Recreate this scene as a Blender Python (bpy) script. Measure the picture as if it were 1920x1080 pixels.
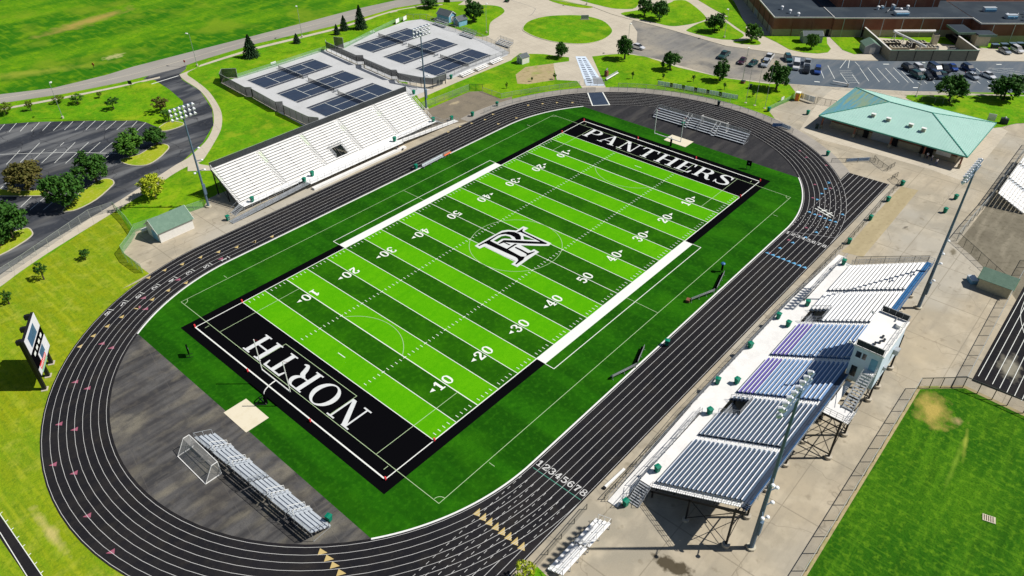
import bpy, bmesh, math, random
from mathutils import Vector, Matrix
R = math.radians
random.seed(7)
for _o in list(bpy.data.objects): bpy.data.objects.remove(_o)
scene = bpy.context.scene
col = scene.collection
# ---------------------------------------------------------------- camera
cam = bpy.data.cameras.new('camera')
co = bpy.data.objects.new('camera', cam); col.objects.link(co)
cam.sensor_width = 36.0
cam.lens = 26.292
cam.clip_start = 1; cam.clip_end = 4000
_r, _u, _f = ((0.660454, -0.750853, -0.004526), (0.453164, 0.393785, 0.799735), (0.598701, 0.530239, -0.600336))
_m = Matrix(((_r[0], _u[0], -_f[0]), (_r[1], _u[1], -_f[1]), (_r[2], _u[2], -_f[2])))
co.matrix_world = Matrix.Translation((-92.429, -80.825, 81.52)) @ _m.to_4x4()
scene.camera = co
# ---------------------------------------------------------------- sky, sun, exposure
SUN_EL = R(49.5); SD = Vector((0.663*math.cos(SUN_EL), -0.749*math.cos(SUN_EL), math.sin(SUN_EL)))
w = bpy.data.worlds.new('World'); scene.world = w; w.use_nodes = True
nt = w.node_tree; nt.nodes.clear()
sky = nt.nodes.new('ShaderNodeTexSky'); sky.sky_type = 'NISHITA'; sky.sun_disc = False
sky.sun_elevation = SUN_EL; sky.sun_rotation = math.atan2(SD.x, SD.y)
sky.air_density = 1.0; sky.dust_density = 0.6; sky.ozone_density = 1.5
bg = nt.nodes.new('ShaderNodeBackground'); bg.inputs['Strength'].default_value = 0.05
wo = nt.nodes.new('ShaderNodeOutputWorld')
nt.links.new(sky.outputs[0], bg.inputs[0]); nt.links.new(bg.outputs[0], wo.inputs[0])
sl = bpy.data.lights.new('sun', 'SUN'); sl.energy = 5.0; sl.angle = R(0.5); sl.color = (1.0, 0.955, 0.88)
so = bpy.data.objects.new('sun', sl); col.objects.link(so)
so.rotation_euler = SD.to_track_quat('Z', 'Y').to_euler(); so.location = (60, -60, 120)
scene.view_settings.view_transform = 'Standard'; scene.view_settings.look = 'None'
scene.view_settings.exposure = 0.12; scene.view_settings.gamma = 1.0
# ---------------------------------------------------------------- materials
def srgb(r, g, b):
    f = lambda c: (c/255/12.92) if c/255 <= .04045 else ((c/255+.055)/1.055)**2.4
    return (f(r), f(g), f(b), 1.0)
def c4(c): return tuple(c) if len(c) == 4 else (*c, 1.0)
def newmat(name, rough=.8, metal=0.0, spec=.3):
    m = bpy.data.materials.new(name); m.use_nodes = True
    b = m.node_tree.nodes['Principled BSDF']
    b.inputs['Roughness'].default_value = rough; b.inputs['Metallic'].default_value = metal
    b.inputs['Specular IOR Level'].default_value = spec
    return m, m.node_tree, b
def layered(name, base, layers, rough=.85, metal=0., spec=.25, world=True, bump=None):
    """base colour plus layers: (kind, scale, rot, lo, hi, colour, strength[, extra])"""
    m, nt, b = newmat(name, rough, metal, spec)
    N = nt.nodes.new; K = nt.links.new
    if world: pos = N('ShaderNodeNewGeometry').outputs['Position']
    else: pos = N('ShaderNodeTexCoord').outputs['Object']
    cur = None
    def mixin(fac, colour):
        nonlocal cur
        mx = N('ShaderNodeMix'); mx.data_type = 'RGBA'; mx.clamp_factor = True
        K(fac, mx.inputs[0])
        if cur is None: mx.inputs[6].default_value = c4(base)
        else: K(cur, mx.inputs[6])
        mx.inputs[7].default_value = c4(colour); cur = mx.outputs[2]
    for ly in layers:
        kind, sc, rot, lo, hi, colour, st = ly[:7]
        mp = N('ShaderNodeMapping'); K(pos, mp.inputs[0])
        sc = (sc,)*3 if not isinstance(sc, (tuple, list)) else (sc[0], sc[1], sc[2] if len(sc) > 2 else sc[0])
        if kind == 'blob':      # sc = (cx, cy, rx, ry): an ellipse with a ragged edge
            cx, cy, rx, ry = ly[1]
            s1 = N('ShaderNodeVectorMath'); s1.operation = 'SUBTRACT'; K(pos, s1.inputs[0]); s1.inputs[1].default_value = (cx, cy, 0)
            mp.inputs['Rotation'].default_value = (0, 0, -rot); mp.inputs['Scale'].default_value = (1, 1, 0)
            K(s1.outputs[0], mp.inputs[0])
            s2 = N('ShaderNodeVectorMath'); s2.operation = 'MULTIPLY'; K(mp.outputs[0], s2.inputs[0]); s2.inputs[1].default_value = (1/rx, 1/ry, 0)
            ln = N('ShaderNodeVectorMath'); ln.operation = 'LENGTH'; K(s2.outputs[0], ln.inputs[0])
            nz = N('ShaderNodeTexNoise'); nz.inputs['Scale'].default_value = ly[7] if len(ly) > 7 else .6; nz.inputs['Detail'].default_value = 6
            K(pos, nz.inputs['Vector'])
            ad = N('ShaderNodeMath'); ad.operation = 'MULTIPLY_ADD'; K(nz.outputs[0], ad.inputs[0]); ad.inputs[1].default_value = 1.4; K(ln.outputs['Value'], ad.inputs[2])
            mr = N('ShaderNodeMapRange'); K(ad.outputs[0], mr.inputs[0])
            mr.inputs[1].default_value = hi; mr.inputs[2].default_value = lo; mr.inputs[4].default_value = st
            mixin(mr.outputs[0], colour); continue
        mp.inputs['Rotation'].default_value = (0, 0, rot); mp.inputs['Scale'].default_value = sc
        if kind == 'noise':
            t = N('ShaderNodeTexNoise'); t.inputs['Scale'].default_value = 1; t.inputs['Detail'].default_value = ly[7] if len(ly) > 7 else 4
            K(mp.outputs[0], t.inputs['Vector']); v = t.outputs[0]
        elif kind == 'crack':
            t = N('ShaderNodeTexVoronoi'); t.feature = 'DISTANCE_TO_EDGE'; t.inputs['Scale'].default_value = 1
            nz = N('ShaderNodeTexNoise'); nz.inputs['Scale'].default_value = 3; K(mp.outputs[0], nz.inputs['Vector'])
            va = N('ShaderNodeVectorMath'); va.operation = 'MULTIPLY_ADD'; K(nz.outputs['Color'], va.inputs[0]); va.inputs[1].default_value = (.35,)*3; K(mp.outputs[0], va.inputs[2])
            K(va.outputs[0], t.inputs['Vector']); v = t.outputs['Distance']
        elif kind == 'joint':   # slab joints: a brick grid without offset
            t = N('ShaderNodeTexBrick'); t.offset = 0; t.inputs['Scale'].default_value = 1
            t.inputs['Mortar Size'].default_value = ly[7] if len(ly) > 7 else .03; t.inputs['Mortar Smooth'].default_value = .2
            t.inputs['Brick Width'].default_value = 1; t.inputs['Row Height'].default_value = 1
            K(mp.outputs[0], t.inputs['Vector']); v = t.outputs['Fac']
        elif kind == 'wave':
            t = N('ShaderNodeTexWave'); t.inputs['Scale'].default_value = 1; t.inputs['Distortion'].default_value = ly[7] if len(ly) > 7 else 1.5
            t.inputs['Detail'].default_value = 2; K(mp.outputs[0], t.inputs['Vector']); v = t.outputs['Fac']
        mr = N('ShaderNodeMapRange'); K(v, mr.inputs[0]); mr.inputs[1].default_value = lo; mr.inputs[2].default_value = hi
        mr.inputs[4].default_value = st
        mixin(mr.outputs[0], colour)
    if cur is None: b.inputs['Base Color'].default_value = c4(base)
    else: K(cur, b.inputs['Base Color'])
    if bump:
        nz = N('ShaderNodeTexNoise'); nz.inputs['Scale'].default_value = bump[0]; nz.inputs['Detail'].default_value = 4
        K(pos, nz.inputs['Vector'])
        bp = N('ShaderNodeBump'); bp.inputs['Strength'].default_value = bump[1]; bp.inputs['Distance'].default_value = bump[2]
        K(nz.outputs[0], bp.inputs['Height']); K(bp.outputs[0], b.inputs['Normal'])
    return m
def simple(name, c, rough=.6, metal=0., spec=.3, var=.12, vs=2.0):
    d = tuple(x*(1-2*var) for x in c[:3]); l = tuple(min(1, x*(1+var)) for x in c[:3])
    return layered(name, c, [('noise', vs, 0, .4, .65, d, .8), ('noise', vs*6, .3, .45, .7, l, .6)], rough, metal, spec, world=False)
def see_through(name, c, a):
    """woven wire or netting: a share of it is open"""
    m, nt, b = newmat(name, .6); b.inputs['Base Color'].default_value = c4(c)
    t = nt.nodes.new('ShaderNodeBsdfTransparent'); mx = nt.nodes.new('ShaderNodeMixShader')
    ch = nt.nodes.new('ShaderNodeTexNoise'); ch.inputs['Scale'].default_value = 1.5
    mr = nt.nodes.new('ShaderNodeMapRange'); mr.inputs[3].default_value = a*.8; mr.inputs[4].default_value = min(1, a*1.2)
    nt.links.new(ch.outputs[0], mr.inputs[0]); nt.links.new(mr.outputs[0], mx.inputs[0])
    nt.links.new(t.outputs[0], mx.inputs[1]); nt.links.new(b.outputs[0], mx.inputs[2])
    nt.links.new(mx.outputs[0], nt.nodes['Material Output'].inputs[0]); return m

G1 = (.085, .27, .006); G2 = (.2, .35, .006); G3 = (.03, .14, .005); YEL = (.3, .36, .02); TAN = (.42, .33, .13)
M = {}
M['lawn'] = layered('lawn', G1, [('noise', .035, 0, .42, .62, G2, .75), ('noise', .09, 1, .5, .66, G3, .6), ('noise', (.5, .06), .3, .45, .7, G2, .45),
    ('noise', .22, 0, .5, .66, G3, .45), ('noise', .5, 0, .52, .72, YEL, .45), ('noise', 1.3, 0, .48, .68, G3, .6, 6), ('noise', 5, 0, .48, .68, G2, .55), ('noise', .14, 2, .56, .68, YEL, .5)], spec=.04, bump=(3, .5, .15))
M['field_grass'] = layered('field_grass', (.028, .14, .004), [('noise', (.012, .05), -.2, .45, .6, (.12, .28, .006), .85), ('noise', (.03, .09), .1, .52, .68, (.02, .14, .005), .7),
    ('noise', .25, 0, .5, .68, G2, .5), ('noise', 1.1, 0, .48, .68, G3, .6, 6), ('noise', .07, 2, .52, .66, (.18, .27, .015), .6), ('noise', (.9, .12), .15, .52, .66, (.16, .28, .01), .4),
    ('blob', (8.19, 205.07, 26, 6.5), 0.231, .8, 1.5, (.36, .27, .07), .85, .25),
    ('blob', (-2.26, 163.82, 5, 3), 0, 1.0, 1.5, (.45, .42, .2), .7, .8),
    ('blob', (-28.41, 171.01, 40, 4), -0.459, .8, 1.6, (.3, .33, .04), .6, .3)], spec=.04, bump=(3, .5, .15))
M['west_lawn'] = layered('west_lawn', (.22, .27, .007), [('noise', .05, 0, .42, .6, (.14, .27, .01), .75), ('noise', .16, 0, .48, .66, (.12, .2, .01), .5), ('noise', (1.1, .05), .95, .5, .66, (.36, .4, .02), .5), ('noise', (.5, .08), .95, .48, .66, (.12, .27, .008), .5),
    ('noise', .4, 0, .5, .68, (.4, .4, .06), .4), ('noise', 1.3, 0, .48, .68, (.09, .17, .008), .65, 6), ('noise', 5, 0, .48, .68, (.32, .37, .015), .5), ('noise', (2.2, .25), -.5, .52, .66, (.12, .22, .01), .4),
    ('blob', (-88.39, 1.11, 8, 1.0), -1.579, .8, 1.5, (.5, .42, .16), .8, .5)], spec=.04, bump=(3, .5, .15))
M['practice_grass'] = layered('practice_grass', (.026, .108, .004), [('noise', .07, 0, .45, .65, (.06, .17, .005), .8), ('noise', (.06, .55), 3.086, .52, .66, (.09, .23, .008), .6), ('noise', (.06, .9), 0, .52, .66, (.012, .06, .003), .5), ('noise', .35, 0, .5, .7, (.02, .1, .004), .5), ('noise', (.12, .6), .1, .5, .7, (.02, .1, .004), .6),
    ('noise', 1.2, 0, .5, .68, (.12, .26, .01), .6, 6), ('noise', 4, 0, .48, .68, (.012, .06, .003), .6), ('noise', (2, .3), -.6, .54, .68, (.1, .24, .01), .4),
    ('blob', (7.13, -76.09, 5.2, 3.4), .3, .9, 1.55, (.4, .31, .08), .95, .6),
    ('blob', (-0.86, -81.5, 9, .55), -3.086, .7, 1.5, (.2, .33, .03), .6, .6), ('blob', (3.61, -81.5, 5, .5), -2.966, .7, 1.5, (.36, .4, .06), .7, .6),
    ('blob', (7.2, -79.41, 1.4, 1.0), 0, .7, 1.5, (.34, .26, .12), .9, 1)], spec=.04, bump=(3, .5, .15))
M['island_grass'] = layered('island_grass', (.3, .36, .02), [('noise', .2, 0, .45, .65, (.16, .3, .01), .7), ('noise', 1.2, 0, .5, .7, (.45, .42, .1), .5), ('noise', 6, 0, .5, .8, (.1, .18, .01), .4)], spec=.04, bump=(3, .5, .15))
M['turf'] = layered('turf', (.0095, .066, .002), [('noise', (.25, .03), .8, .42, .62, (.02, .13, .003), .8), ('noise', .8, .8, .48, .66, (.007, .06, .002), .55, 6), ('noise', .12, 0, .5, .7, (.034, .17, .003), .5), ('noise', 5, 0, .45, .7, (.01, .085, .003), .6), ('noise', 1.5, 0, .5, .75, (.045, .21, .006), .35)], spec=.03, rough=.9, bump=(8, .4, .05))
M['turf_light'] = layered('turf_light', (.08, .345, .002), [('noise', .12, 0, .45, .65, (.11, .39, .003), .7), ('noise', (.06, .8), 0, .5, .66, (.06, .29, .002), .45), ('noise', 5, 0, .45, .7, (.045, .27, .0), .5), ('noise', 1.2, 0, .5, .75, (.12, .41, .003), .5)], spec=.03, rough=.9, bump=(8, .4, .05))
M['turf_dark'] = layered('turf_dark', (.015, .087, .002), [('noise', .15, 0, .45, .65, (.03, .15, .002), .7), ('noise', 5, 0, .45, .7, (.01, .08, .002), .6), ('noise', 1.2, 0, .5, .75, (.045, .2, .004), .4)], spec=.03, rough=.9, bump=(8, .4, .05))
M['turf_black'] = layered('turf_black', (.003, .003, .004), [('noise', 4, 0, .5, .7, (.003, .003, .004), .6)], spec=.0, rough=.9)
M['paint'] = layered('line_paint', (.74, .76, .72), [('noise', 3, 0, .5, .75, (.6, .62, .56), .6)], spec=.1)
M['letter_paint'] = layered('letter_paint', (.6, .62, .62), [('noise', 2, 0, .45, .7, (.5, .52, .52), .6), ('noise', 8, 0, .5, .7, (.68, .7, .7), .5)], spec=.1)
M['lane_paint'] = layered('lane_paint', (.55, .55, .54), [('noise', .4, 0, .5, .7, (.38, .38, .37), .7)], spec=.05)
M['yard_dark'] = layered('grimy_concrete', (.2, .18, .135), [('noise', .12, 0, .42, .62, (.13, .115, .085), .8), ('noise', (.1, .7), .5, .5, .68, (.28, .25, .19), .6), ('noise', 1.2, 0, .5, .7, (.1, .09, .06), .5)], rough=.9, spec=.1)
M['old_slab'] = layered('yellowed_slab', (.36, .3, .18), [('noise', (.1, .6), .5, .45, .66, (.44, .37, .23), .7), ('noise', 1.2, 0, .5, .7, (.27, .22, .13), .5)], rough=.9, spec=.1)
M['thin_paint'] = layered('thin_paint', (.42, .55, .32), [('noise', 3, 0, .5, .75, (.3, .45, .25), .5)], spec=.1)
M['grey_paint'] = layered('grey_line_paint', (.3, .3, .31), [('noise', .7, 0, .5, .75, (.2, .2, .21), .7)], spec=.1)
M['yellow_paint'] = layered('marker_yellow', (.5, .38, .16), [('noise', 3, 0, .5, .75, (.5, .38, .16), .5)], spec=.1)
M['pink_paint'] = layered('marker_pink', (.32, .1, .15), [('noise', 3, 0, .5, .75, (.3, .1, .15), .5)], spec=.1)
M['blue_paint'] = layered('marker_blue', (.12, .36, .6), [('noise', 3, 0, .5, .75, (.1, .28, .5), .5)], spec=.1)
M['green_paint'] = layered('marker_green', (.06, .22, .16), [], spec=.1)
M['track'] = layered('track_rubber', (.013, .013, .016), [('noise', .05, 0, .42, .62, (.02, .019, .022), .8), ('noise', (.03, .5), 0, .5, .68, (.03, .027, .026), .6),
    ('noise', .3, .4, .55, .75, (.034, .03, .026), .6), ('noise', 9, 0, .45, .7, (.007, .007, .009), .5), ('noise', 1.7, 0, .58, .75, (.045, .04, .034), .35), ('noise', .6, 5, .5, .68, (.022, .021, .021), .5), ('blob', (24.68, -82.18, 5, 2.2), .2, 1.0, 1.5, (.3, .28, .22), .75, .6)], rough=.9, spec=.06)
M['apron'] = layered('stained_asphalt', (.1, .097, .095), [('noise', (.05, .6), .75, .44, .62, (.028, .028, .031), .85), ('noise', (.12, .35), -.4, .5, .66, (.2, .18, .135), .7), ('noise', .5, 3, .5, .66, (.05, .049, .05), .6), ('noise', .12, 0, .5, .7, (.035, .032, .034), .7),
    ('noise', .9, 0, .5, .75, (.14, .125, .1), .4), ('joint', (.12, .12), .2, 0, 1, (.12, .11, .1), .3, .008), ('noise', 6, 0, .45, .75, (.03, .03, .03), .4)], rough=.9)
M['apron_dark'] = layered('dark_asphalt_infield', (.02, .02, .023), [('noise', (.06, .4), .5, .45, .64, (.045, .043, .045), .8), ('noise', (.1, .4), -.6, .55, .7, (.08, .075, .066), .5), ('noise', 1.1, 0, .52, .75, (.055, .052, .05), .4), ('noise', 6, 0, .45, .75, (.012, .012, .014), .4)], rough=.85)
M['concrete'] = layered('tan_concrete', (.4, .345, .255), [('noise', .06, 0, .42, .62, (.29, .265, .21), .85), ('noise', .25, 1, .48, .66, (.49, .43, .325), .7), ('noise', 1.1, 0, .5, .7, (.33, .29, .22), .5), ('noise', .03, 4, .5, .6, (.42, .4, .35), .6), ('joint', (.085, .12), 0, 0, 1, (.2, .175, .13), .6, .009),
    ('noise', (.12, .7), .4, .52, .7, (.27, .24, .19), .5), ('crack', .07, .3, .006, .0, (.12, .1, .075), .4), ('noise', .5, 3, .62, .7, (.2, .17, .12), .5), ('noise', 6, 0, .45, .75, (.42, .37, .29), .3),
    ('blob', (-40.62, -60.6, 3.4, 1.6), -1.332, 1.2, 1.5, (.05, .038, .02), .9, .9),
    ('blob', (16.69, -71.12, 9, 5), .2, .7, 1.8, (.5, .42, .29), .6, .3),
    ('blob', (53.33, -65.49, 2.2, 1.2), .2, .9, 1.4, (.13, .11, .07), .8, 1.2),
    ('blob', (56.35, -55.48, 1.6, .5), -.3, 1.0, 1.3, (.1, .09, .07), .8, 1)], rough=.9, spec=.15)
M['walk'] = layered('pale_concrete', (.5, .45, .36), [('noise', .12, 0, .45, .65, (.42, .375, .3), .7), ('noise', 1, 0, .5, .75, (.56, .51, .42), .5), ('joint', (.33, .33), .3, 0, 1, (.3, .27, .22), .55, .02), ('noise', 6, 0, .5, .75, (.4, .36, .3), .4)], rough=.9, spec=.15)
M['ring_walk'] = layered('grey_concrete_path', (.33, .305, .27), [('noise', .2, 0, .45, .65, (.25, .23, .2), .7), ('joint', (.4, .4), .1, 0, 1, (.2, .18, .15), .4, .02), ('noise', 3, 0, .5, .75, (.38, .35, .31), .5)], rough=.9, spec=.15)
M['road'] = layered('grey_road', (.3, .285, .255), [('noise', .06, 0, .45, .62, (.25, .235, .21), .7), ('noise', (.04, .6), 0, .5, .66, (.36, .34, .305), .5), ('noise', 3, 0, .5, .75, (.24, .225, .2), .4)], rough=.9, spec=.15)
M['old_asphalt'] = layered('old_asphalt', (.2, .195, .185), [('noise', .05, .3, .42, .6, (.36, .32, .25), .8), ('noise', .12, 1, .5, .66, (.12, .12, .12), .8), ('noise', (.05, .5), -.95, .48, .68, (.27, .255, .22), .6), ('noise', 1.2, 0, .55, .72, (.13, .12, .11), .5)], rough=.9, spec=.15)
M['lot'] = layered('blue_grey_asphalt', (.1, .125, .155), [('noise', .05, 0, .42, .62, (.07, .095, .12), .8), ('noise', (.05, .5), -.95, .5, .7, (.17, .18, .19), .6), ('noise', 1.2, 0, .55, .72, (.15, .16, .17), .4), ('noise', 6, 0, .5, .75, (.07, .085, .1), .4)], rough=.85)
M['lot_west'] = layered('dark_lot_asphalt', (.036, .041, .052), [('noise', .07, 0, .45, .62, (.018, .021, .028), .8), ('noise', (.05, .25), .9, .48, .64, (.16, .165, .17), .8), ('noise', (.04, .2), .2, .54, .7, (.12, .12, .118), .6), ('noise', 1.2, 0, .55, .72, (.08, .08, .083), .5), ('crack', .11, 0, .012, .0, (.01, .01, .012), .8)], rough=.8)
M['sand_pad'] = layered('cream_pad', (.66, .6, .46), [('noise', .8, 0, .5, .7, (.6, .53, .38), .6)], rough=.9)
M['kerb'] = layered('kerb_concrete', (.5, .46, .36), [('noise', 1.5, 0, .5, .7, (.42, .38, .3), .6)], rough=.9)
M['dirt'] = layered('straw_dirt', (.36, .29, .16), [('noise', (2, .3), .4, .45, .7, (.45, .37, .2), .7), ('noise', .8, 0, .5, .7, (.24, .2, .09), .6), ('noise', .3, 0, .55, .7, (.2, .3, .03), .6)], rough=.95)
M['patch'] = layered('brown_asphalt_patch', (.2, .17, .125), [('noise', .3, 0, .45, .65, (.15, .13, .1), .7), ('noise', 2, 0, .5, .7, (.26, .22, .16), .5), ('blob', (41.47, 58.05, 2.4, 1.2), 0, 1.0, 1.5, (.42, .35, .22), .8, 1)], rough=.95)
M['tennis_grey'] = layered('tennis_surround', (.5, .51, .52), [('noise', .15, 0, .45, .65, (.42, .43, .43), .6), ('noise', 1.5, 0, .55, .72, (.3, .31, .31), .4)], rough=.8)
M['tennis_blue'] = layered('tennis_court_blue', (.025, .042, .078), [('noise', .3, .5, .45, .68, (.036, .048, .082), .7), ('noise', (.3, 2), .6, .5, .72, (.015, .022, .045), .6), ('noise', 2, 0, .55, .75, (.05, .062, .09), .3)], rough=.75)
M['tennis_edge'] = layered('tennis_alley', (.055, .062, .085), [('noise', .5, 0, .5, .7, (.07, .078, .1), .6)], rough=.75)
M['white'] = simple('white_metal', (.78, .78, .76), .5, var=.05)
M['galv'] = simple('galvanised_steel', (.42, .44, .46), .45, .5, .5)
M['alu'] = simple('aluminium_seat', (.6, .65, .7), .35, .3, .5, .06)
M['white_seat'] = simple('white_seat_board', (.87, .87, .86), .5, var=.04, vs=.7)
M['white_deck'] = simple('white_deck', (.74, .73, .71), .6, var=.06, vs=.5)
M['navy_and_painted_light'] = simple('navy_and_painted_light', (.028, .043, .075), .5, .0, .5, .15, .8)  # sky sheen and seat-gap shade put into this navy; plain navy elsewhere
M['sky_sheen_seat'] = simple('painted_sky_sheen_seat', (.085, .13, .2), .4, .2, .5, .12, .8)  # sky sheen on the metal seats put into the colour
M['glint_edge'] = simple('painted_glint_edge', (.88, .9, .93), .35, .2, .5, .05)  # sunlit glint along the seat fronts put into the colour
M['purple_seat'] = simple('purple_seat', (.13, .105, .38), .5, var=.12, vs=1.5)
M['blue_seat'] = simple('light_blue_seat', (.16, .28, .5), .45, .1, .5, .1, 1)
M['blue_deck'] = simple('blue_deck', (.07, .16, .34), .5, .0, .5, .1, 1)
M['blue_board'] = simple('blue_back_board', (.03, .14, .33), .45, .1, .5, .08, 1)
M['black_steel'] = simple('black_steel', (.012, .012, .014), .5)
M['dark'] = simple('dark_void', (.01, .01, .012), .9)
M['screen'] = simple('black_windscreen', (.035, .04, .045), .7, var=.2, vs=.4)
M['link'] = see_through('chain_link', (.28, .3, .3), .22)
M['link_dark'] = see_through('dark_chain_link', (.06, .065, .06), .2)
M['link_green'] = see_through('green_vinyl_link', (.22, .42, .2), .5)
M['mesh_screen'] = see_through('tennis_mesh_screen', (.03, .035, .04), .95)
M['banner'] = simple('banner_cloth', (.85, .88, .95), .6, var=.05)
M['net'] = see_through('netting', (.5, .5, .48), .3)
M['tennis_net'] = see_through('tennis_net', (.03, .03, .035), .4)
M['post'] = simple('fence_post', (.4, .42, .41), .5, .4)
M['post_dark'] = simple('dark_fence_post', (.035, .04, .035), .5)
M['post_green'] = simple('green_fence_post', (.25, .42, .22), .5)
M['pole'] = simple('blue_grey_pole', (.11, .17, .24), .5, .1)
M['lamp'] = simple('lamp_reflector', (.82, .84, .87), .4)
M['bin'] = simple('green_bin', (.0, .19, .115), .5, var=.1)
M['bin_dark'] = simple('dark_bin', (.02, .04, .035), .5)
M['red'] = simple('red_foam', (.75, .05, .06), .6)
M['orange'] = simple('orange_plastic', (.75, .17, .05), .6)
M['brick'] = layered('red_brick', (.25, .085, .05), [('noise', (6, 6, 30), 0, .4, .62, (.12, .055, .036), .7), ('noise', (.4, .4, .2), 0, .45, .65, (.27, .13, .085), .5), ('joint', (1, 1, 1), 0, 0, 1, (.1, .055, .04), .25, .03)], world=False)
M['block'] = layered('tan_block', (.33, .29, .2), [('noise', (1, 1, 4), 0, .45, .65, (.25, .22, .16), .7), ('noise', 3, 0, .5, .7, (.38, .34, .25), .4)], world=False)
M['roof_dark'] = layered('dark_membrane_roof', (.022, .034, .05), [('noise', .15, 0, .45, .65, (.045, .06, .075), .7), ('noise', .8, 0, .5, .7, (.02, .03, .04), .5)], world=False)
M['roof_green'] = layered('green_metal_roof', (.4, .62, .55), [('noise', .3, 0, .45, .65, (.36, .58, .51), .6)], rough=.45, metal=.0, spec=.5, world=False)
M['roof_trim'] = simple('green_roof_trim', (.07, .3, .23), .4)
M['shed_green'] = layered('green_shingle_roof', (.13, .21, .16), [('noise', 1.2, 0, .45, .65, (.16, .25, .19), .7), ('noise', 5, 0, .5, .7, (.08, .15, .11), .5)], world=False)
M['roof_bright_green'] = simple('ribbed_green_roof', (.045, .22, .09), .5)
M['shingle'] = simple('grey_shingle_roof', (.1, .12, .13), .8, vs=3)
M['siding_white'] = simple('white_siding', (.7, .68, .64), .6, var=.06)
M['siding_blue'] = simple('blue_siding', (.2, .42, .6), .6, var=.08)
M['siding_grey'] = simple('grey_siding', (.3, .32, .34), .6)
M['siding_tan'] = simple('tan_siding', (.5, .47, .33), .6)
M['box_wall'] = simple('press_box_wall', (.62, .72, .85), .5, var=.04)
M['roof_white'] = simple('white_membrane_roof', (.78, .77, .74), .7, var=.05, vs=.4)
M['glass'] = simple('dark_glass', (.02, .025, .03), .1, 0, .8)
M['rubber'] = simple('black_rubber', (.015, .015, .015), .7)
M['trunk'] = simple('bark', (.09, .065, .045), .9)
M['cream'] = simple('cream_metal', (.55, .5, .38), .6)
M['yellow'] = simple('yellow_paint', (.75, .5, .03), .5)
def leafmat(name, a, b, c):
    m = layered(name, a, [('noise', .9, 0, .42, .6, b, .8), ('noise', 4, .5, .5, .68, c, .6)], rough=.7, spec=.15)
    return m
M['leaf'] = leafmat('leaf_green', (.035, .11, .014), (.018, .06, .01), (.09, .2, .02))
M['leaf_mid'] = leafmat('leaf_mid_green', (.06, .16, .015), (.03, .1, .012), (.14, .27, .02))
M['leaf_olive'] = leafmat('leaf_olive', (.12, .18, .015), (.07, .11, .01), (.2, .28, .03))
M['leaf_brown'] = leafmat('leaf_brown_green', (.1, .09, .022), (.06, .07, .015), (.16, .12, .03))
M['leaf_yellow'] = leafmat('leaf_yellow_green', (.36, .42, .02), (.2, .28, .015), (.5, .52, .04))
M['leaf_dark'] = leafmat('needle_green', (.02, .055, .018), (.01, .03, .01), (.04, .09, .03))
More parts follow.
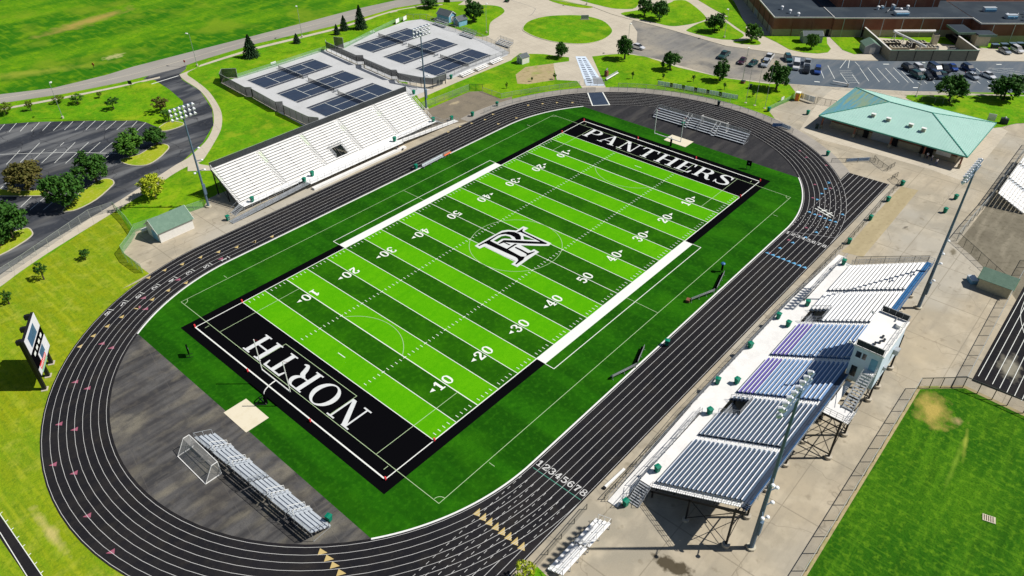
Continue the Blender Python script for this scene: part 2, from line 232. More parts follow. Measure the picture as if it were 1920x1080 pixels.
# ---------------------------------------------------------------- geometry helpers
class MB:
    def __init__(s): s.v = []; s.f = []
    def poly(s, pts):
        n = len(s.v); s.v += [tuple(p) for p in pts]; s.f.append(tuple(range(n, n+len(pts)))); return s
    def box(s, x0, x1, y0, y1, z0, z1):
        n = len(s.v)
        s.v += [(x0, y0, z0), (x1, y0, z0), (x1, y1, z0), (x0, y1, z0), (x0, y0, z1), (x1, y0, z1), (x1, y1, z1), (x0, y1, z1)]
        s.f += [tuple(n+i for i in q) for q in ((0, 3, 2, 1), (4, 5, 6, 7), (0, 1, 5, 4), (1, 2, 6, 5), (2, 3, 7, 6), (3, 0, 4, 7))]; return s
    def bar(s, a, b, w=.06, h=None, n=4, w2=None):
        """beam or tube from a to b; n = number of sides"""
        a = Vector(a); b = Vector(b); d = b-a
        if d.length < 1e-6: return s
        up = Vector((0, 0, 1)) if abs(d.normalized().z) < .99 else Vector((0, 1, 0))
        x = d.cross(up).normalized(); y = x.cross(d).normalized(); h = w if h is None else h; w2 = w if w2 is None else w2
        k = len(s.v); off = math.pi/n if n == 4 else 0; q = math.sqrt(2)/2 if n == 4 else .5
        for p, ww in ((a, w), (b, w2)):
            hh = h*(ww/w if w else 1)
            for i in range(n):
                t = 2*math.pi*i/n+off; s.v.append(tuple(p+x*math.cos(t)*ww*q+y*math.sin(t)*hh*q))
        for i in range(n): s.f.append((k+i, k+(i+1) % n, k+n+(i+1) % n, k+n+i))
        s.f.append(tuple(k+n-1-i for i in range(n))); s.f.append(tuple(k+n+i for i in range(n))); return s
    def path(s, pts, w=.06, n=4):
        for a, b in zip(pts, pts[1:]): s.bar(a, b, w, n=n)
        return s
    def prism(s, pts, z0, z1):
        n = len(s.v); m = len(pts)
        s.v += [(p[0], p[1], z0) for p in pts]+[(p[0], p[1], z1) for p in pts]
        s.f.append(tuple(n+m-1-i for i in range(m))); s.f.append(tuple(n+m+i for i in range(m)))
        for i in range(m): s.f.append((n+i, n+(i+1) % m, n+m+(i+1) % m, n+m+i))
        return s
    def extr(s, prof, a, b):
        """profile of 3-D points at a, swept to b (vector offset)"""
        n = len(s.v); m = len(prof); d = Vector(b)-Vector(a)
        s.v += [tuple(p) for p in prof]+[tuple(Vector(p)+d) for p in prof]
        s.f.append(tuple(n+m-1-i for i in range(m))); s.f.append(tuple(n+m+i for i in range(m)))
        for i in range(m): s.f.append((n+i, n+(i+1) % m, n+m+(i+1) % m, n+m+i))
        return s
    def cyl(s, c, r, z0, z1, n=12, r2=None):
        k = len(s.v); r2 = r if r2 is None else r2
        for z, rr in ((z0, r), (z1, r2)):
            for i in range(n): t = 2*math.pi*i/n; s.v.append((c[0]+rr*math.cos(t), c[1]+rr*math.sin(t), z))
        for i in range(n): s.f.append((k+i, k+(i+1) % n, k+n+(i+1) % n, k+n+i))
        s.f.append(tuple(k+n-1-i for i in range(n))); s.f.append(tuple(k+n+i for i in range(n))); return s
    def ball(s, c, r, n=8, sc=(1, 1, 1)):
        k = len(s.v); rings = n//2
        for j in range(rings+1):
            p = math.pi*j/rings
            for i in range(n):
                t = 2*math.pi*i/n; s.v.append((c[0]+r*sc[0]*math.sin(p)*math.cos(t), c[1]+r*sc[1]*math.sin(p)*math.sin(t), c[2]+r*sc[2]*math.cos(p)))
        for j in range(rings):
            for i in range(n): s.f.append((k+j*n+i, k+(j+1)*n+i, k+(j+1)*n+(i+1) % n, k+j*n+(i+1) % n))
        return s
    def strip(s, A, B, z):
        """flat ribbon between two equally long point rows"""
        n = len(s.v); m = len(A)
        s.v += [(p[0], p[1], z) for p in A]+[(p[0], p[1], z) for p in B]
        for i in range(m-1): s.f.append((n+i, n+m+i, n+m+i+1, n+i+1))
        return s
    def line(s, pts, w, z, closed=False):
        """flat painted line along a polyline"""
        P = [Vector((p[0], p[1], 0)) for p in pts]
        if closed: P.append(P[0])
        A, B = [], []
        for i, p in enumerate(P):
            a = P[i-1] if i else (P[-2] if closed else None); b = P[i+1] if i < len(P)-1 else (P[1] if closed else None)
            d = ((p-a).normalized() if a is not None else Vector())+((b-p).normalized() if b is not None else Vector())
            d.normalize(); nrm = Vector((-d.y, d.x, 0)); k = 1.0
            if a is not None and b is not None:
                c = max(.35, abs(nrm.dot(Vector((-(b-p).normalized().y, (b-p).normalized().x, 0))))); k = 1/c
            A.append(p+nrm*w/2*k); B.append(p-nrm*w/2*k)
        return s.strip(A, B, z)
    def build(s, name, m, parent=None, loc=(0, 0, 0), smooth=False):
        me = bpy.data.meshes.new(name); me.from_pydata(s.v, [], s.f); me.update()
        if smooth: me.polygons.foreach_set('use_smooth', [True]*len(me.polygons))
        me.materials.append(M[m] if isinstance(m, str) else m)
        o = bpy.data.objects.new(name, me); col.objects.link(o); o.location = loc
        if parent is not None: o.parent = parent
        return o
def fix_normals(o):
    bm = bmesh.new(); bm.from_mesh(o.data); bmesh.ops.recalc_face_normals(bm, faces=bm.faces[:]); bm.to_mesh(o.data); bm.free(); return o
def tag(o, label=None, cat=None, group=None, kind=None):
    if label: o['label'] = label
    if cat: o['category'] = cat
    if group: o['group'] = group
    if kind: o['kind'] = kind
    return o
def thing(name, label, cat, loc=(0, 0, 0), rz=0, group=None):
    o = bpy.data.objects.new(name, None); col.objects.link(o); o.empty_display_size = .3
    o.location = (loc[0], loc[1], loc[2] if len(loc) > 2 else 0); o.rotation_euler = (0, 0, rz)
    return tag(o, label, cat, group)
def copy_tree(o, parent=None):
    c = o.copy(); col.objects.link(c); c.parent = parent
    for ch in list(o.children): copy_tree(ch, c)
    return c
def dup(o, loc, rz=0, label=None, scale=None, group=None):
    c = copy_tree(o); c.location = (loc[0], loc[1], loc[2] if len(loc) > 2 else 0); c.rotation_euler = (0, 0, rz)
    if label: c['label'] = label
    if group: c['group'] = group
    if scale: c.scale = scale if isinstance(scale, tuple) else (scale,)*3
    return c
def smooth(pts, closed=True, n=5):
    """Catmull-Rom through the points"""
    P = [Vector((p[0], p[1])) for p in pts]; m = len(P); out = []
    rng = range(m) if closed else range(m-1)
    for i in rng:
        if closed: p0, p1, p2, p3 = P[i-1], P[i], P[(i+1) % m], P[(i+2) % m]
        else: p0, p1, p2, p3 = P[max(i-1, 0)], P[i], P[i+1], P[min(i+2, m-1)]
        for k in range(n):
            t = k/n
            q = .5*((2*p1)+(p2-p0)*t+(2*p0-5*p1+4*p2-p3)*t*t+(3*p1-p0-3*p2+p3)*t**3); out.append((q.x, q.y))
    if not closed: out.append((P[-1].x, P[-1].y))
    return out
def sheet(name, pts, z, m):
    o = MB().poly([(p[0], p[1], z) for p in pts]).build(name, m)
    bm = bmesh.new(); bm.from_mesh(o.data)
    for f in bm.faces:
        if f.normal.z < 0: f.normal_flip()
    bmesh.ops.triangulate(bm, faces=bm.faces[:]); bm.to_mesh(o.data); bm.free()
    return tag(o, kind='structure')
# ---------------------------------------------------------------- the ground and its surfaces
sheet('ground', [(-700, -700), (900, -700), (900, 900), (-700, 900)], 0, 'lawn')
fg = [(-44.42, 161.75), (-37.31, 158.64), (-25.54, 152.05), (-10.95, 150.36), (-2.55, 150.85), (11.62, 149.81), (17.73, 149.33), (38.07, 147.61), (55.29, 146.33), (77.6, 145.01), (94.28, 142.18)]
sheet('north_field', fg+[(170, 150), (400, 500), (-300, 600), (-250, 180)], .012, 'field_grass')
rb = [(-46.81, 154.59), (-39.76, 151.86), (-25.4, 145.38), (-11.22, 141.49), (5.72, 139.18), (12.47, 140.24), (33.3, 140.35), (61.82, 135.59), (88.08, 135.18), (97.97, 131.64), (104.48, 127.08), (110.58, 122.0)]
sheet('road', fg[:-1]+[(94.28, 142.18), (105.84, 137.1), (116.74, 130.86)]+[(128.38, 113.89)]+rb[::-1], .02, 'road')
wt = [(-47.96, 151.15), (-41.08, 148.21), (-26.3, 143.25), (-12.27, 139.33), (-1.29, 137.18)]
wt2 = [(-48.46, 149.64), (-41.56, 146.89), (-26.87, 141.92), (-12.83, 138.17), (-1.92, 135.99)]
sheet('roadside_path', smooth(wt, False, 3)+smooth(wt2, False, 3)[::-1], .03, 'walk')
sheet('roadside_path', [(11.33, 136.73), (19.84, 137.32), (31.43, 137.51), (60.04, 133.32), (85.32, 133.5), (96.61, 130.19), (102.84, 125.41), (102.01, 124.56), (95.71, 129.23), (84.31, 131.79), (59.22, 131.69), (30.66, 135.75), (18.82, 135.66), (10.07, 135.47)], .03, 'walk')
# centre line joint of the road
cl = [((a[0]+b[0])/2, (a[1]+b[1])/2) for a, b in zip(smooth([(-37.31, 158.64), (-10.95, 150.36), (11.62, 149.81), (38.07, 147.61), (77.6, 145.01), (94.28, 142.18)], False, 6), smooth([(-39.76, 151.86), (-11.22, 141.49), (5.72, 139.18), (33.3, 140.35), (61.82, 135.59), (88.08, 135.18)], False, 6))]
tag(MB().line(cl, .25, .028).build('road_centre_line', 'walk'), kind='structure')
# west car park and the drive
sheet('west_car_park', [(-53.47, 145.86), (-44.97, 137.48), (-39.0, 132.55), (-30.45, 123.89), (-19.44, 111.36), (-17.69, 106.34), (-10.52, 107.17), (-6.31, 115.22), (-4.48, 125.77), (-3.66, 135.81), (-5.48, 139.2), (1.61, 142.63), (9.83, 141.22), (6.3, 136.51), (3.16, 134.25), (1.61, 129.67), (0.73, 118.52), (-3.95, 104.29), (-9.19, 95.0), (-16.41, 87.83), (-24.13, 82.92), (-30.78, 80.53), (-37.51, 78.07), (-44.71, 75.41), (-55.79, 71.39), (-64.32, 68.12), (-71.2, 65.09), (-77.45, 62.64), (-86.28, 72.8), (-71.06, 137.23)], .018, 'lot_west')
sheet('verge_lawn', smooth([(-44.84, 137.83), (-38.86, 132.9), (-30.23, 124.39), (-20.72, 113.11), (-18.98, 103.91), (-15.53, 100.88), (-13.54, 101.52), (-9.0, 110.15), (-7.18, 117.35), (-6.63, 123.56), (-5.78, 133.31), (-7.3, 137.54), (-13.3, 137.21), (-27.35, 140.78), (-41.83, 146.14), (-48.71, 148.9), (-51.0, 142.01)], True, 3), .034, 'lawn')
dw = [(8.43, 138.74), (9.95, 138.33), (10.07, 135.47), (6.12, 134.06), (4.58, 131.95), (3.94, 126.96), (2.21, 116.8), (-1.09, 106.38), (-4.14, 99.25), (-8.72, 92.01), (-13.29, 86.94), (-19.1, 81.31), (-21.92, 79.12), (-25.24, 79.28), (-30.22, 77.94), (-35.33, 75.56), (-40.34, 74.17), (-43.96, 72.85), (-59.48, 67.64), (-67.15, 64.59), (-70.75, 62.79), (-72.3, 62.07), (-76.3, 60.85)]
dw2 = [(4.26, 136.24), (7.16, 140.21), (9.6, 140.81), (9.48, 140.6), (3.16, 134.25), (1.92, 129.32), (0.73, 118.52), (-2.8, 106.73), (-6.8, 98.73), (-10.75, 92.91), (-15.42, 88.04), (-20.98, 84.34), (-23.44, 82.95), (-26.62, 82.1), (-30.78, 80.53), (-37.51, 78.07), (-40.81, 76.84), (-44.71, 75.41), (-59.19, 70.81), (-66.89, 67.78), (-70.87, 66.0), (-71.53, 65.47), (-76.29, 63.47)]
sheet('drive_path', smooth(dw2[4:], False, 4)+smooth(dw[2:], False, 4)[::-1], .038, 'walk')
sheet('stand_path', [(-24.13, 82.92), (-25.24, 79.28), (-26.47, 77.11), (-22.86, 73.34), (-17.25, 70.05), (-15.91, 72.16), (-21.75, 75.66), (-22.8, 78.08), (-22.66, 79.98)], .042, 'walk')
sheet('west_lawn', [(-78.29, 60.09), (-72.49, 61.54), (-67.36, 64.04), (-59.8, 66.86), (-45.95, 72.8), (-45.78, 70.29), (-47.75, 62.13), (-50.93, 58.36), (-51.89, 56.6), (-52.26, 45.35), (-54.8, 36.59), (-64.51, 18.34), (-88.16, -20.17), (-105.81, -16.63), (-113.32, 42.42), (-95.05, 69.35)]+[(-120, -20)], .014, 'west_lawn')
for nm, pp in (('parking_island', [(-33.99, 90.63), (-34.07, 94.42), (-29.66, 93.53), (-24.74, 95.69), (-22.88, 93.98), (-23.02, 91.92), (-24.61, 90.26), (-27.61, 88.2), (-30.58, 87.09), (-32.45, 88.03)]),
               ('parking_island', [(-53.01, 80.95), (-47.3, 85.75), (-43.51, 87.6), (-40.91, 87.99), (-39.91, 86.46), (-40.22, 84.54), (-41.6, 83.17), (-46.36, 80.08), (-50.81, 79.07), (-52.68, 79.9)]),
               ('parking_island', [(-62.63, 107.11), (-58.22, 100.91), (-55.4, 96.56), (-51.81, 92.77), (-52.47, 90.31), (-54.82, 92.3), (-59.42, 97.62), (-64.02, 102.94)]),
               ('parking_island', [(-69.69, 85.91), (-65.44, 81.0), (-62.31, 79.84), (-60.76, 79.29), (-60.69, 77.35), (-61.35, 75.68), (-63.94, 74.23), (-68.33, 73.01), (-73.8, 73.58)]),
               ('parking_island', [(-19.91, 103.53), (-15.4, 105.68), (-13.63, 101.63), (-15.69, 100.58), (-19.05, 101.1)])):
    P = smooth(pp, True, 3) if pp[0] != 0 else pp
    sheet(nm, P, .12, 'island_grass')
    rk = MB()
    for a, b in zip(P, P[1:]+P[:1]):
        d = Vector((b[0]-a[0], b[1]-a[1]))
        if d.length > .01: rk.bar((a[0], a[1], .06), (b[0], b[1], .06), .22, .14)
    tag(rk.build('kerb', 'kerb'), kind='structure')
# bay lines of the west car park
bl = MB()
for a, b in [((-44.16, 136.54), (-47.19, 132.76)), ((-41.9, 134.92), (-45.2, 130.93)), ((-39.77, 132.95), (-43.27, 128.94)), ((-37.79, 130.9), (-41.44, 126.82)), ((-35.82, 128.86), (-39.34, 125.1)), ((-33.74, 126.71), (-37.56, 123.03)), ((-31.85, 124.76), (-35.48, 121.35)), ((-29.82, 122.66), (-33.77, 119.12)), ((-27.81, 120.82), (-31.92, 117.21)), ((-26.03, 118.76), (-30.15, 115.41)), ((-24.33, 116.54), (-28.69, 113.24)), ((-22.39, 114.53), (-26.75, 111.22)), ((-20.74, 112.37), (-24.7, 108.85)), ((-19.13, 110.26), (-23.6, 106.85)), ((-42.76, 118.35), (-50.65, 110.51)), ((-43.41, 113.77), (-47.51, 109.97)), ((-41.54, 111.6), (-46.94, 106.84)), ((-36.88, 111.99), (-44.97, 104.55)), ((-34.72, 109.49), (-43.3, 102.41)), ((-32.82, 107.29), (-41.71, 100.37)), ((-30.83, 104.99), (-35.35, 101.83)), ((-32.12, 100.91), (-35.72, 98.0)), ((-38.7, 114.1), (-40.13, 112.84)), ((-47.5, 117.85), (-52.65, 112.42)), ((-54.62, 104.61), (-58.22, 100.91)), ((-53.43, 101.7), (-56.24, 99.36)), ((-54.99, 92.15), (-58.26, 89.36)), ((-53.17, 89.7), (-57.53, 86.5)), ((-52.9, 86.25), (-55.67, 84.35)), ((-49.36, 97.38), (-52.06, 95.26)), ((-45.29, 93.83), (-48.13, 91.09)), ((-43.77, 91.3), (-45.82, 89.9))]:
    bl.line([a, b], .12, .03)
bl.line([(-54.3, 121.62), (-51.61, 119.15), (-44.16, 111.6), (-41.93, 109.45), (-38.55, 105.54), (-32.92, 98.15)], .12, .03)
bl.line([(-5.98, 133.54), (2.62, 133.59)], .35, .03)
tag(bl.build('bay_lines', 'paint'), kind='structure')
# ---- north side: roundabout, plaza, forecourt of the school
sheet('forecourt', [(110.58, 122.0), (128.38, 113.89), (145.67, 106.98), (185.76, 69.1), (220.93, 27.71), (168.57, -8.17), (191.96, -65.52), (159.7, -70.93), (149.04, -56.25), (128.81, -31.57), (120.51, -18.4), (112.79, -4.63), (109.23, 0.13), (105.48, 10.68), (104.68, 15.41), (103.66, 26.43), (105.07, 38.65), (102.74, 44.97), (94.19, 50.97), (89.23, 56.05), (85.66, 64.17), (82.06, 69.82), (76.57, 68.32), (52.5, 68.58), (37.39, 67.81), (40.63, 75.69), (67.21, 110.28), (94.04, 113.75)]+[(100.06, 118.18)], .022, 'walk')
sheet('plaza', [(89.41, 56.19), (94.38, 51.11), (76.98, 33.42), (71.62, 37.27), (75.48, 42.47), (72.32, 47.39), (81.93, 56.5), (86.51, 53.94)], .03, 'walk')
lawns = [[(86.57, 132.04), (95.26, 128.75), (101.69, 124.23), (111.44, 113.3), (114.03, 107.74), (111.6, 102.7), (107.16, 100.25), (98.57, 97.46), (90.76, 91.0), (87.76, 88.71), (84.86, 91.28), (86.14, 103.21), (85.83, 115.98), (85.74, 126.3)],
 [(59.64, 129.93), (83.03, 132.33), (81.25, 121.35), (73.45, 123.31), (68.48, 123.88), (57.59, 123.15), (51.44, 122.3), (45.85, 123.36), (35.35, 125.8), (33.22, 134.27)],
 [(134.43, 99.25), (135.16, 89.01), (135.92, 81.55), (132.99, 82.02), (130.8, 90.07), (131.66, 98.29)], [(139.99, 92.71), (145.36, 91.76), (157.36, 77.66), (145.4, 68.95), (140.31, 71.96), (138.67, 77.83)],
 [(136.93, 69.16), (140.7, 67.62), (149.4, 64.26), (158.45, 62.7), (161.78, 62.93), (164.34, 59.93), (159.38, 52.55), (152.68, 45.04), (148.99, 42.93), (143.88, 43.53), (138.92, 45.37), (135.25, 48.36), (134.9, 54.93), (134.76, 66.98)],
 [(136.79, 42.25), (147.43, 42.05), (151.07, 36.89), (146.88, 30.44), (142.92, 25.05), (138.44, 24.63), (135.83, 26.09), (133.85, 30.79), (134.03, 40.41)],
 [(172.06, 60.39), (180.11, 50.93), (158.43, 33.7), (151.47, 28.5), (151.78, 31.63), (157.34, 38.65), (159.35, 42.88), (164.94, 52.03)],
 [(155.84, 39.49), (157.05, 34.4), (149.43, 27.45), (146.13, 24.59), (145.48, 26.19), (150.09, 32.73)],
 [(135.0, 24.7), (138.16, 22.58), (141.95, 21.33), (139.73, 17.6), (136.98, 17.33), (134.27, 22.43)],
 [(146.49, 20.47), (158.45, 3.65), (152.6, 1.02), (148.57, -1.87), (144.84, -2.4), (141.84, -0.43), (139.79, 3.49), (139.64, 7.8), (143.42, 14.07)],
 [(159.13, 2.86), (165.53, -4.62), (165.97, -9.12), (153.62, -13.66), (148.62, -9.28), (150.01, -5.04)],
 [(125.93, -32.82), (127.74, -34.07), (146.37, -56.85), (152.29, -64.02), (132.86, -64.82), (125.48, -59.72), (119.2, -56.32), (117.98, -51.03), (121.17, -40.98), (123.67, -33.57)]]
for i, p in enumerate(lawns): sheet('lawn', p if i in (9, 10) else smooth(p, True, 3), .045+.003*i, 'lawn')
sheet('lawn', [(94.38, 51.11), (98.93, 48.33), (102.42, 45.35), (103.77, 42.69), (104.67, 38.39), (103.55, 30.62), (102.53, 25.74), (103.63, 19.2), (104.18, 16.0), (104.74, 10.28), (108.13, -0.41), (110.33, -4.18), (110.42, -6.67), (108.73, -8.23), (103.61, -10.26), (95.72, -8.77), (92.39, -8.1), (88.72, -3.83), (84.47, 9.75), (79.07, 23.36), (74.33, 30.61)], .036, 'lawn')
sheet('lawn', [(36.95, 67.76), (52.07, 68.16), (76.06, 67.87), (80.99, 68.9), (83.86, 66.99), (86.38, 63.69), (89.04, 55.91), (86.51, 53.94), (81.93, 56.5), (72.32, 47.39), (75.48, 42.47), (71.62, 37.27), (54.86, 49.22), (51.57, 50.21), (52.14, 58.15), (49.63, 60.49), (34.67, 60.52), (33.98, 61.86)], .037, 'lawn')
sheet('dirt_patch', [(67.72, 59.08), (74.12, 60.85), (82.04, 56.38), (72.02, 47.74), (64.46, 51.6), (62.78, 54.16)], .045, 'dirt')
sheet('school_road', [(104.21, 43.98), (110.48, 45.6), (122.87, 53.46), (129.91, 60.77), (132.45, 61.39), (131.65, 46.13), (130.22, 32.24), (129.48, 24.56), (133.07, 11.77), (134.58, 4.94), (113.16, -4.14), (109.97, 0.49), (105.84, 10.88), (105.05, 15.62), (105.18, 27.35), (105.59, 33.79)], .028, 'old_asphalt')
sheet('east_car_park', [(134.49, 5.76), (136.91, -1.54), (142.94, -11.16), (175.61, -50.28), (194.01, -72.07), (164.86, -76.36), (149.04, -56.25), (129.2, -31.44), (120.89, -18.25), (112.37, -3.22)], .034, 'lot')
isl = smooth([(100.56, 84.63), (107.37, 88.05), (114.83, 87.52), (120.75, 83.39), (125.14, 77.31), (125.03, 69.18), (120.04, 61.84), (115.45, 58.81), (108.9, 57.55), (103.42, 58.85), (99.68, 62.44), (97.17, 68.1), (96.77, 74.93), (98.15, 80.69)], True, 4)
sheet('roundabout_island', isl, .14, 'lawn')
rk = MB()
for a, b in zip(isl, isl[1:]+isl[:1]): rk.bar((a[0], a[1], .07), (b[0], b[1], .07), .3, .15)
for pts in ([(132.72, 99.15), (135.8, 81.7), (133.22, 71.61), (132.34, 61.98), (131.89, 46.28), (130.45, 32.37), (129.7, 24.68), (133.29, 11.88), (134.8, 5.04), (137.26, -1.39), (143.39, -10.98), (175.85, -50.22)],):
    for a, b in zip(pts, pts[1:]): rk.bar((a[0], a[1], .06), (b[0], b[1], .06), .25, .14)
tag(rk.build('kerb', 'kerb'), kind='structure')
# old ring joint in the roundabout paving
tag(MB().line(smooth([(122.78, 109.76), (121.23, 97.3), (118.55, 94.55), (114.02, 92.22), (112.35, 92.29)], False, 4), .25, .026).build('paving_joint', 'road'), kind='structure')
bl = MB()
for a, b in [((131.52, -5.36), (123.45, -10.24)), ((134.02, -6.93), (125.05, -12.73)), ((130.6, -12.2), (124.66, -16.61)), ((131.58, -15.27), (125.65, -19.58)), ((142.36, -11.87), (139.35, -14.48)), ((138.48, -14.81), (129.8, -20.74)), ((140.02, -16.61), (130.97, -23.33)), ((141.33, -18.8), (132.53, -25.77)), ((142.97, -20.7), (134.2, -27.71)), ((144.94, -22.34), (135.88, -29.65)), ((145.53, -23.69), (136.45, -30.93)), ((137.96, -31.47), (136.69, -33.04)), ((139.65, -32.82), (138.49, -33.91)), ((141.23, -34.66), (139.96, -35.62)), ((150.64, -29.64), (148.14, -31.33)), ((148.55, -42.56), (148.25, -44.05)), ((149.83, -44.05), (148.28, -45.3)), ((151.7, -46.22), (150.37, -47.12)), ((156.74, -41.34), (153.51, -43.35)), ((160.35, -40.95), (155.35, -44.86)), ((153.85, -47.49), (152.36, -48.84)), ((142.47, -9.22), (134.26, -10.56)), ((143.1, -9.95), (135.8, -12.35))]:
    bl.line([a, b], .13, .044)
for k in range(9):
    t = k/8
    bl.line([(141.21, -7.75), (126.43, -19.28)] if k == 0 else [(133.01*(1-t)+124.96*t, -10.43*(1-t)+-16.95*t), (135.36*(1-t)+126.92*t, -13.16*(1-t)+-19.24*t)], .09, .044) if k else None
for a, b in [((145.87, -19.04), (147.01, -20.37)), ((167.54, -44.64), (168.57, -45.84)), ((132.92, -31.94), (133.79, -32.96)), ((146.27, -47.76), (147.14, -48.77)), ((119.32, -9.17), (119.92, -10.48))]:
    bl.line([a, b], .45, .044)
for a, b in [((162.69, -43.68), (167.01, -49.38)), ((159.62, -44.04), (163.41, -52.32)), ((162.48, -44.75), (163.99, -54.28)), ((164.51, -47.12), (166.45, -56.5))]:
    bl.line([a, b], .09, .044)
tag(bl.build('bay_lines', 'paint'), kind='structure')
# ---- concrete round the track
sheet('concrete_yard', [(-51.24, -47.14), (-51.62, -49.98), (-62, -64), (-66, -75), (-66, -170), (260, -170), (260, -60)]+[(152.29, -64.02), (129.2, -31.44), (120.51, -18.4), (112.79, -4.63), (108.73, -8.23), (103.61, -10.26), (92.39, -8.1)]+[(80, -20), (60, -44), (-40, -44)], .016, 'concrete')
sheet('practice_grass', [(-66, -73.5), (10.6, -73.0), (15.3, -78.2), (14.5, -93), (14.5, -170), (-66, -170)], .03, 'practice_grass')
sheet('pale_apron', [(86.37, -19.69), (84.28, -26.12), (85.32, -38.73), (85.62, -51.34), (84.64, -57.9), (88.47, -59.3), (102.42, -59.37), (119.34, -59.34), (121.01, -56.49), (125.74, -32.6), (116.85, -15.33), (106.55, -15.9)], .024, 'walk')
sheet('old_slab', [(73.13, -49.04), (73.86, -52.43), (52.73, -52.84), (40.34, -53.02), (39.39, -49.15), (42.61, -49.45), (57.1, -49.1), (67.47, -48.95)], .026, 'old_slab')
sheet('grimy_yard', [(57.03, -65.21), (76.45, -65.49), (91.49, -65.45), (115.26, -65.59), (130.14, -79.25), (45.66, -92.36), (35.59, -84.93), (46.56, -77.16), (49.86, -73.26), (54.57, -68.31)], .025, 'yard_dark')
edge = MB().line([(-66, -73.35), (10.7, -72.85), (15.5, -78.1), (14.6, -93)], .6, .034).build('gravel_edge', 'dirt'); tag(edge, kind='structure')
sheet('side_path', [(-64, -46.0), (74, -46.0), (74, -48.3), (-64, -48.3)], .022, 'concrete')
sheet('second_track', [(17.6, -78.5), (120, -78.5), (120, -87.2), (18.2, -87.2)], .03, 'track')
l2 = MB()
for k in range(9): l2.line([(19.4-.25*k, -79.0-1.07*k), (120, -79.0-1.07*k)], .09, .04)
l2.line(smooth([(35.54, -81.78), (39.08, -80.5), (42.38, -79.83), (47.22, -79.59)], False, 4), .08, .042)
tag(l2.build('lane_lines', 'paint'), kind='structure')
sheet('runway', [(-91.9, 19.26), (-91.6, 8.8), (-91.55, -4.32), (-91.59, -7.43), (-93.26, -5.53), (-92.91, -2.76), (-92.92, 7.25), (-93.2, 15.36)], .024, 'track')
l2 = MB()
l2.line([(-91.5, 9.07), (-91.59, -4.71)], .09, .034).line([(-92.57, 6.13), (-92.81, -3.3)], .09, .034)
for t in range(8):
    a = (-91.5, 9.07); b = (-91.59, -4.71); f = t/7.5; x, y = a[0]*(1-f)+b[0]*f, a[1]*(1-f)+b[1]*f
    l2.line([(x, y), (x+.35, y+.1)], .1, .035)
tag(l2.build('runway_lines', 'paint'), kind='structure')
# west side concrete under and beside the stand
sheet('west_yard', [(-58, 44.5)]+[(-52.26, 45.35), (-52.34, 48.87), (-52.07, 56.24), (-51.11, 57.99), (-46.48, 62.19), (-41.65, 61.32), (-35.17, 60.02), (-32.6, 59.73)]+[(-30, 62.2), (30, 62.2)]+[(33.77, 61.02), (34.18, 60.01), (42.0, 60.21)]+[(40, 44)], .02, 'concrete')
sheet('asphalt_patch', [(33.29, 60.52), (34.67, 60.52), (42.51, 60.73), (49.63, 60.49), (52.42, 58.42), (52.4, 54.94), (51.84, 50.46), (54.86, 49.22), (51.03, 45.85), (35.38, 46.76), (25.52, 52.31)], .026, 'patch')
# ---------------------------------------------------------------- running track
CX, R0, LW = 39.8, 37.95, 1.07
def ring(r, z=None, n=48, c=CX, ext=0):
    """stadium outline of radius r round both turn centres, counter-clockwise"""
    out = []
    for i in range(n+1):
        t = -math.pi/2+math.pi*i/n; out.append((c+r*math.cos(t), r*math.sin(t)))
    for i in range(n+1):
        t = math.pi/2+math.pi*i/n; out.append((-c+r*math.cos(t), r*math.sin(t)))
    return out
def band(name, r0, r1, z, m):
    A = ring(r0); B = ring(r1); A.append(A[0]); B.append(B[0])
    o = MB().strip(A, B, z).build(name, m); return tag(fix_normals(o), kind='structure')
rp = MB(); A_ = [(CX+46.3*math.cos(t), 46.3*math.sin(t)) for t in [R(-58+3.2*i) for i in range(49)]]; B_ = [(CX+49.9*math.cos(t), 49.9*math.sin(t)) for t in [R(-58+3.2*i) for i in range(49)]]
fix_normals_up2 = tag(rp.strip(A_, B_, .041).build('ring_path', 'ring_walk'), kind='structure')
trk = band('running_track', 37.5, 46.75, .05, 'track')
sheet('sprint_extension', [(40, -37.7), (62, -37.7), (71.9, -37.6), (72.4, -46.75), (40, -46.75)], .046, 'track')
sheet('sprint_extension', [(-40, -38), (-66, -38), (-66, -46.75), (-40, -46.75)], .046, 'track')
ln = MB()
for k in range(9): ln.line(ring(R0+LW*k), .056, .07, True)
for k in range(9):
    y = -(R0+LW*k); xe = CX+math.sqrt(max(0, (R0+8*LW)**2-y*y))
    if k == 8: xe = 40
    ln.line([(xe, y), (71.95+.055*k, y)], .065, .07)
    xs = -CX-math.sqrt(max(0, (R0+8*LW)**2-y*y)) if k < 8 else -40
    ln.line([(xs, y), (-66, y)], .065, .07)
tag(ln.build('lane_lines', 'lane_paint', trk), kind='structure')
dl = MB()
for k in range(8):
    y = -(R0+LW*k)
    for s in (1, -1):
        xe = CX+math.sqrt((R0+8*LW)**2-y*y); x = CX+2.5
        while x < xe-.6:
            dl.line([(s*x, y), (s*(x+.55), y)], .065, .073); x += 1.15
tag(dl.build('dashed_lane_lines', 'lane_paint', trk), kind='structure')
gl = MB()
gl.line([(-40.15, -38.2), (-40.15, -46.4)], .12, .062)
tag(gl.build('finish_line', 'green_paint', trk), kind='structure')
gl = MB().line([(39.44, -38.12), (43.4, -46.4)], .09, .062)
for ang in (R(-150), R(-100), R(160), R(120)):
    pass
tag(gl.build('start_line', 'grey_paint', trk), kind='structure')
hl = MB()
hl.line([(51.7, -38.59), (50.35, -42.6)], .22, .063).line([(52.7, -38.74), (51.13, -42.85)], .22, .063)
hl.line([(51.53, -40.05), (52.75, -40.8)], .25, .064).line([(50.66, -41.34), (52.36, -42.0)], .25, .064)
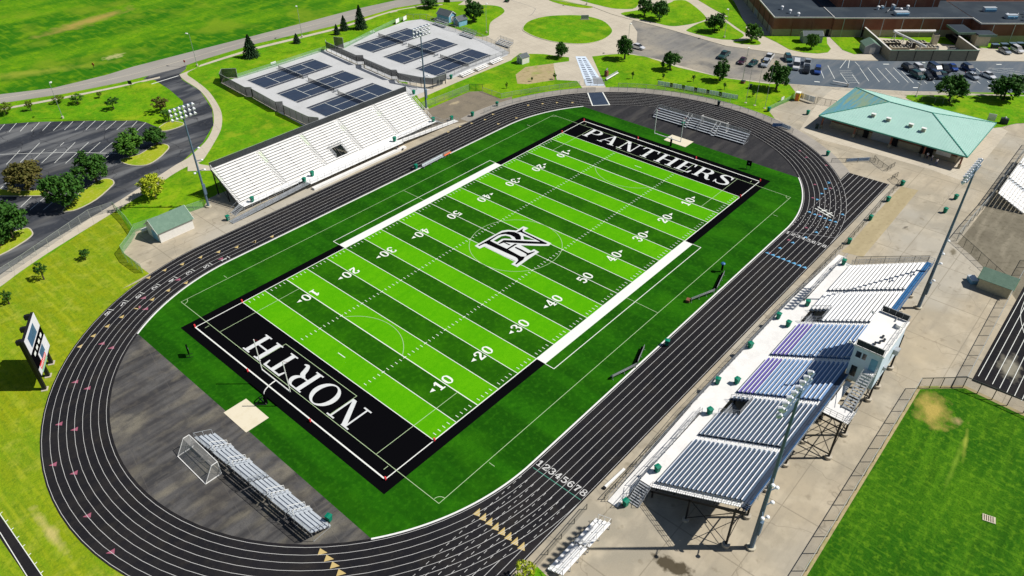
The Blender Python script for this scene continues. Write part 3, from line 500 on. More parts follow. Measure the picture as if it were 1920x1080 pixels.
tag(hl.build('relay_marks', 'paint', trk), kind='structure')
def tri(mb, x, y, ang, s=.45, l=.8):
    c, n = math.cos(ang), math.sin(ang)
    f = lambda u, v: (x+u*c-v*n, y+u*n+v*c, .066)
    mb.poly([f(-l/2, -s), f(l/2, 0), f(-l/2, s)])
mk = {'yellow_paint': MB(), 'pink_paint': MB(), 'blue_paint': MB()}
for k in range(8):
    tri(mk['yellow_paint'], -50.4, -37.5-1.09*k, R(20), .5, 1.2)
    tri(mk['blue_paint'], 29.8, -38.75-1.06*k, 0, .5, .7)
for p in [(-67.32, -27.17), (-67.35, -28.49), (-67.47, -29.79), (-67.59, -31.18)]: tri(mk['yellow_paint'], p[0], p[1], R(-55), .5, 1.1)
for p in [(49.61, -38.34), (49.42, -39.58), (49.42, -40.72), (49.26, -41.81), (49.27, -42.94), (49.38, -44.01), (46.18, -43.45), (43.0, -42.69), (39.82, -41.86), (36.34, -40.78), (32.92, -39.72), (53.18, -43.93)]: tri(mk['blue_paint'], p[0], p[1], R(10), .42, .6)
for p in [(64.5, -36.12), (61.24, -36.77), (58.67, -37.02), (55.63, -37.36), (64.27, -36.22)]: tri(mk['blue_paint'], p[0], p[1], R(60), .4, .6)
for p in [(61.63, -34.29), (55.69, -36.39), (62.24, -37.55), (72.05, -32.47), (72.92, -27.32), (75.1, -24.76), (43.3, -40.43), (36.69, -39.73), (30.02, -38.91), (49.86, -40.42)]: tri(mk['pink_paint'], p[0], p[1], R(20), .4, .5)
for p in [(-56.77, 38.98), (-58.71, 37.11), (-67.38, 32.34), (-66.83, 30.09), (-73.68, 23.62), (-74.31, 26.48), (-79.75, 19.32), (-78.72, 16.55), (-83.53, 12.21), (-82.28, 8.53), (-84.2, 0.21), (-84.68, -7.32), (-40.95, 39.54), (-49.82, 39.46), (-58.07, 35.68)]: tri(mk['pink_paint'], p[0], p[1], R(150), .42, 1.0)
for p in [(-52.44, 37.74), (-55.69, 37.38), (-58.71, 37.11), (-61.61, 36.7), (-64.44, 36.1), (-67.15, 35.38), (-69.83, 34.35), (-52.85, 44.22), (-49.68, 44.21), (-46.5, 43.48), (-42.99, 42.99), (-39.7, 41.98), (-36.44, 40.79), (-33.08, 39.83), (-29.65, 38.84), (-49.15, 37.42), (-33.15, 39.91)]: tri(mk['yellow_paint'], p[0], p[1], R(25), .42, .9)
for p in [(27.3, 46.42), (31.47, 46.38), (34.81, 45.45), (38.71, 44.41), (42.52, 45.09), (53.03, 41.89), (56.38, 39.63), (59.48, 37.13), (62.21, 33.96), (39.04, 40.04), (44.78, 38.88)]: tri(mk['yellow_paint'], p[0], p[1], R(200), .4, .8)
for k, v in mk.items(): tag(v.build('lane_markers', k, trk), kind='structure')
# inner kerb along the turf
kb = MB()
a0 = math.asin(30.2/37.6)
for s in (1, -1):
    pts = []
    for i in range(25): t = -math.pi/2+(math.pi/2-a0)*i/24; pts.append((CX+37.6*math.cos(t), 37.6*math.sin(t)*s))
    pts2 = [(-x, y) for x, y in pts][::-1]
    L_ = pts2+pts
    for a, b in zip(L_, L_[1:]): kb.bar((a[0], a[1], .07), (b[0], b[1], .07), .24, .1)
tag(kb.build('track_kerb', 'white'), kind='structure')
# infields behind the goals
for s, m in ((-1, 'apron'), (1, 'apron_dark')):
    pts = [(s*(CX+37.7*math.cos(t)), 37.7*math.sin(t)) for t in [(-1+2*i/30)*a0*1.02 for i in range(31)]]
    sheet('infield', pts, .034, m)
sheet('mat_over_track', [(70.41, 34.88), (73.42, 31.96), (67.62, 25.49), (64.2, 28.65)], .075, 'navy_and_painted_light')
tag(MB().line([(70.41, 34.88), (64.2, 28.65), (67.62, 25.49), (73.42, 31.96)], .3, .085).build('mat_edge', 'paint'), kind='structure')
# ---------------------------------------------------------------- the playing field
tp = []
for i in range(13): t = -math.pi/2+(math.pi/2-a0)*i/12; tp.append((CX+37.5*math.cos(t), 37.5*math.sin(t)))
tp = tp+[(x, -y) for x, y in tp[::-1]]; tp = tp+[(-x, y) for x, y in tp[::-1]]
fld = sheet('turf_field', tp, .042, 'turf')
YD = .9144
lt, dk = MB(), MB()
for k in range(20):
    kk = k if k < 10 else 19-k
    x0 = (-50+5*k)*YD; (lt if kk % 2 == 0 else dk).poly([(x0, -24.38, .056), (x0+5*YD, -24.38, .056), (x0+5*YD, 24.38, .056), (x0, 24.38, .056)])
lt.build('light_turf_bands', 'turf_light', fld); dk.build('dark_turf_bands', 'turf_dark', fld)
bb = MB()
for s in (-1, 1):
    bb.poly([(s*50*YD, -26.2, .062), (s*56.6, -26.2, .062), (s*56.6, 26.2, .062), (s*50*YD, 26.2, .062)])
    for t in (-1, 1): bb.poly([(s*25*YD, t*24.38, .062), (s*50*YD, t*24.38, .062), (s*50*YD, t*26.2, .062), (s*25*YD, t*26.2, .062)])
fix_normals(bb.build('black_turf', 'turf_black', fld))
pl = MB()
Z = .07
for t in (-1, 1):
    pl.poly([(-25*YD, t*24.3, Z), (25*YD, t*24.3, Z), (25*YD, t*26.2, Z), (-25*YD, t*26.2, Z)])
    pl.line([(-60*YD, t*24.42), (-25*YD, t*24.42)], .16, Z).line([(25*YD, t*24.42), (60*YD, t*24.42)], .16, Z)
    pl.line([(t*60*YD, -24.5), (t*60*YD, 24.5)], .22, Z+.004)
    pl.line([(-25*YD, t*26.2), (-25*YD, t*28), (25*YD, t*28), (25*YD, t*26.2)], .13, Z+.004)
for k in range(21): pl.line([((-50+5*k)*YD, -24.3), ((-50+5*k)*YD, 24.3)], .12 if k not in (2, 18) else .16, Z+.004)
for k in range(1, 100):
    x = (-50+k)*YD
    if k % 5:
        for t in (-1, 1):
            pl.line([(x, t*23.9), (x, t*23.3)], .1, Z+.006).line([(x, t*7.83), (x, t*8.43)], .1, Z+.006)
    else:
        for t in (-1, 1): pl.line([(x-.3, t*8.13), (x+.3, t*8.13)], .12, Z+.008)
for t in (-1, 1): pl.line([(t*47*YD, -.9), (t*47*YD, .9)], .13, Z+.006)
fix_normals(pl.build('field_lines', 'paint', fld))
sl_ = MB()
W = .085
sl_.line([(-52.85, -32.75), (52.65, -32.75), (52.65, 32.75), (-52.85, 32.75)], W, Z+.012, True)
for t in (-1, 1): sl_.line([(0, t*26.2), (0, t*32.75)], W, Z+.012)
sl_.line([(9.15*math.cos(2*math.pi*i/64), 9.15*math.sin(2*math.pi*i/64)) for i in range(64)], W, Z+.012, True)
for s in (-1, 1):
    sl_.line([(s*52.75, -20.15), (s*36.4, -20.15)], W, Z+.014).line([(s*52.75, 20.15), (s*36.4, 20.15)], W, Z+.014)
    sl_.line([(s*52.75, -9.15), (s*47.3, -9.15), (s*47.3, 9.15), (s*52.75, 9.15)], W, Z+.014)
    a = math.acos(5.3/9.15)
    sl_.line([(s*(41.8-9.15*math.cos(-a+2*a*i/20)), 9.15*math.sin(-a+2*a*i/20)) for i in range(21)], W, Z+.014)
    for t in (-1, 1):
        sl_.line([(s*(52.7-.95*math.cos(math.pi/2*i/6)), t*(32.7-.95*math.sin(math.pi/2*i/6))) for i in range(7)], W, Z+.014)
        sl_.line([(s*43.5, t*33.1), (s*43.5, t*34.1)], W, Z+.014)
        sl_.line([(s*53.1, t*23), (s*53.9, t*23)], W, Z+.014)
fix_normals(sl_.build('soccer_lines', 'thin_paint', fld))
sheet('landing_pad', [(-58.7, -2.85), (-58.7, 3.12), (-62.55, 3.12), (-62.55, -2.85)], .075, 'sand_pad')
sheet('landing_pad', [(58.85, -3.05), (58.85, 3.05), (62.72, 3.05), (62.72, -3.05)], .075, 'sand_pad')
# ---------------------------------------------------------------- lettering (serif glyphs in a unit box)
def gl_line(o, a, b, w):
    a = Vector(a); b = Vector(b); d = (b-a).normalized(); n = Vector((-d.y, d.x))*w/2
    o.append([a+n, b+n, b-n, a-n])
def gl_curve(o, pts, ws, n=6):
    P = [Vector(p) for p in pts]; S = []; Wd = []
    for i in range(len(P)-1):
        p0, p1, p2, p3 = P[max(i-1, 0)], P[i], P[i+1], P[min(i+2, len(P)-1)]
        for k in range(n):
            t = k/n; S.append(.5*((2*p1)+(p2-p0)*t+(2*p0-5*p1+4*p2-p3)*t*t+(3*p1-p0-3*p2+p3)*t**3)); Wd.append(ws[i]*(1-t)+ws[i+1]*t)
    S.append(P[-1]); Wd.append(ws[-1]); A = []; B = []
    for i, p in enumerate(S):
        d = (S[min(i+1, len(S)-1)]-S[max(i-1, 0)]).normalized(); nn = Vector((-d.y, d.x))*Wd[i]/2; A.append(p+nn); B.append(p-nn)
    for i in range(len(S)-1): o.append([A[i], A[i+1], B[i+1], B[i]])
def box2(o, x0, x1, y0, y1): o.append([Vector((x0, y0)), Vector((x1, y0)), Vector((x1, y1)), Vector((x0, y1))])
def stem(o, x, w=.17, top=True, bot=True, s=.09):
    box2(o, x, x+w, 0, 1)
    if bot: box2(o, x-s, x+w+s, 0, .055)
    if top: box2(o, x-s, x+w+s, .945, 1)
def glyph(ch):
    o = []; T, t = .17, .06
    if ch == 'N':
        stem(o, .14, t, True, True, .13); stem(o, .8, t, True, False, .13); o.append([Vector(p) for p in ((.1, 1), (.3, 1), (.86, 0), (.7, 0))]); w = 1
    elif ch == 'O':
        for i in range(32):
            a, b = 2*math.pi*i/32, 2*math.pi*(i+1)/32
            o.append([Vector((.47+rx*math.cos(q), .5+ry*math.sin(q))) for q, rx, ry in ((a, .47, .52), (b, .47, .52), (b, .29, .47), (a, .29, .47))])
        w = .94
    elif ch in 'PR':
        stem(o, .1, T, True, True, .09); box2(o, .27, .5, .945, 1); box2(o, .27, .5, .46, .515)
        for i in range(14):
            a, b = -math.pi/2+math.pi*i/14, -math.pi/2+math.pi*(i+1)/14
            o.append([Vector((.46+rx*math.cos(q), .73+ry*math.sin(q))) for q, rx, ry in ((a, .32, .27), (b, .32, .27), (b, .15, .215), (a, .15, .215))])
        w = .8
        if ch == 'R': gl_curve(o, [(.44, .49), (.6, .4), (.68, .2), (.78, .04), (.93, .06)], [.1, .18, .17, .12, .04]); w = .9
    elif ch == 'T':
        stem(o, .36, T, False, True, .1); box2(o, .02, .87, .93, 1); o.append([Vector(p) for p in ((.0, .72), (.05, .72), (.12, .95), (.02, .95))]); o.append([Vector(p) for p in ((.84, .72), (.89, .72), (.87, .95), (.77, .95))]); w = .89
    elif ch == 'H': stem(o, .1); stem(o, .72); box2(o, .27, .72, .47, .535); w = .98
    elif ch == 'A':
        gl_line(o, (.14, .03), (.47, 1), .06); o.append([Vector(p) for p in ((.42, 1), (.54, 1), (.93, 0), (.73, 0))]); box2(o, .26, .66, .3, .355)
        box2(o, .0, .3, 0, .055); box2(o, .62, 1, 0, .055); w = 1
    elif ch == 'E':
        stem(o, .1); box2(o, .27, .74, .94, 1); box2(o, .27, .76, 0, .06); box2(o, .27, .55, .48, .53); box2(o, .53, .57, .38, .64)
        o.append([Vector(p) for p in ((.71, .72), (.76, .72), (.76, .97), (.66, .97))]); o.append([Vector(p) for p in ((.76, .3), (.81, .3), (.78, .03), (.66, .03))]); w = .8
    elif ch == 'S':
        gl_curve(o, [(.66, .72), (.58, .92), (.37, .965), (.18, .88), (.17, .7), (.4, .54), (.62, .38), (.64, .16), (.42, .04), (.18, .08), (.07, .3)], [.04, .07, .08, .12, .16, .18, .16, .13, .08, .06, .04]); box2(o, .64, .68, .68, .97); box2(o, .05, .09, .03, .32); w = .72
    elif ch == '0': gl_curve(o, [(.35, .97), (.14, .8), (.1, .5), (.14, .2), (.35, .03), (.56, .2), (.6, .5), (.56, .8), (.35, .97)], [.1, .17, .2, .17, .1, .17, .2, .17, .1]); w = .72
    elif ch == '1': box2(o, .25, .46, 0, 1); box2(o, .1, .61, 0, .12); gl_line(o, (.3, .93), (.1, .72), .12); w = .7
    elif ch == '2': gl_curve(o, [(.12, .68), (.16, .9), (.38, .95), (.58, .85), (.56, .6), (.3, .35), (.12, .1)], [.22, .14, .12, .18, .2, .18, .14]); box2(o, .06, .66, 0, .16); box2(o, .58, .66, .1, .3); w = .72
    elif ch == '3': gl_curve(o, [(.1, .76), (.16, .93), (.4, .95), (.56, .78), (.45, .56), (.28, .52)], [.2, .12, .12, .2, .14, .1]); gl_curve(o, [(.28, .52), (.5, .5), (.6, .3), (.45, .06), (.2, .05), (.09, .25)], [.1, .14, .2, .14, .12, .2]); w = .72
    elif ch == '4': box2(o, .36, .55, 0, 1); gl_line(o, (.42, .95), (.06, .33), .1); box2(o, .02, .68, .25, .37); box2(o, .26, .66, 0, .09); w = .72
    elif ch == '5': box2(o, .12, .6, .83, 1); box2(o, .12, .22, .5, .9); gl_curve(o, [(.14, .52), (.4, .62), (.6, .45), (.58, .2), (.35, .04), (.1, .18)], [.08, .13, .18, .19, .13, .2]); w = .7
    elif ch == '6': gl_curve(o, [(.58, .78), (.4, .95), (.18, .75), (.12, .4), (.2, .12), (.4, .04), (.58, .2), (.56, .45), (.38, .56), (.2, .42)], [.18, .12, .16, .2, .16, .12, .18, .16, .1, .1]); w = .72
    elif ch == '7': box2(o, .08, .64, .83, 1); box2(o, .08, .16, .66, .9); gl_curve(o, [(.58, .85), (.38, .5), (.3, .02)], [.12, .18, .24]); w = .7
    elif ch == '8': gl_curve(o, [(.36, .54), (.16, .66), (.18, .88), (.36, .96), (.54, .88), (.56, .66), (.36, .54), (.12, .36), (.14, .12), (.36, .04), (.58, .12), (.6, .36), (.36, .54)], [.12, .16, .14, .1, .14, .16, .12, .18, .16, .1, .16, .18, .12]); w = .74
    return o, w
def write(name, text, org, right, up, h, wsc, z, m, parent, gap=.12, total=None):
    """lay text on the ground: org = lower-left corner, right/up = unit 2-D directions"""
    gl_ = [glyph(c) for c in text]; wid = sum(g[1] for g in gl_)+gap*(len(gl_)-1)
    sx = total/wid if total else h*wsc; x = 0; mb = MB(); k = 0
    for polys, gw in gl_:
        for p in polys:
            k += 1; mb.poly([(org[0]+right[0]*(x+q.x)*sx+up[0]*q.y*h, org[1]+right[1]*(x+q.x)*sx+up[1]*q.y*h, z+.0012*(k % 9)) for q in p])
        x += gw+gap
    return fix_normals_up(mb.build(name, m, parent))
def fix_normals_up(o):
    bm = bmesh.new(); bm.from_mesh(o.data)
    for f in bm.faces:
        f.normal_update()
        if f.normal.z < 0: f.normal_flip()
    bm.to_mesh(o.data); bm.free(); return o
write('end_zone_lettering', 'PANTHERS', (47.9, 20.0), (0, -1), (1, 0), 4.75, 1, .09, 'letter_paint', fld, .16, 39.7)
write('end_zone_lettering', 'NORTH', (-48.0, -13.6), (0, 1), (-1, 0), 4.6, 1, .09, 'letter_paint', fld, .16, 27.3)
for k in range(1, 10):
    n = 10*k if k <= 5 else 100-10*k; xx = (-50+10*k)*YD
    for t in (-1, 1):
        d = -t; ds = str(n) if t == -1 else str(n)
        for j, ch in enumerate(ds):
            if t == -1: org = (xx+(-1.62 if j == 0 else .2), -17.0-1.0); rt, up = (1, 0), (0, 1)
            else: org = (xx+(1.62 if j == 0 else -.2), 17.0+1.0); rt, up = (-1, 0), (0, -1)
            write('yard_number', ch, org, rt, up, 2.05, .96, .09, 'paint', fld)
        if n != 50:
            s = -1 if k < 5 else 1
            tri_ = MB(); x0 = xx+s*2.0; tri_.poly([(x0, 17*t+.38, .1), (x0+s*.9, 17*t, .1), (x0, 17*t-.38, .1)])
            fix_normals_up(tri_.build('yard_arrow', 'paint', fld))
for k in range(8):
    y = -(R0+LW*(k+.5))
    write('lane_number', str(k+1), (-39.5, y+.42), (0, -1), (1, 0), 1.1, 1.1, .07, 'lane_paint', trk)
    write('lane_number', str(k+1), (38.6, y+.42), (0, -1), (1, 0), 1.0, 1.1, .07, 'lane_paint', trk)
for ch, p in zip('12345678', [(-40.58, 38.83), (-44.03, 39.3), (-47.31, 39.91), (-50.62, 40.12), (-53.84, 40.33), (-57.01, 40.08), (-60.01, 39.99), (-62.94, 39.47)]):
    v = Vector((p[0]+CX, p[1])).normalized()
    tg = Vector((-v.y, v.x)); write('lane_number', ch, (p[0]-v.x*.4+tg.x*.55, p[1]-v.y*.4+tg.y*.55), tuple(v), tuple(-tg), 1.1, 1.0, .07, 'lane_paint', trk)
    q = Vector((p[0], p[1]))-tg*1.0
    fix_normals_up(MB().line([(q.x-v.x*.53, q.y-v.y*.53), (q.x+v.x*.53, q.y+v.y*.53)], .1, .068).build('lane_start_line', 'paint', trk))
# interlocked monogram in the middle of the field
def zl(pts): return [(870+x/9, 400+y/9) for x, y in pts]
lw = [(-5.68, 5.73), (-2.09, 5.57), (1.91, 5.36), (2.95, 4.68), (3.83, 3.22), (4.91, 3.2), (6.01, 3.2), (6.12, 1.94), (4.75, 1.92), (4.76, -1.77), (4.89, -5.08), (3.84, -5.25), (2.76, -4.03), (0.42, -0.99), (0.21, -3.75), (1.06, -3.79), (0.94, -5.21), (-2.4, -5.21), (-5.65, -5.34), (-5.69, -3.82), (-4.4, -3.81), (-4.54, 0.17), (-4.49, 4.13), (-5.81, 4.29)]
mg = MB().poly([(p[0], p[1], .1) for p in lw]); fix_normals_up(mg.build('monogram_outline', 'letter_paint', fld))
for hp, mt in (([(-1.92, 4.13), (0.35, 4.04), (1.04, 3.62), (1.33, 2.69), (0.95, 1.8), (0.15, 2.99), (-0.36, 3.32), (-1.8, 3.28)], 'turf_dark'), ([(3.32, 0.89), (3.41, 0.35), (3.66, -1.91), (2.38, -0.23), (2.62, 0.21)], 'turf_dark')):
    fix_normals_up(MB().poly([(p[0], p[1], .108) for p in hp]).build('monogram_gap', mt, fld))
bk = MB(); zz = .112
for pts in [[(-5.12, 5.3), (-2.56, 5.13), (0.14, 5.05), (-0.02, 4.74), (-2.38, 4.66), (-3.62, 4.47), (-3.85, 4.81), (-5.22, 4.97)], [(0.18, 5.08), (1.5, 4.83), (2.54, 4.16), (3.19, 3.14), (3.28, 2.03), (2.78, 1.01), (1.91, 0.3), (1.33, 1.04), (1.78, 1.9), (1.85, 2.91), (1.45, 3.98), (0.66, 4.55), (0.01, 4.74)], [(-3.62, 4.47), (-2.38, 4.66), (-2.4, 2.27), (-2.34, 0.29), (-2.53, -3.53), (-2.05, -4.18), (-3.06, -4.59), (-5.17, -4.63), (-5.14, -4.36), (-3.83, -4.01), (-3.43, -3.41), (-3.35, -2.89)], [(-2.39, 0.25), (0.05, 0.24), (0.34, -0.21), (-2.38, -0.13)], [(-1.03, -0.68), (-0.67, -0.58), (-0.63, -1.9), (-0.74, -3.84), (0.54, -4.38), (0.39, -4.58), (-2.11, -4.23), (-1.42, -4.11), (-1.17, -3.72)], [(-2.09, 2.71), (-0.42, 2.79), (0.64, 1.38), (3.83, -3.15), (4.35, -4.46), (3.95, -4.48), (1.21, -0.93), (-0.2, 1.11), (-0.84, 2.1), (-2.03, 2.45)], [(3.39, 2.71), (5.49, 2.67), (4.62, 2.24), (4.4, 1.82), (4.3, -3.37), (4.34, -4.51), (4.0, -4.44), (3.83, -3.15), (3.93, -0.15), (3.96, 2.15), (3.43, 2.56)], [(-0.85, 2.09), (-0.8, 0.65), (-1.1, 0.7), (-1.07, 2.18)]]:
    bk.poly([(p[0], p[1], zz) for p in pts]); zz += .003
fix_normals_up(bk.build('monogram_letters', 'turf_black', fld))
# ---------------------------------------------------------------- things: helpers
def P(mb, name, m, root, smooth=False):
    """a part given in world coordinates under a thing whose rotation is 0"""
    l = root.location if root.parent is None else root.parent.location+root.location
    if root.parent is not None and root.type == 'MESH': l = root.parent.location
    mb.v = [(v[0]-l[0], v[1]-l[1], v[2]-l[2]) for v in mb.v]
    return mb.build(name, m, root, smooth=smooth)
def two_tone(o, m, faces):
    o.data.materials.append(M[m] if isinstance(m, str) else m)
    for i in faces: o.data.polygons[i].material_index = 1
def rail(mb, pts, h, step=2.0, w=.05, mids=1):
    """posts and rails along a 3-D polyline"""
    for a, b in zip(pts, pts[1:]):
        a = Vector(a); b = Vector(b); n = max(1, round((b-a).length/step)); up = Vector((0, 0, h))
        for i in range(n+1): p = a.lerp(b, i/n); mb.bar(p, p+up, w)
        mb.bar(a+up, b+up, w)
        for k in range(mids): q = Vector((0, 0, h*(k+1)/(mids+1))); mb.bar(a+q, b+q, w*.7)
    return mb
# ---------------------------------------------------------------- east grandstand (blue and white) with press box
es = thing('grandstand', 'large blue, purple and white grandstand on black columns, press box at its back', 'grandstand', (0, -58.5))
EY, EZ, NR = -52.9, 1.8, 19
ax = [-33.2, -22.2, -11.1, 0, 11.1, 22.2, 33.2]
holes = {1: (-16.0, -12.3), 4: (11.9, 15.7)}
sec_m = [('sky_sheen_seat', 'navy_and_painted_light'), ('sky_sheen_seat', 'navy_and_painted_light'), ('blue_seat', 'blue_deck'), ('blue_seat', 'blue_deck'), ('white_seat', 'galv'), ('white_seat', 'galv')]  # navy and white end sections: sky sheen and sun glint painted as colours
extra = MB(); nseat = 0
for s in range(6):
    x0, x1 = ax[s]+.62, ax[s+1]-.62; d = MB(); h = holes.get(s)
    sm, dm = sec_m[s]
    for i in range(NR):
        y, z = EY-.61*i, EZ+.315*i
        spans = [(x0, x1)] if not (h and i < 5) else [(x0, h[0]), (h[1], x1)]
        for a, b in spans:
            if b-a < .3: continue
            d.box(a, b, y-.61, y, z-.05, z); d.box(a, b, y-.62, y-.6, z, z+.265)
        for a, b in spans:
            if b-a < .3: continue
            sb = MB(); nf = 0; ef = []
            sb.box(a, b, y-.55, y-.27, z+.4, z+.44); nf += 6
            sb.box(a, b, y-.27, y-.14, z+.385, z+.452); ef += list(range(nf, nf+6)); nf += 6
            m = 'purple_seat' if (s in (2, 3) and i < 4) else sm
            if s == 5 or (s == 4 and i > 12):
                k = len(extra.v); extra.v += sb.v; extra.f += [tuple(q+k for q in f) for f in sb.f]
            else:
                o = P(sb, 'seat_row', m, es); two_tone(o, 'glint_edge', ef); nseat += 1
    P(d, 'deck', dm, es)
tag(P(extra, 'seat_rows', 'white_seat', es), kind='stuff')
for k, x in enumerate(ax):
    a = MB(); w0, w1 = (x-.2 if k == 0 else x-.6), (x+.2 if k == 6 else x+.6)
    w0, w1 = (x-.25, x+.6) if k == 0 else ((x-.6, x+.25) if k == 6 else (x-.6, x+.6))
    for i in range(NR):
        y, z = EY-.61*i, EZ+.315*i
        a.box(w0, w1, y-.61, y-.32, z+.1, z+.158); a.box(w0, w1, y-.28, y, z-.05, z)
    P(a, 'aisle_steps', 'white_seat', es)
    if 0 < k < 6:
        for i in range(2, NR, 3):
            r_ = MB(); y, z = EY-.61*i, EZ+.315*i; r_.bar((x, y, z), (x, y, z+.9), .05).bar((x, y-1.0, z+.5), (x, y-1.0, z+1.4), .05).bar((x, y, z+.9), (x, y-1.0, z+1.4), .05)
            P(r_, 'handrail', 'galv', es)
yb, zb = EY-.61*NR, EZ+.315*NR
P(MB().box(-33.5, -3, yb-.6, yb, zb-.06, zb), 'rear_walkway', 'navy_and_painted_light', es); P(MB().box(8, 33.5, yb-.95, yb, zb-.06, zb).box(8, 33.5, yb-1.0, yb-.95, zb-.3, zb+.2), 'rear_walkway', 'blue_board', es)
P(MB().box(-33.5, -3, yb-.78, yb-.6, zb-.2, zb+.04), 'rear_board', 'blue_board', es)
P(rail(MB(), [(-33.5, yb-1.0, zb), (-4, yb-1.0, zb)], 1.1, 2.2), 'rear_rail', 'galv', es)
P(rail(MB(), [(8, yb-1.0, zb), (33.5, yb-1.0, zb)], 1.1, 2.2), 'rear_rail', 'galv', es)
for x in (-33.5, 33.5): P(rail(MB(), [(x, EY, EZ), (x, yb, zb), (x, yb-1, zb)], 1.05, 1.25, .05, 2), 'side_rail', 'galv', es)
for x in (33.55,): P(MB().poly([(x, EY, EZ), (x, yb, zb), (x, yb, zb+1.0), (x, EY, EZ+1.0)]), 'side_mesh', 'link_dark', es)
# walkway and ramps in front
P(MB().box(-33.5, 33.5, -52.9, -51.05, 1.68, 1.76).box(-17.5, 17.5, -51.05, -49.15, 1.68, 1.76), 'walkway', 'white_deck', es)
for s in (-1, 1):
    r_ = MB(); r_.extr([(s*17.5, -50.75, 1.70), (s*17.5, -50.75, 1.76), (s*38.0, -50.75, .12), (s*38.0, -50.75, .06)], (0, 0, 0), (0, 1.55, 0))
    fix_normals(P(r_, 'ramp', 'white_deck', es))
    for yy in (-49.22, -50.72): P(rail(MB(), [(s*17.5, yy, 1.76), (s*38, yy, .12)], 1.0, 2.0, .05, 1), 'ramp_rail', 'galv', es)
    st = MB(); xs = s*33.6
    for i in range(9):
        st.box(min(xs+s*.3*i, xs+s*(.3*i+.26)), max(xs+s*.3*i, xs+s*(.3*i+.26)), -52.75, -51.2, 1.6-.19*i, 1.66-.19*i)
    for yy in (-52.8, -51.15): st.bar((xs, yy, 1.7), (xs+s*2.6, yy, .1), .08, .22); st.bar((xs, yy, 2.7), (xs+s*2.6, yy, 1.1), .05); st.bar((xs+s*2.6, yy, 0), (xs+s*2.6, yy, 1.1), .05); st.bar((xs+s*1.3, yy, 0), (xs+s*1.3, yy, 1.9), .05)
    P(st, 'stairs', 'galv', es)
P(rail(MB(), [(-17.5, -49.22, 1.76), (17.5, -49.22, 1.76)], 1.05, 2.0, .05, 2), 'front_rail', 'galv', es)
for s in (-1, 1): P(rail(MB(), [(s*33.3, -51.1, 1.76), (s*17.5, -51.1, 1.76)], 1.05, 2, .05, 1), 'walkway_rail', 'galv', es)
P(MB().poly([(-17.5, -49.18, .3), (17.5, -49.18, .3), (17.5, -49.18, 1.7), (-17.5, -49.18, 1.7)]), 'skirt_mesh', 'link_dark', es)
for h in holes.values():
    hr = MB(); x0, x1 = h; ye, ze = EY-.61*5, EZ+.315*5
    rail(hr, [(x0, EY, EZ), (x0, ye, ze), (x1, ye, ze), (x1, EY, EZ)], 1.0, .9, .05, 2)
    P(hr, 'opening_rail', 'galv', es)
    sv = MB()
    for i in range(8): sv.box(x0+.2, x1-.2, EY-2.8+.3*i, EY-2.55+.3*i, .15+.2*i, .2+.2*i)
    P(sv, 'entry_stairs', 'galv', es)
# frame
cols = [-33.8+5.6*i for i in range(13)]
for x in cols:
    c = MB(); c.bar((x, -64.1, .3), (x, -64.1, 7.4), .24); c.bar((x, -58.4, .3), (x, -58.4, 4.4), .2); c.bar((x, -53.3, .3), (x, -53.3, 1.7), .2)
    c.bar((x, -53.0, 1.35), (x, -65.3, 7.55), .2, .35); c.bar((x, -58.4, .5), (x, -64.1, 6.6), .08); c.bar((x, -64.1, .6), (x, -58.4, 4.2), .08)
    P(c, 'column', 'black_steel', es)
    P(MB().cyl((x, -64.1), .5, .0, .5, 14), 'footing', 'walk', es); P(MB().cyl((x, -58.4), .45, 0, .4, 12), 'footing', 'walk', es)
br = MB()
for a, b in zip(cols, cols[1:]): br.bar((a, -64.1, .8), (b, -64.1, 7.0), .07).bar((b, -64.1, .8), (a, -64.1, 7.0), .07).bar((a, -64.1, 3.9), (b, -64.1, 3.9), .12) if int(a) % 2 else br.bar((a, -64.1, 7.1), (b, -64.1, 7.1), .2, .3)
for y, z in ((-53.5, 1.45), (-56, 2.7), (-58.5, 4.0), (-61.3, 5.4), (-64.3, 7.0)): br.bar((-33.6, y, z), (33.6, y, z), .12, .25)
P(br, 'bracing', 'black_steel', es)
# press box
pb = thing('press_box', 'two-storey press box with outside stairs and flat white roof, behind the blue grandstand', 'press box', (2.2, -66.7, 0))
X0, X1, Y0, Y1, ZB, ZT = -2.8, 7.0, -68.6, -64.75, 6.9, 12.9
P(MB().box(X0, X1, Y0, Y1, ZB, ZT), 'walls', 'box_wall', pb)
P(MB().box(X0-.15, X1+.15, Y0-.15, Y1+.25, ZT, ZT+.18), 'roof', 'roof_white', pb)
rl = MB()
rail(rl, [(X0, Y1, ZT+.18), (X0, Y0, ZT+.18)], 1.05, 1.0, .06, 0); rail(rl, [(X1, Y1, ZT+.18), (X1, Y0, ZT+.18)], 1.05, 1.0, .06, 0); rail(rl, [(X0, Y0, ZT+.18), (X1, Y0, ZT+.18)], 1.0, 1.6, .05, 1)
P(rl, 'roof_rail', 'galv', pb)
for x in (X0, X1): P(MB().box(x-.03, x+.03, Y0+.1, Y1-.1, ZT+.25, ZT+1.15), 'black_screen', 'screen', pb)
P(MB().box(X1-2.6, X1-1.4, Y0+.4, Y0+1.0, ZT+.18, ZT+.75), 'roof_hatch', 'white', pb)
for x, y in ((-1.2, -66.9), (-.5, -67.3), (.3, -67.6), (.9, -67.2)): P(MB().box(x, x+.45, y, y+.3, ZT+.18, ZT+.5), 'roof_box', 'glass', pb)
P(MB().box(X0+.2, X0+.75, Y0+1.0, Y0+1.5, ZT+.18, ZT+.32).box(X1-1.2, X1-.3, Y0+1.4, Y0+1.5, ZT+.18, ZT+.45), 'conduit', 'galv', pb)
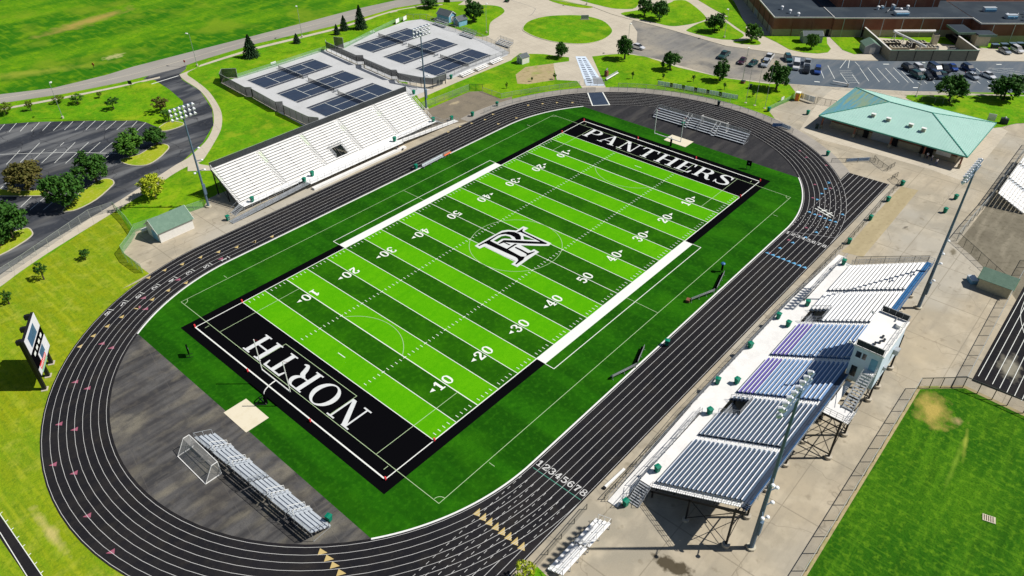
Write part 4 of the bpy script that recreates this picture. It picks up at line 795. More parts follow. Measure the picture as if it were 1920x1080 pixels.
for y0, y1, z0, z1, nm in ((-65.9, -65.2, 11.2, 12.2, 'window'), (-66.6, -66.1, 11.2, 12.2, 'window'), (-68.1, -67.75, 11.3, 11.8, 'window')): P(MB().box(X0-.03, X0, y0, y1, z0, z1), nm, 'glass', pb)
d_ = P(MB().box(X0-.05, X0, -68.2, -67.3, 9.95, 11.95), 'door', 'siding_blue', pb); P(MB().box(X0-.09, X0-.05, -67.45, -67.4, 10.9, 11.05), 'handle', 'galv', d_)
P(MB().box(X0-.05, X0, -66.0, -65.2, 7.75, 9.6), 'lower_door', 'glass', pb)
for i in range(6): P(MB().box(X0+.4+1.6*i, X0+1.7+1.6*i, Y1, Y1+.04, 11.1, 12.3), 'window', 'glass', pb)
ps = MB()
for i in range(13): t = i/12; ps.box(-9.7+t*5.6, -9.7+t*5.6+.3, -68.4, -67.1, 7.85+t*2.1, 7.9+t*2.1)
for yy in (-68.45, -67.05): ps.bar((-9.8, yy, 7.8), (-4.0, yy, 9.95), .08, .25); ps.bar((-9.8, yy, 8.8), (-4.0, yy, 10.95), .05)
P(ps, 'stairs', 'galv', pb)
P(MB().box(-4.1, X0, -68.5, -67.0, 9.85, 9.92).box(-12.2, -9.4, -68.9, -65.4, 7.6, 7.68).box(-9.4, -4.2, -66.3, -65.5, 7.6, 7.68), 'landing', 'white_deck', pb)
P(rail(MB(), [(-9.4, -68.9, 7.68), (-12.2, -68.9, 7.68), (-12.2, -65.5, 7.68)], 1.05, .9, .05, 2), 'landing_rail', 'galv', pb); P(rail(MB(), [(-4.1, -68.5, 9.9), (X0, -68.5, 9.9)], 1.05, .7, .05, 2), 'landing_rail', 'galv', pb)
for x in (-11.9, -6.3, 1.2 if 0 else 2.86, 6.58, 12.1):
    P(MB().bar((x, -68, .3), (x, -68, 7.5 if x < 12 else 7.0), .26), 'column', 'black_steel', pb); P(MB().cyl((x, -68), .5, 0, .5, 14), 'footing', 'walk', pb)
bb_ = MB()
for a, b in ((-11.9, -6.3), (-6.3, 2.86), (2.86, 6.58)): bb_.bar((a, -68, 1), (b, -68, 7), .08).bar((b, -68, 1), (a, -68, 7), .08).bar((a, -68, 7.2), (b, -68, 7.2), .2, .3).bar((a, -68, 4), (b, -68, 4), .1)
for x in (-11.9, -6.3, 2.86, 6.58): bb_.bar((x, -68, 7.2), (x, -64.2, 7.2), .2, .3).bar((x, -68, 1), (x, -64.2, 6.8), .08).bar((x, -64.2, 1), (x, -68, 6.8), .08).bar((x, -68, .8), (x, -64.2, .8), .14)
P(bb_, 'bracing', 'black_steel', pb)
ac = MB().box(3.4, 4.4, -69.3, -68.62, 9.4, 10.2).box(.2, .8, -69.0, -68.62, 8.5, 9.1)
P(ac, 'air_conditioner', 'galv', pb)
for x, y in ((X0, Y1), (X1-1.2, Y1)): P(MB().bar((x, y, ZT), (x-.2, y+.7, ZT+.5), .06).cyl((x-.25, y+.75), .16, ZT+.25, ZT+.7, 8), 'camera_mount', 'white', pb)
# ---------------------------------------------------------------- west grandstand (white)
ws = thing('grandstand', 'long all-white grandstand with black windscreen along its top, beside the tennis courts', 'grandstand', (0, 57))
wx = [-27.9, -16.5, -5.3, 5.3, 16.5, 27.9]
WY, WZ, WR = 53.0, 1.3, 14
for s in range(5):
    x0, x1 = wx[s]+.55, wx[s+1]-.55; d = MB(); hole = (-1.7, 1.7) if s == 2 else None
    for i in range(WR):
        y, z = WY+.61*i, WZ+.37*i
        spans = [(x0, x1)] if not (hole and 1 <= i < 5) else [(x0, hole[0]), (hole[1], x1)]
        sb = MB()
        for a, b in spans: d.box(a, b, y, y+.61, z-.05, z); d.box(a, b, y+.6, y+.62, z, z+.32); P(MB().box(a, b, y+.2, y+.57, z+.36, z+.4), 'seat_row', 'white_seat', ws)
    P(d, 'deck', 'white_deck', ws)
    if hole:
        P(rail(MB(), [(hole[0], WY+.6, 1.6), (hole[0], WY+3.05, 3.1), (hole[1], WY+3.05, 3.1), (hole[1], WY+.6, 1.6)], 1.0, .8, .05, 2), 'opening_rail', 'galv', ws)
        P(MB().box(hole[0]-.1, hole[1]+.1, WY+.5, WY+3.1, .3, .36), 'opening_shade_floor', 'dark', ws)  # dark colour stands in for the shade inside the opening
for k, x in enumerate(wx):
    a = MB(); w0, w1 = (x-.05, x+.5) if k == 0 else ((x-.5, x+.05) if k == 5 else (x-.5, x+.5))
    for i in range(WR): y, z = WY+.61*i, WZ+.37*i; a.box(w0, w1, y+.3, y+.61, z+.12, z+.185); a.box(w0, w1, y, y+.27, z-.05, z)
    P(a, 'aisle_steps', 'white_seat', ws)
wyb, wzb = WY+.61*WR, WZ+.37*WR
P(MB().box(-28, 28, wyb, wyb+.3, wzb-.1, wzb-.04), 'rear_tread', 'white_deck', ws)
P(MB().box(-28, 28, wyb+.3, wyb+.34, wzb-.5, wzb+1.35), 'windscreen', 'screen', ws)
P(rail(MB(), [(-28, wyb+.38, wzb-.6), (28, wyb+.38, wzb-.6)], 2.0, 2.3, .05, 0), 'windscreen_frame', 'galv', ws)
for x in (-28, 28): P(rail(MB(), [(x, WY, WZ), (x, wyb, wzb)], 1.05, 1.3, .05, 1), 'side_rail', 'white', ws)
P(MB().box(-28, 28, 51.2, 53.0, 1.2, 1.28).box(-12.8, 14.4, 48.6, 51.2, 1.2, 1.28), 'walkway', 'white_seat', ws)
for s, xa, xb in ((-1, -12.8, -32.3), (1, 14.4, 33.6)):
    r_ = MB(); r_.extr([(xa, 48.9, 1.22), (xa, 48.9, 1.28), (xb, 48.9, .12), (xb, 48.9, .06)], (0, 0, 0), (0, 1.5, 0)); fix_normals(P(r_, 'ramp', 'galv' if s < 0 else 'white_deck', ws))
    for yy in (48.9, 50.4): P(rail(MB(), [(xa, yy, 1.28), (xb, yy, .1)], 1.0, 1.9, .05, 1), 'ramp_rail', 'galv', ws)
    st = MB(); xs = s*28.1
    for i in range(7): a_, b_ = sorted((xs+s*.3*i, xs+s*(.3*i+.25))); st.box(a_, b_, 51.4, 52.9, 1.1-.18*i, 1.15-.18*i)
    for yy in (51.35, 52.95): st.bar((xs, yy, 1.2), (xs+s*2.2, yy, .1), .08, .2); st.bar((xs, yy, 2.2), (xs+s*2.2, yy, 1.1), .05); st.bar((xs+s*2.2, yy, 0), (xs+s*2.2, yy, 1.1), .05)
    P(st, 'stairs', 'galv', ws)
P(rail(rail(rail(MB(), [(-12.8, 48.65, 1.28), (14.4, 48.65, 1.28)], 1.05, 2.0, .04, 1), [(-28, 51.25, 1.28), (-12.8, 51.25, 1.28)], 1.05, 1.8, .04, 1), [(14.4, 51.25, 1.28), (28, 51.25, 1.28)], 1.05, 1.8, .04, 1), 'front_rail', 'galv', ws)
P(MB().box(-12.8, 14.4, 47.6, 48.58, .0, .5), 'front_kerb', 'white_deck', ws)
for x in [-28+5.6*i for i in range(11)]:
    c = MB(); c.bar((x, 61.2, .3), (x, 61.2, 5.9), .22); c.bar((x, 57, .3), (x, 57, 3.4), .18); c.bar((x, 53, .9), (x, 61.6, 6.1), .18, .3); c.bar((x, 57, .5), (x, 61.2, 5.2), .08)
    P(c, 'column', 'black_steel', ws); P(MB().cyl((x, 61.2), .5, 0, .5, 12), 'footing', 'walk', ws)
# ---------------------------------------------------------------- small aluminium bleachers
def bleacher(label, loc, rz, L, rows=5, run=.6, rise=.3, aisles=(), seat='alu', back=True, group=None, backlink=True, depth_rail=1.05):
    """front edge centre at loc, seats rise towards local -y"""
    t = thing('bleacher', label, 'bleacher', loc, rz, group); h = L/2
    for i in range(rows):
        y, z = -run*i, .42+rise*i; cuts = sorted(aisles); x = -h
        for c in list(cuts)+[None]:
            e = h if c is None else c-.55
            MB().box(x, e, y-.4, y, z-.04, z).build('seat_row', seat, t); x = None if c is None else c+.55
        if i: MB().box(-h, h, y+.0, y+.22, z-.3, z-.26).build('foot_board', 'navy_and_painted_light' if seat == 'alu' else 'white_deck', t)  # dark boards under aluminium seats: shade between planks put into the colour
    for c in aisles:
        a = MB()
        for i in range(rows): a.box(c-.5, c+.5, -run*i-.25, -run*i+.2, .2+rise*i, .25+rise*i)
        a.build('aisle_steps', 'alu', t)
        for sx in (-.5, .5):
            r_ = MB(); r_.bar((c+sx, -.1, .3), (c+sx, -.1, 1.3), .05).bar((c+sx, -run*(rows-1), .4+rise*(rows-1)), (c+sx, -run*(rows-1), 1.4+rise*(rows-1)), .05).bar((c+sx, -.1, 1.3), (c+sx, -run*(rows-1), 1.4+rise*(rows-1)), .05)
            r_.build('aisle_rail', 'white', t)
    f = MB(); n = max(2, round(L/1.9))
    for k in range(n+1):
        x = -h+.1+(L-.2)*k/n; yb_ = -run*(rows-1)-.3; zt = .38+rise*(rows-1)
        f.bar((x, 0, .05), (x, yb_, .05), .06).bar((x, -.1, .05), (x, -.1, .4), .05).bar((x, yb_, .05), (x, yb_, zt), .05).bar((x, -.1, .35), (x, yb_, zt-.05), .06).bar((x, -.1, .1), (x, yb_, zt-.1), .04)
    f.build('frame', 'galv', t)
    if back:
        zt = .3+rise*(rows-1); yb_ = -run*(rows-1)-.36
        rail(rail(rail(MB(), [(-h, yb_, zt), (h, yb_, zt)], depth_rail, 1.6, .05, 0), [(-h, yb_, zt), (-h, -.3, .4)], 1.0, 1.3, .05, 0), [(h, yb_, zt), (h, -.3, .4)], 1.0, 1.3, .05, 0).build('back_rail', 'galv' if seat == 'alu' else 'white', t)
        if backlink: MB().poly([(-h, yb_, zt), (h, yb_, zt), (h, yb_, zt+.95), (-h, yb_, zt+.95)]).build('rail_mesh', 'net', t)
    return t
bleacher('aluminium bleacher behind the near goalpost, the half beside the white soccer goal', (-65.35, -6.05), R(-90+3), 12.5, 5, .62, .38, aisles=(1.9, -2.4), group='bleachers behind the end zones')
bleacher('aluminium bleacher behind the near goalpost, the half beside the green bin', (-64.7, -18.75), R(-90+3), 12.5, 5, .62, .38, aisles=(1.9, -2.4), group='bleachers behind the end zones')
bleacher('aluminium bleacher behind the far goalpost, the half nearer the white stand', (68.35, 5.95), R(90+2), 12.6, 5, .62, .36, aisles=(-3.0,), group='bleachers behind the end zones')
bleacher('aluminium bleacher behind the far goalpost, the half with two goal frames against its back', (68.75, -6.85), R(90+2), 12.6, 5, .62, .36, aisles=(2.0,), group='bleachers behind the end zones')
bleacher('small white plank bleacher crossed by a light pole shadow, nearer the ramp', (-43.6, -49.7), 0, 4.6, 4, .62, .3, seat='white_seat', group='white bleachers on the bottom concrete', backlink=False)
bleacher('small white plank bleacher at the bottom edge beside the yellow shrub', (-48.55, -49.6), 0, 4.9, 4, .62, .3, seat='white_seat', group='white bleachers on the bottom concrete', backlink=False)
bleacher('tall white bleacher at the right edge seen from behind, past the tall light pole', (90.5, -72.2), R(180), 26, 10, .6, .28, aisles=(-4.5, 4.5), seat='white_seat')
bleacher('grey metal bleacher at the tennis fence next to the blue sheds', (83.64, 107.88, 0), -1.586+math.pi, 6, 4, seat='alu', group='bleachers at the tennis courts')
bleacher('grey metal bleacher at the tennis fence below the lawn lamp post', (81.81, 93.22, 0), -1.607+math.pi, 6, 4, seat='alu', group='bleachers at the tennis courts')
bleacher('grey metal bleacher at the corner of the tennis fence by the roundabout', (83.08, 78.35, 0), -1.655+math.pi, 6, 4, seat='alu', group='bleachers at the tennis courts')
for p, q in [(((56.65, 69.42), (60.18, 69.8)), 'left'), (((62.96, 69.18), (66.42, 69.81)), 'middle'), (((69.61, 69.49), (73.55, 70.44)), 'right')]:
    c = ((p[0][0]+p[1][0])/2, (p[0][1]+p[1][1])/2)
    bleacher('low white bleacher outside the tennis courts, '+{'left': 'nearest the green bin', 'middle': 'between two others like it', 'right': 'nearest the small white shed'}[q], (c[0], c[1]-.6), R(180+3), 5.2, 3, .6, .22, seat='white_seat', back=False, group='low white bleachers beside the tennis walk')
# ---------------------------------------------------------------- fences
def fence(label, pts, h=1.25, step=3.0, post='post', mesh='link', cat='fence', pw=.07, closed=False, group=None, top=True):
    c = pts[0]; t = thing('chain_link_fence', label, cat, (c[0], c[1]), 0, group)
    ps, rl_, ms = MB(), MB(), MB()
    for a, b in zip(pts, pts[1:]):
        a = Vector((a[0], a[1], 0)); b = Vector((b[0], b[1], 0)); L_ = (b-a).length
        if L_ < .05: continue
        n = max(1, round(L_/step))
        for i in range(n): p = a.lerp(b, i/n); ps.bar(p, p+Vector((0, 0, h)), pw)
        rl_.bar(a+Vector((0, 0, h)), b+Vector((0, 0, h)), pw*.85)
        ms.poly([a+Vector((0, 0, .05)), b+Vector((0, 0, .05)), b+Vector((0, 0, h)), a+Vector((0, 0, h))])
    e = Vector((*pts[-1][:2], 0)); ps.bar(e, e+Vector((0, 0, h)), pw)
    P(ps, 'posts', post, t)
    if top: P(rl_, 'top_rail', post, t)
    P(ms, 'mesh', mesh, t)
    return t
def arc(r, a0, a1, n=24, c=None): return [((c or CX)+r*math.cos(R(a0+(a1-a0)*i/n)), r*math.sin(R(a0+(a1-a0)*i/n))) for i in range(n+1)]
fence('waist-high fence round the far curve of the track, left of the mat entrance', arc(47.25, 88, 46, 14))
fence('waist-high fence round the far curve of the track, right of the mat entrance', arc(47.25, 41, -24, 22))
fence('fence behind the far curve from the mat entrance to the portable gates', arc(50.2, 38, 2, 12), 1.2, 3, 'post', 'link')
fence('fence behind the far curve between the asphalt patch and the straw dirt', [(32.6, 61.85), (34.59, 61.68), (50.18, 61.02)], 1.8, 3)
fence('dark fence panels beside the asphalt patch at the left lawn', [(52.06, 57.67), (52.11, 50.7), (55.13, 49.46), (62.25, 45.81), (73.12, 39.71)], 1.3, 3)
fence('dark gate in the fence above the asphalt patch', [(50.18, 61.02), (52.61, 58.19)], 1.9, 1.5, 'post_dark', 'link_dark', 'gate')
fence('waist-high fence along the near straight with green bins against it', [(40.5, -48.9), (43.73, -49.01), (55.68, -48.74), (66.48, -48.5), (74.36, -48.63)], 1.2, 2.6, 'post_dark', 'link_dark')
fence('waist-high fence in front of the ramp of the blue grandstand', [(-38, -48.7), (40, -48.7)], 1.1, 2.4, 'post_dark', 'link_dark')
fence('waist-high fence in front of the bottom white bleachers', [(-52.14, -48.41), (-40.79, -47.85)], 1.1, 2.6, 'post_dark', 'link_dark')
fence('tall silver fence between the concrete and the practice field', [(-62, -73.35), (10.4, -72.8)], 2.2, 3.2, 'post', 'link_dark', pw=.09)
fence('four-panel gate at the corner of the practice field', [(10.4, -72.8), (15.1, -77.9)], 2.2, 1.75, 'post_dark', 'link_dark', 'gate', .1)
fence('dark fence between the practice field and the second track', [(15.1, -77.9), (15.35, -84), (14.8, -95)], 2.2, 2.1, 'post_dark', 'link_dark', pw=.12)
fence('tall silver fence along the second track', [(15.1, -77.9), (44, -77.4), (60, -77.3)], 2.2, 3.2, 'post', 'link_dark', pw=.09)
fence('tall silver fence beside the right-hand bleacher with shadowed pavement', [(57.9, -64.76), (65.3, -64.88), (76.93, -65.37), (92.03, -65.32), (114.2, -65.25)], 2.1, 3.0, 'post', 'link', pw=.12)
fence('dark fence from the light pole corner down to the green-roofed shed', [(57.9, -64.76), (54.96, -68.2), (50.35, -73.31), (47.09, -77.04)], 1.9, 2.6, 'post_dark', 'link_dark')
fence('dark fence running behind the top of the blue grandstand', [(36.58, -52.74), (45.94, -62.99)], 1.9, 3.0, 'post_dark', 'link_dark')
fence('long silver fence along the drive beside the path', [(-74.66, 63.05), (-71.4, 64.55), (-66.37, 66.37), (-57.88, 70.19), (-50.51, 73.47), (-45.7, 72.84)], 2.0, 3.2, 'post', 'link')
fence('green vinyl fence bending round the white shed', [(-45.7, 72.84), (-46.5, 65.33), (-47.45, 60.26), (-49.43, 58.08), (-52.42, 55.52), (-53.13, 51.93), (-52.96, 46.42)], 1.9, 2.2, 'post_green', 'link_green')
fence('thin green fence from the vinyl fence to the light pole', [(-46.97, 61.22), (-42.06, 60.53), (-36.95, 60.1), (-32.38, 59.48)], 1.8, 3, 'post_green', 'link_green')
fence('low fence by the lawn of banners running to the flagpoles', [(91.75, -8.41), (104.39, -10.05), (107.4, -8.99)], 1.2, 3, 'post_green', 'link_green')
fence('portable gate panels between the concession roof and the track', [(81.87, -39.75), (80.29, -41.19), (78.32, -44.08), (81.45, -44.54)], 1.2, 1.5, 'post_dark', 'link_dark', 'gate')
fence('bent gate panel at the end of the sprint lanes', [(77.25, -46.71), (74.88, -46.24), (73.5, -48.0), (74.36, -48.63)], 1.1, 1.5, 'post_dark', 'link_dark', 'gate')
fence('short fence carrying blue banners near the bend of the track', [(74.06, -32.77), (76.25, -35.29), (80.15, -39.4), (80.69, -40.44)], 1.1, 2.5, 'post_dark', 'link')
fence('entrance gate of the plaza beside the portable toilet', [(105.14, -15.91), (105.16, -18.12), (105.99, -20.69)], 1.7, 1.5, 'post_dark', 'link_dark', 'gate')
fence('fence on the lawn behind the green concession roof', [(124.99, -36.77), (125.37, -39.96), (127.41, -43.41)], 1.6, 2.6, 'post', 'link_dark')
fence('gate frame across the painted walkway', [(74.22, 39.03), (77.64, 34.45)], 1.8, 1.9, 'post', 'link', 'gate')
# ---------------------------------------------------------------- tennis courts
sheet('tennis_surface', [(7.58, 119.01), (12.22, 119.22)]+[(12.5, 119.6), (42, 119.6), (44.5, 119)]+[(45.14, 118.84), (42.36, 97.17), (41.26, 82.28)]+[(43.5, 70), (5.5, 70)]+[(6.55, 89.98), (8.18, 103.46), (7.02, 104.81)], .03, 'tennis_grey')
sheet('tennis_surface', [(45.3, 118.6)]+[(80.21, 120.75), (85.44, 118.26), (85.97, 106.89)]+[(84.14, 93.76), (83.16, 82.11), (80.61, 72.98), (78.05, 71.6), (54.03, 71.19), (51.46, 71.66), (46.41, 72.6), (41.26, 82.28), (42.36, 97.17), (45.14, 118.84)], .036, 'tennis_grey')
n_ = 0
for x0, y0 in ((13.5, 105.0), (13.45, 90.3), (12.9, 76.0), (52.3, 104.8), (51.9, 89.9), (51.6, 75.0)):
    W_, H_ = 23.4, 10.1; x1, y1 = x0+W_, y0+H_; w_ = 1.25
    c = sheet('tennis_court', [(x0, y0), (x1, y0), (x1, y1), (x0, y1)], .05, 'tennis_edge')
    MB().poly([(x0+.1, y0+w_, .058), (x1-.1, y0+w_, .058), (x1-.1, y1-w_, .058), (x0+.1, y1-w_, .058)]).build('singles_court', 'tennis_blue', c)
    l = MB(); l.line([(x0, y0+w_), (x1, y0+w_)], .12, .064).line([(x0, y1-w_), (x1, y1-w_)], .12, .064)
    l.line([(x0+.1, y0), (x1-.1, y0), (x1-.1, y1), (x0+.1, y1)], .08, .066, True)
    for xx in (x0+5.4, x1-5.4): l.line([(xx, y0+w_), (xx, y1-w_)], .12, .068)
    l.line([(x0+5.4, (y0+y1)/2), (x1-5.4, (y0+y1)/2)], .12, .07)
    fix_normals_up(l.build('court_lines', 'paint', c)); n_ += 1
    xm = (x0+x1)/2
    nd = ['farthest court by the road', 'middle court', 'court nearest the white grandstand'][(n_-1) % 3]; pd = 'left' if n_ < 4 else 'right'
    t = thing('tennis_net', f'dark tennis net across the {nd}, {pd} group of three', 'tennis net', (xm, (y0+y1)/2), 0, 'tennis nets')
    P(MB().box(xm-.02, xm+.02, y0-.9, y1+.9, .06, .98), 'net', 'tennis_net', t)
    P(MB().box(xm-.04, xm+.04, y0-.9, y1+.9, .98, 1.05), 'net_tape', 'paint', t)
    for yy in (y0-.9, y1+.9): P(MB().cyl((xm, yy), .07, .03, 1.1, 8), 'net_post', 'post_dark', t)
bs = 0
for p, lb in [((26.0, 119.63), 'on the far edge of the left tennis courts, by the first net'), ((64.39, 119.32), 'on the far edge of the right tennis courts, by the first net'), ((25.97, 103.85), 'between the first and second left courts'), ((25.27, 88.81), 'between the second and third left courts'), ((63.93, 103.02), 'between the first and second right courts'), ((63.39, 87.98), 'between the second and third right courts')]:
    t = thing('court_bench', 'small bench '+lb, 'bench', (p[0], p[1]), 0, 'benches on the tennis courts'); bs += 1
    MB().box(-.9, .9, -.22, .22, .42, .47).build('seat', 'alu' if bs < 3 else 'galv', t)
    for sx in (-.7, .7): MB().box(sx-.04, sx+.04, -.2, .2, .03, .42).build('leg', 'galv', t)
    if bs < 3: MB().box(-.9, .9, .2, .24, .5, .95).build('backrest', 'white', t)
def screen_fence(label, pts, h=2.8, low='link_dark', sc0=1.0, m='mesh_screen', base=True):
    c = pts[0]; t = thing('screened_fence', label, 'fence', (c[0], c[1])); ps, sc, rl_, bs_ = MB(), MB(), MB(), MB()
    for a, b in zip(pts, pts[1:]):
        a = Vector((a[0], a[1], 0)); b = Vector((b[0], b[1], 0)); n = max(1, round((b-a).length/3))
        for i in range(n+1): p = a.lerp(b, i/n); ps.bar(p, p+Vector((0, 0, h+.05)), .09)
        sc.poly([a+Vector((0, 0, sc0)), b+Vector((0, 0, sc0)), b+Vector((0, 0, h)), a+Vector((0, 0, h))])
        rl_.bar(a+Vector((0, 0, h+.03)), b+Vector((0, 0, h+.03)), .1); bs_.bar(a+Vector((0, 0, .1)), b+Vector((0, 0, .1)), .25, .2)
    P(sc, 'windscreen', m, t); P(ps, 'posts', 'post', t); P(rl_, 'top_rail', 'post', t); P(bs_, 'footing_kerb', 'kerb', t)
f1 = [(7.68, 118.89), (6.81, 104.49), (7.97, 103.14), (7.45, 102.61), (6.44, 89.58), (7.85, 88.47), (6.53, 86.35), (6.45, 75.39), (7.76, 72.9)]
screen_fence('black screened fence stepping along the near end of the left tennis courts', f1, 2.8, sc0=.25)
screen_fence('black screen panel at the far corner of the left tennis courts', [(7.68, 118.89), (10.09, 121.7), (13.06, 118.87)], 2.8, sc0=.2)
screen_fence('grey screened fence between the left and right tennis courts', [(45.14, 118.84), (43.93, 117.26), (42.43, 100.48), (43.79, 98.89), (42.19, 96.71), (41.3, 83.48), (42.31, 82.31), (40.98, 80.14), (42.99, 72.94), (44.62, 69.86), (49.19, 69.36), (51.56, 71.55)], 3.0, sc0=1.1)
screen_fence('black screen panel at the far corner of the right tennis courts', [(47.73, 118.1), (48.99, 115.11)], 3.4, sc0=.3)
fence('green-tinted fence along the far edge of the left tennis courts', [(12.83, 118.51), (26.11, 118.13), (41.91, 118.14), (44.84, 118.45)], 1.3, 3, 'post_green', 'link_green')
fence('green-tinted fence along the far edge of the right tennis courts', [(48.99, 115.11), (61.61, 118.45), (74.88, 121.63), (81.41, 122.07)], 1.3, 3, 'post_green', 'link_green')
fence('wire fence at the roundabout end of the right tennis courts', [(81.77, 121.65), (86.24, 116.41), (83.62, 102.73), (84.14, 93.76), (83.17, 86.82), (79.54, 72.04)], 1.9, 2.6, 'post', 'link_dark')
fence('wire fence on the walk side of the right tennis courts', [(79.54, 72.04), (73.72, 72.35), (62.56, 72.96), (52.24, 72.01)], 1.5, 3, 'post', 'link_dark')
fence('wire fence at the far end of the left tennis courts, before the screen', [(42.67, 104.34), (43.77, 99.61), (42.5, 89.09), (43.03, 85.91), (42.09, 76.4), (41.14, 72.71)], 1.9, 2.6, 'post', 'link_dark')
for p, lb in [((76.84, 121.11), 'left of two white signs on the tennis fence'), ((80.49, 121.33), 'right of two white signs on the tennis fence')]:
    t = thing('sign', lb, 'sign', (p[0], p[1]), R(18), 'white signs on the tennis fence'); MB().box(-1.1, 1.1, -.15, -.11, .3, 1.6).build('panel', 'paint', t); MB().bar((-1, -.05, 0), (-1, -.05, 1.6), .06).bar((1, -.05, 0), (1, -.05, 1.6), .06).bar((-1, -.05, 1.5), (1, -.05, 1.5), .05).build('frame', 'post', t)
sheet('tennis_walk', [(37.36, 68.42), (52.79, 68.87), (77.75, 69.79), (76.06, 67.87), (52.27, 67.93), (37.01, 67.41)], .04, 'walk')
# ---------------------------------------------------------------- buildings
def shed(label, cx, cy, rz, L_, W_, he, hr, wall, roof, trim='paint', door=None, dm='siding_blue', over=.25, name='shed', cat='shed', group=None):
    """gabled shed, ridge along local x; door = (side, offset, width, height); side in 'x-','x+','y-','y+'"""
    t = thing(name, label, cat, (cx, cy), rz, group); a, b = L_/2, W_/2
    m = MB(); m.v = [(-a, -b, 0), (a, -b, 0), (a, b, 0), (-a, b, 0), (-a, -b, he), (a, -b, he), (a, b, he), (-a, b, he), (-a, 0, hr), (a, 0, hr)]
    m.f = [(0, 1, 5, 4), (2, 3, 7, 6), (1, 2, 6, 9, 5), (3, 0, 4, 8, 7), (0, 3, 2, 1), (4, 5, 9, 8), (6, 7, 8, 9)]
    m.build('walls', wall, t)
    s = (hr-he)/b; e = over
    for sg in (-1, 1):
        r_ = MB(); pr = [(-a-e, 0, hr+.05), (-a-e, sg*(b+e), he-s*e+.05), (-a-e, sg*(b+e), he-s*e+.13), (-a-e, 0, hr+.15)]
        r_.extr(pr, (0, 0, 0), (2*(a+e), 0, 0)); fix_normals(r_.build('roof', roof, t))
    if trim:
        q = MB()
        for x in (-a-e-.02, a+e+.02):
            for sg in (-1, 1): q.bar((x, 0, hr+.02), (x, sg*(b+e), he-s*e), .06, .18)
        q.build('trim', trim, t)
    if door:
        for side, off, w, h in door:
            k = MB(); sd = 1 if side[1] == '+' else -1
            if side[0] == 'x': k.box(min(sd*a, sd*(a+.05)), max(sd*a, sd*(a+.05)), off-w/2, off+w/2, .05, h)
            else: k.box(off-w/2, off+w/2, min(sd*b, sd*(b+.05)), max(sd*b, sd*(b+.05)), .05, h)
            dd = k.build('door', dm, t)
            g = MB()
            if side[0] == 'x': g.box(min(sd*(a+.05), sd*(a+.09)), max(sd*(a+.05), sd*(a+.09)), off-.06, off+.06, h*.45, h*.52)
            else: g.box(off-.06, off+.06, min(sd*(b+.05), sd*(b+.09)), max(sd*(b+.05), sd*(b+.09)), h*.45, h*.52)
            g.build('handle', 'galv', dd)
    return t
shed('white storage shed with weathered green roof beside the track bend', -41.95, 55.9, 0, 7.2, 5.0, 2.4, 4.3, 'siding_white', 'shed_green', door=[('x-', -.6, 2.2, 2.0)], over=.3)
shed('larger blue-walled shed with a dark roof on the lawn by the tennis courts', 90.3, 110.6, R(-88), 5.6, 3.6, 2.3, 3.6, 'siding_blue', 'shingle', door=[('x+', 0, 1.4, 1.9)], dm='siding_white')
shed('smaller blue shed with double doors in front of the larger one', 90.0, 103.6, R(-5), 3.6, 3.0, 2.0, 3.0, 'siding_blue', 'shingle', door=[('x-', 0, 1.5, 1.8)], dm='siding_grey')
shed('little white shed with double doors on the grass above the straw dirt', 76.6, 63.9, R(-8), 2.8, 2.5, 1.9, 2.7, 'siding_white', 'shingle', door=[('x-', -.55, .7, 1.6), ('x-', .45, .7, 1.6)], dm='siding_grey', over=.12)
shed('grey shed against the school wall behind a small tree', 151.0, 5.9, R(-50), 6.0, 3.6, 2.4, 3.4, 'siding_grey', 'shingle', door=[('x+', 0, 1.4, 1.8)], over=.15)
shed('grey shed with green-grey roof beside the walled plant yard', 154.2, -11.6, R(-142), 4.8, 4.6, 2.3, 3.5, 'siding_grey', 'shed_green', door=[('x+', 0, 1.6, 2.0)], dm='siding_white', over=.15)
shed('tan shed with a bright ribbed green roof beside the second track', 46.0, -74.65, R(-90), 5.2, 4.0, 2.2, 3.3, 'siding_tan', 'shed_green', trim='roof_bright_green', over=.3)
t = thing('air_conditioner', 'boxed unit under a blue tarp beside the green-roofed shed', 'equipment box', (45.46, -70.98, 0), R(40)); MB().box(-.9, .9, -.6, .6, 0, .8).build('body', 'siding_blue', t); MB().box(-.95, .95, -.65, .65, .8, .86).build('cover', 'alu', t)
t = thing('propane_tank', 'small white tank on legs beside the white shed door', 'tank', (-45.79, 59.56, 0), 0); tk = MB(); tk.bar((-.6, 0, .7), (.6, 0, .7), .7, n=12); tk.build('tank', 'white', t, smooth=False); MB().box(-.5, -.4, -.25, .25, 0, .45).build('leg', 'galv', t); MB().box(.4, .5, -.25, .25, 0, .45).build('leg', 'galv', t)
# concession building
cb = thing('concession_building', 'long concession building with a pale green hipped metal roof', 'building', (101.7, -39.6))
ex0, ex1, ey0, ey1, EH = 89.8, 113.8, -56.9, -22.3, 3.4; rx, ry0, ry1, RH = 101.8, -44.7, -34.5, 6.5
def hipface(name, pts, m): return P(MB().poly(pts), name, m, cb)
A_, B_, C_, D_ = (ex0, ey0, EH), (ex1, ey0, EH), (ex1, ey1, EH), (ex0, ey1, EH); E_, F_ = (rx, ry0, RH), (rx, ry1, RH)
M['roof_sheen'] = layered('painted_sheen_roof', (.2, .45, .45), [('noise', (.12, .9), .6, .42, .55, (.12, .42, .62), .8), ('noise', (.1, .9), .65, .48, .58, (.42, .48, .2), .75)], rough=.4, metal=0, spec=.5, world=False)  # blue and yellow sheen of one slope put into the colour
hipface('roof_slope', [D_, A_, E_, F_], 'roof_green'); hipface('roof_slope', [A_, B_, E_], 'roof_green'); hipface('roof_slope', [B_, C_, F_, E_], 'roof_green'); hipface('roof_slope', [C_, D_, F_], 'roof_sheen')
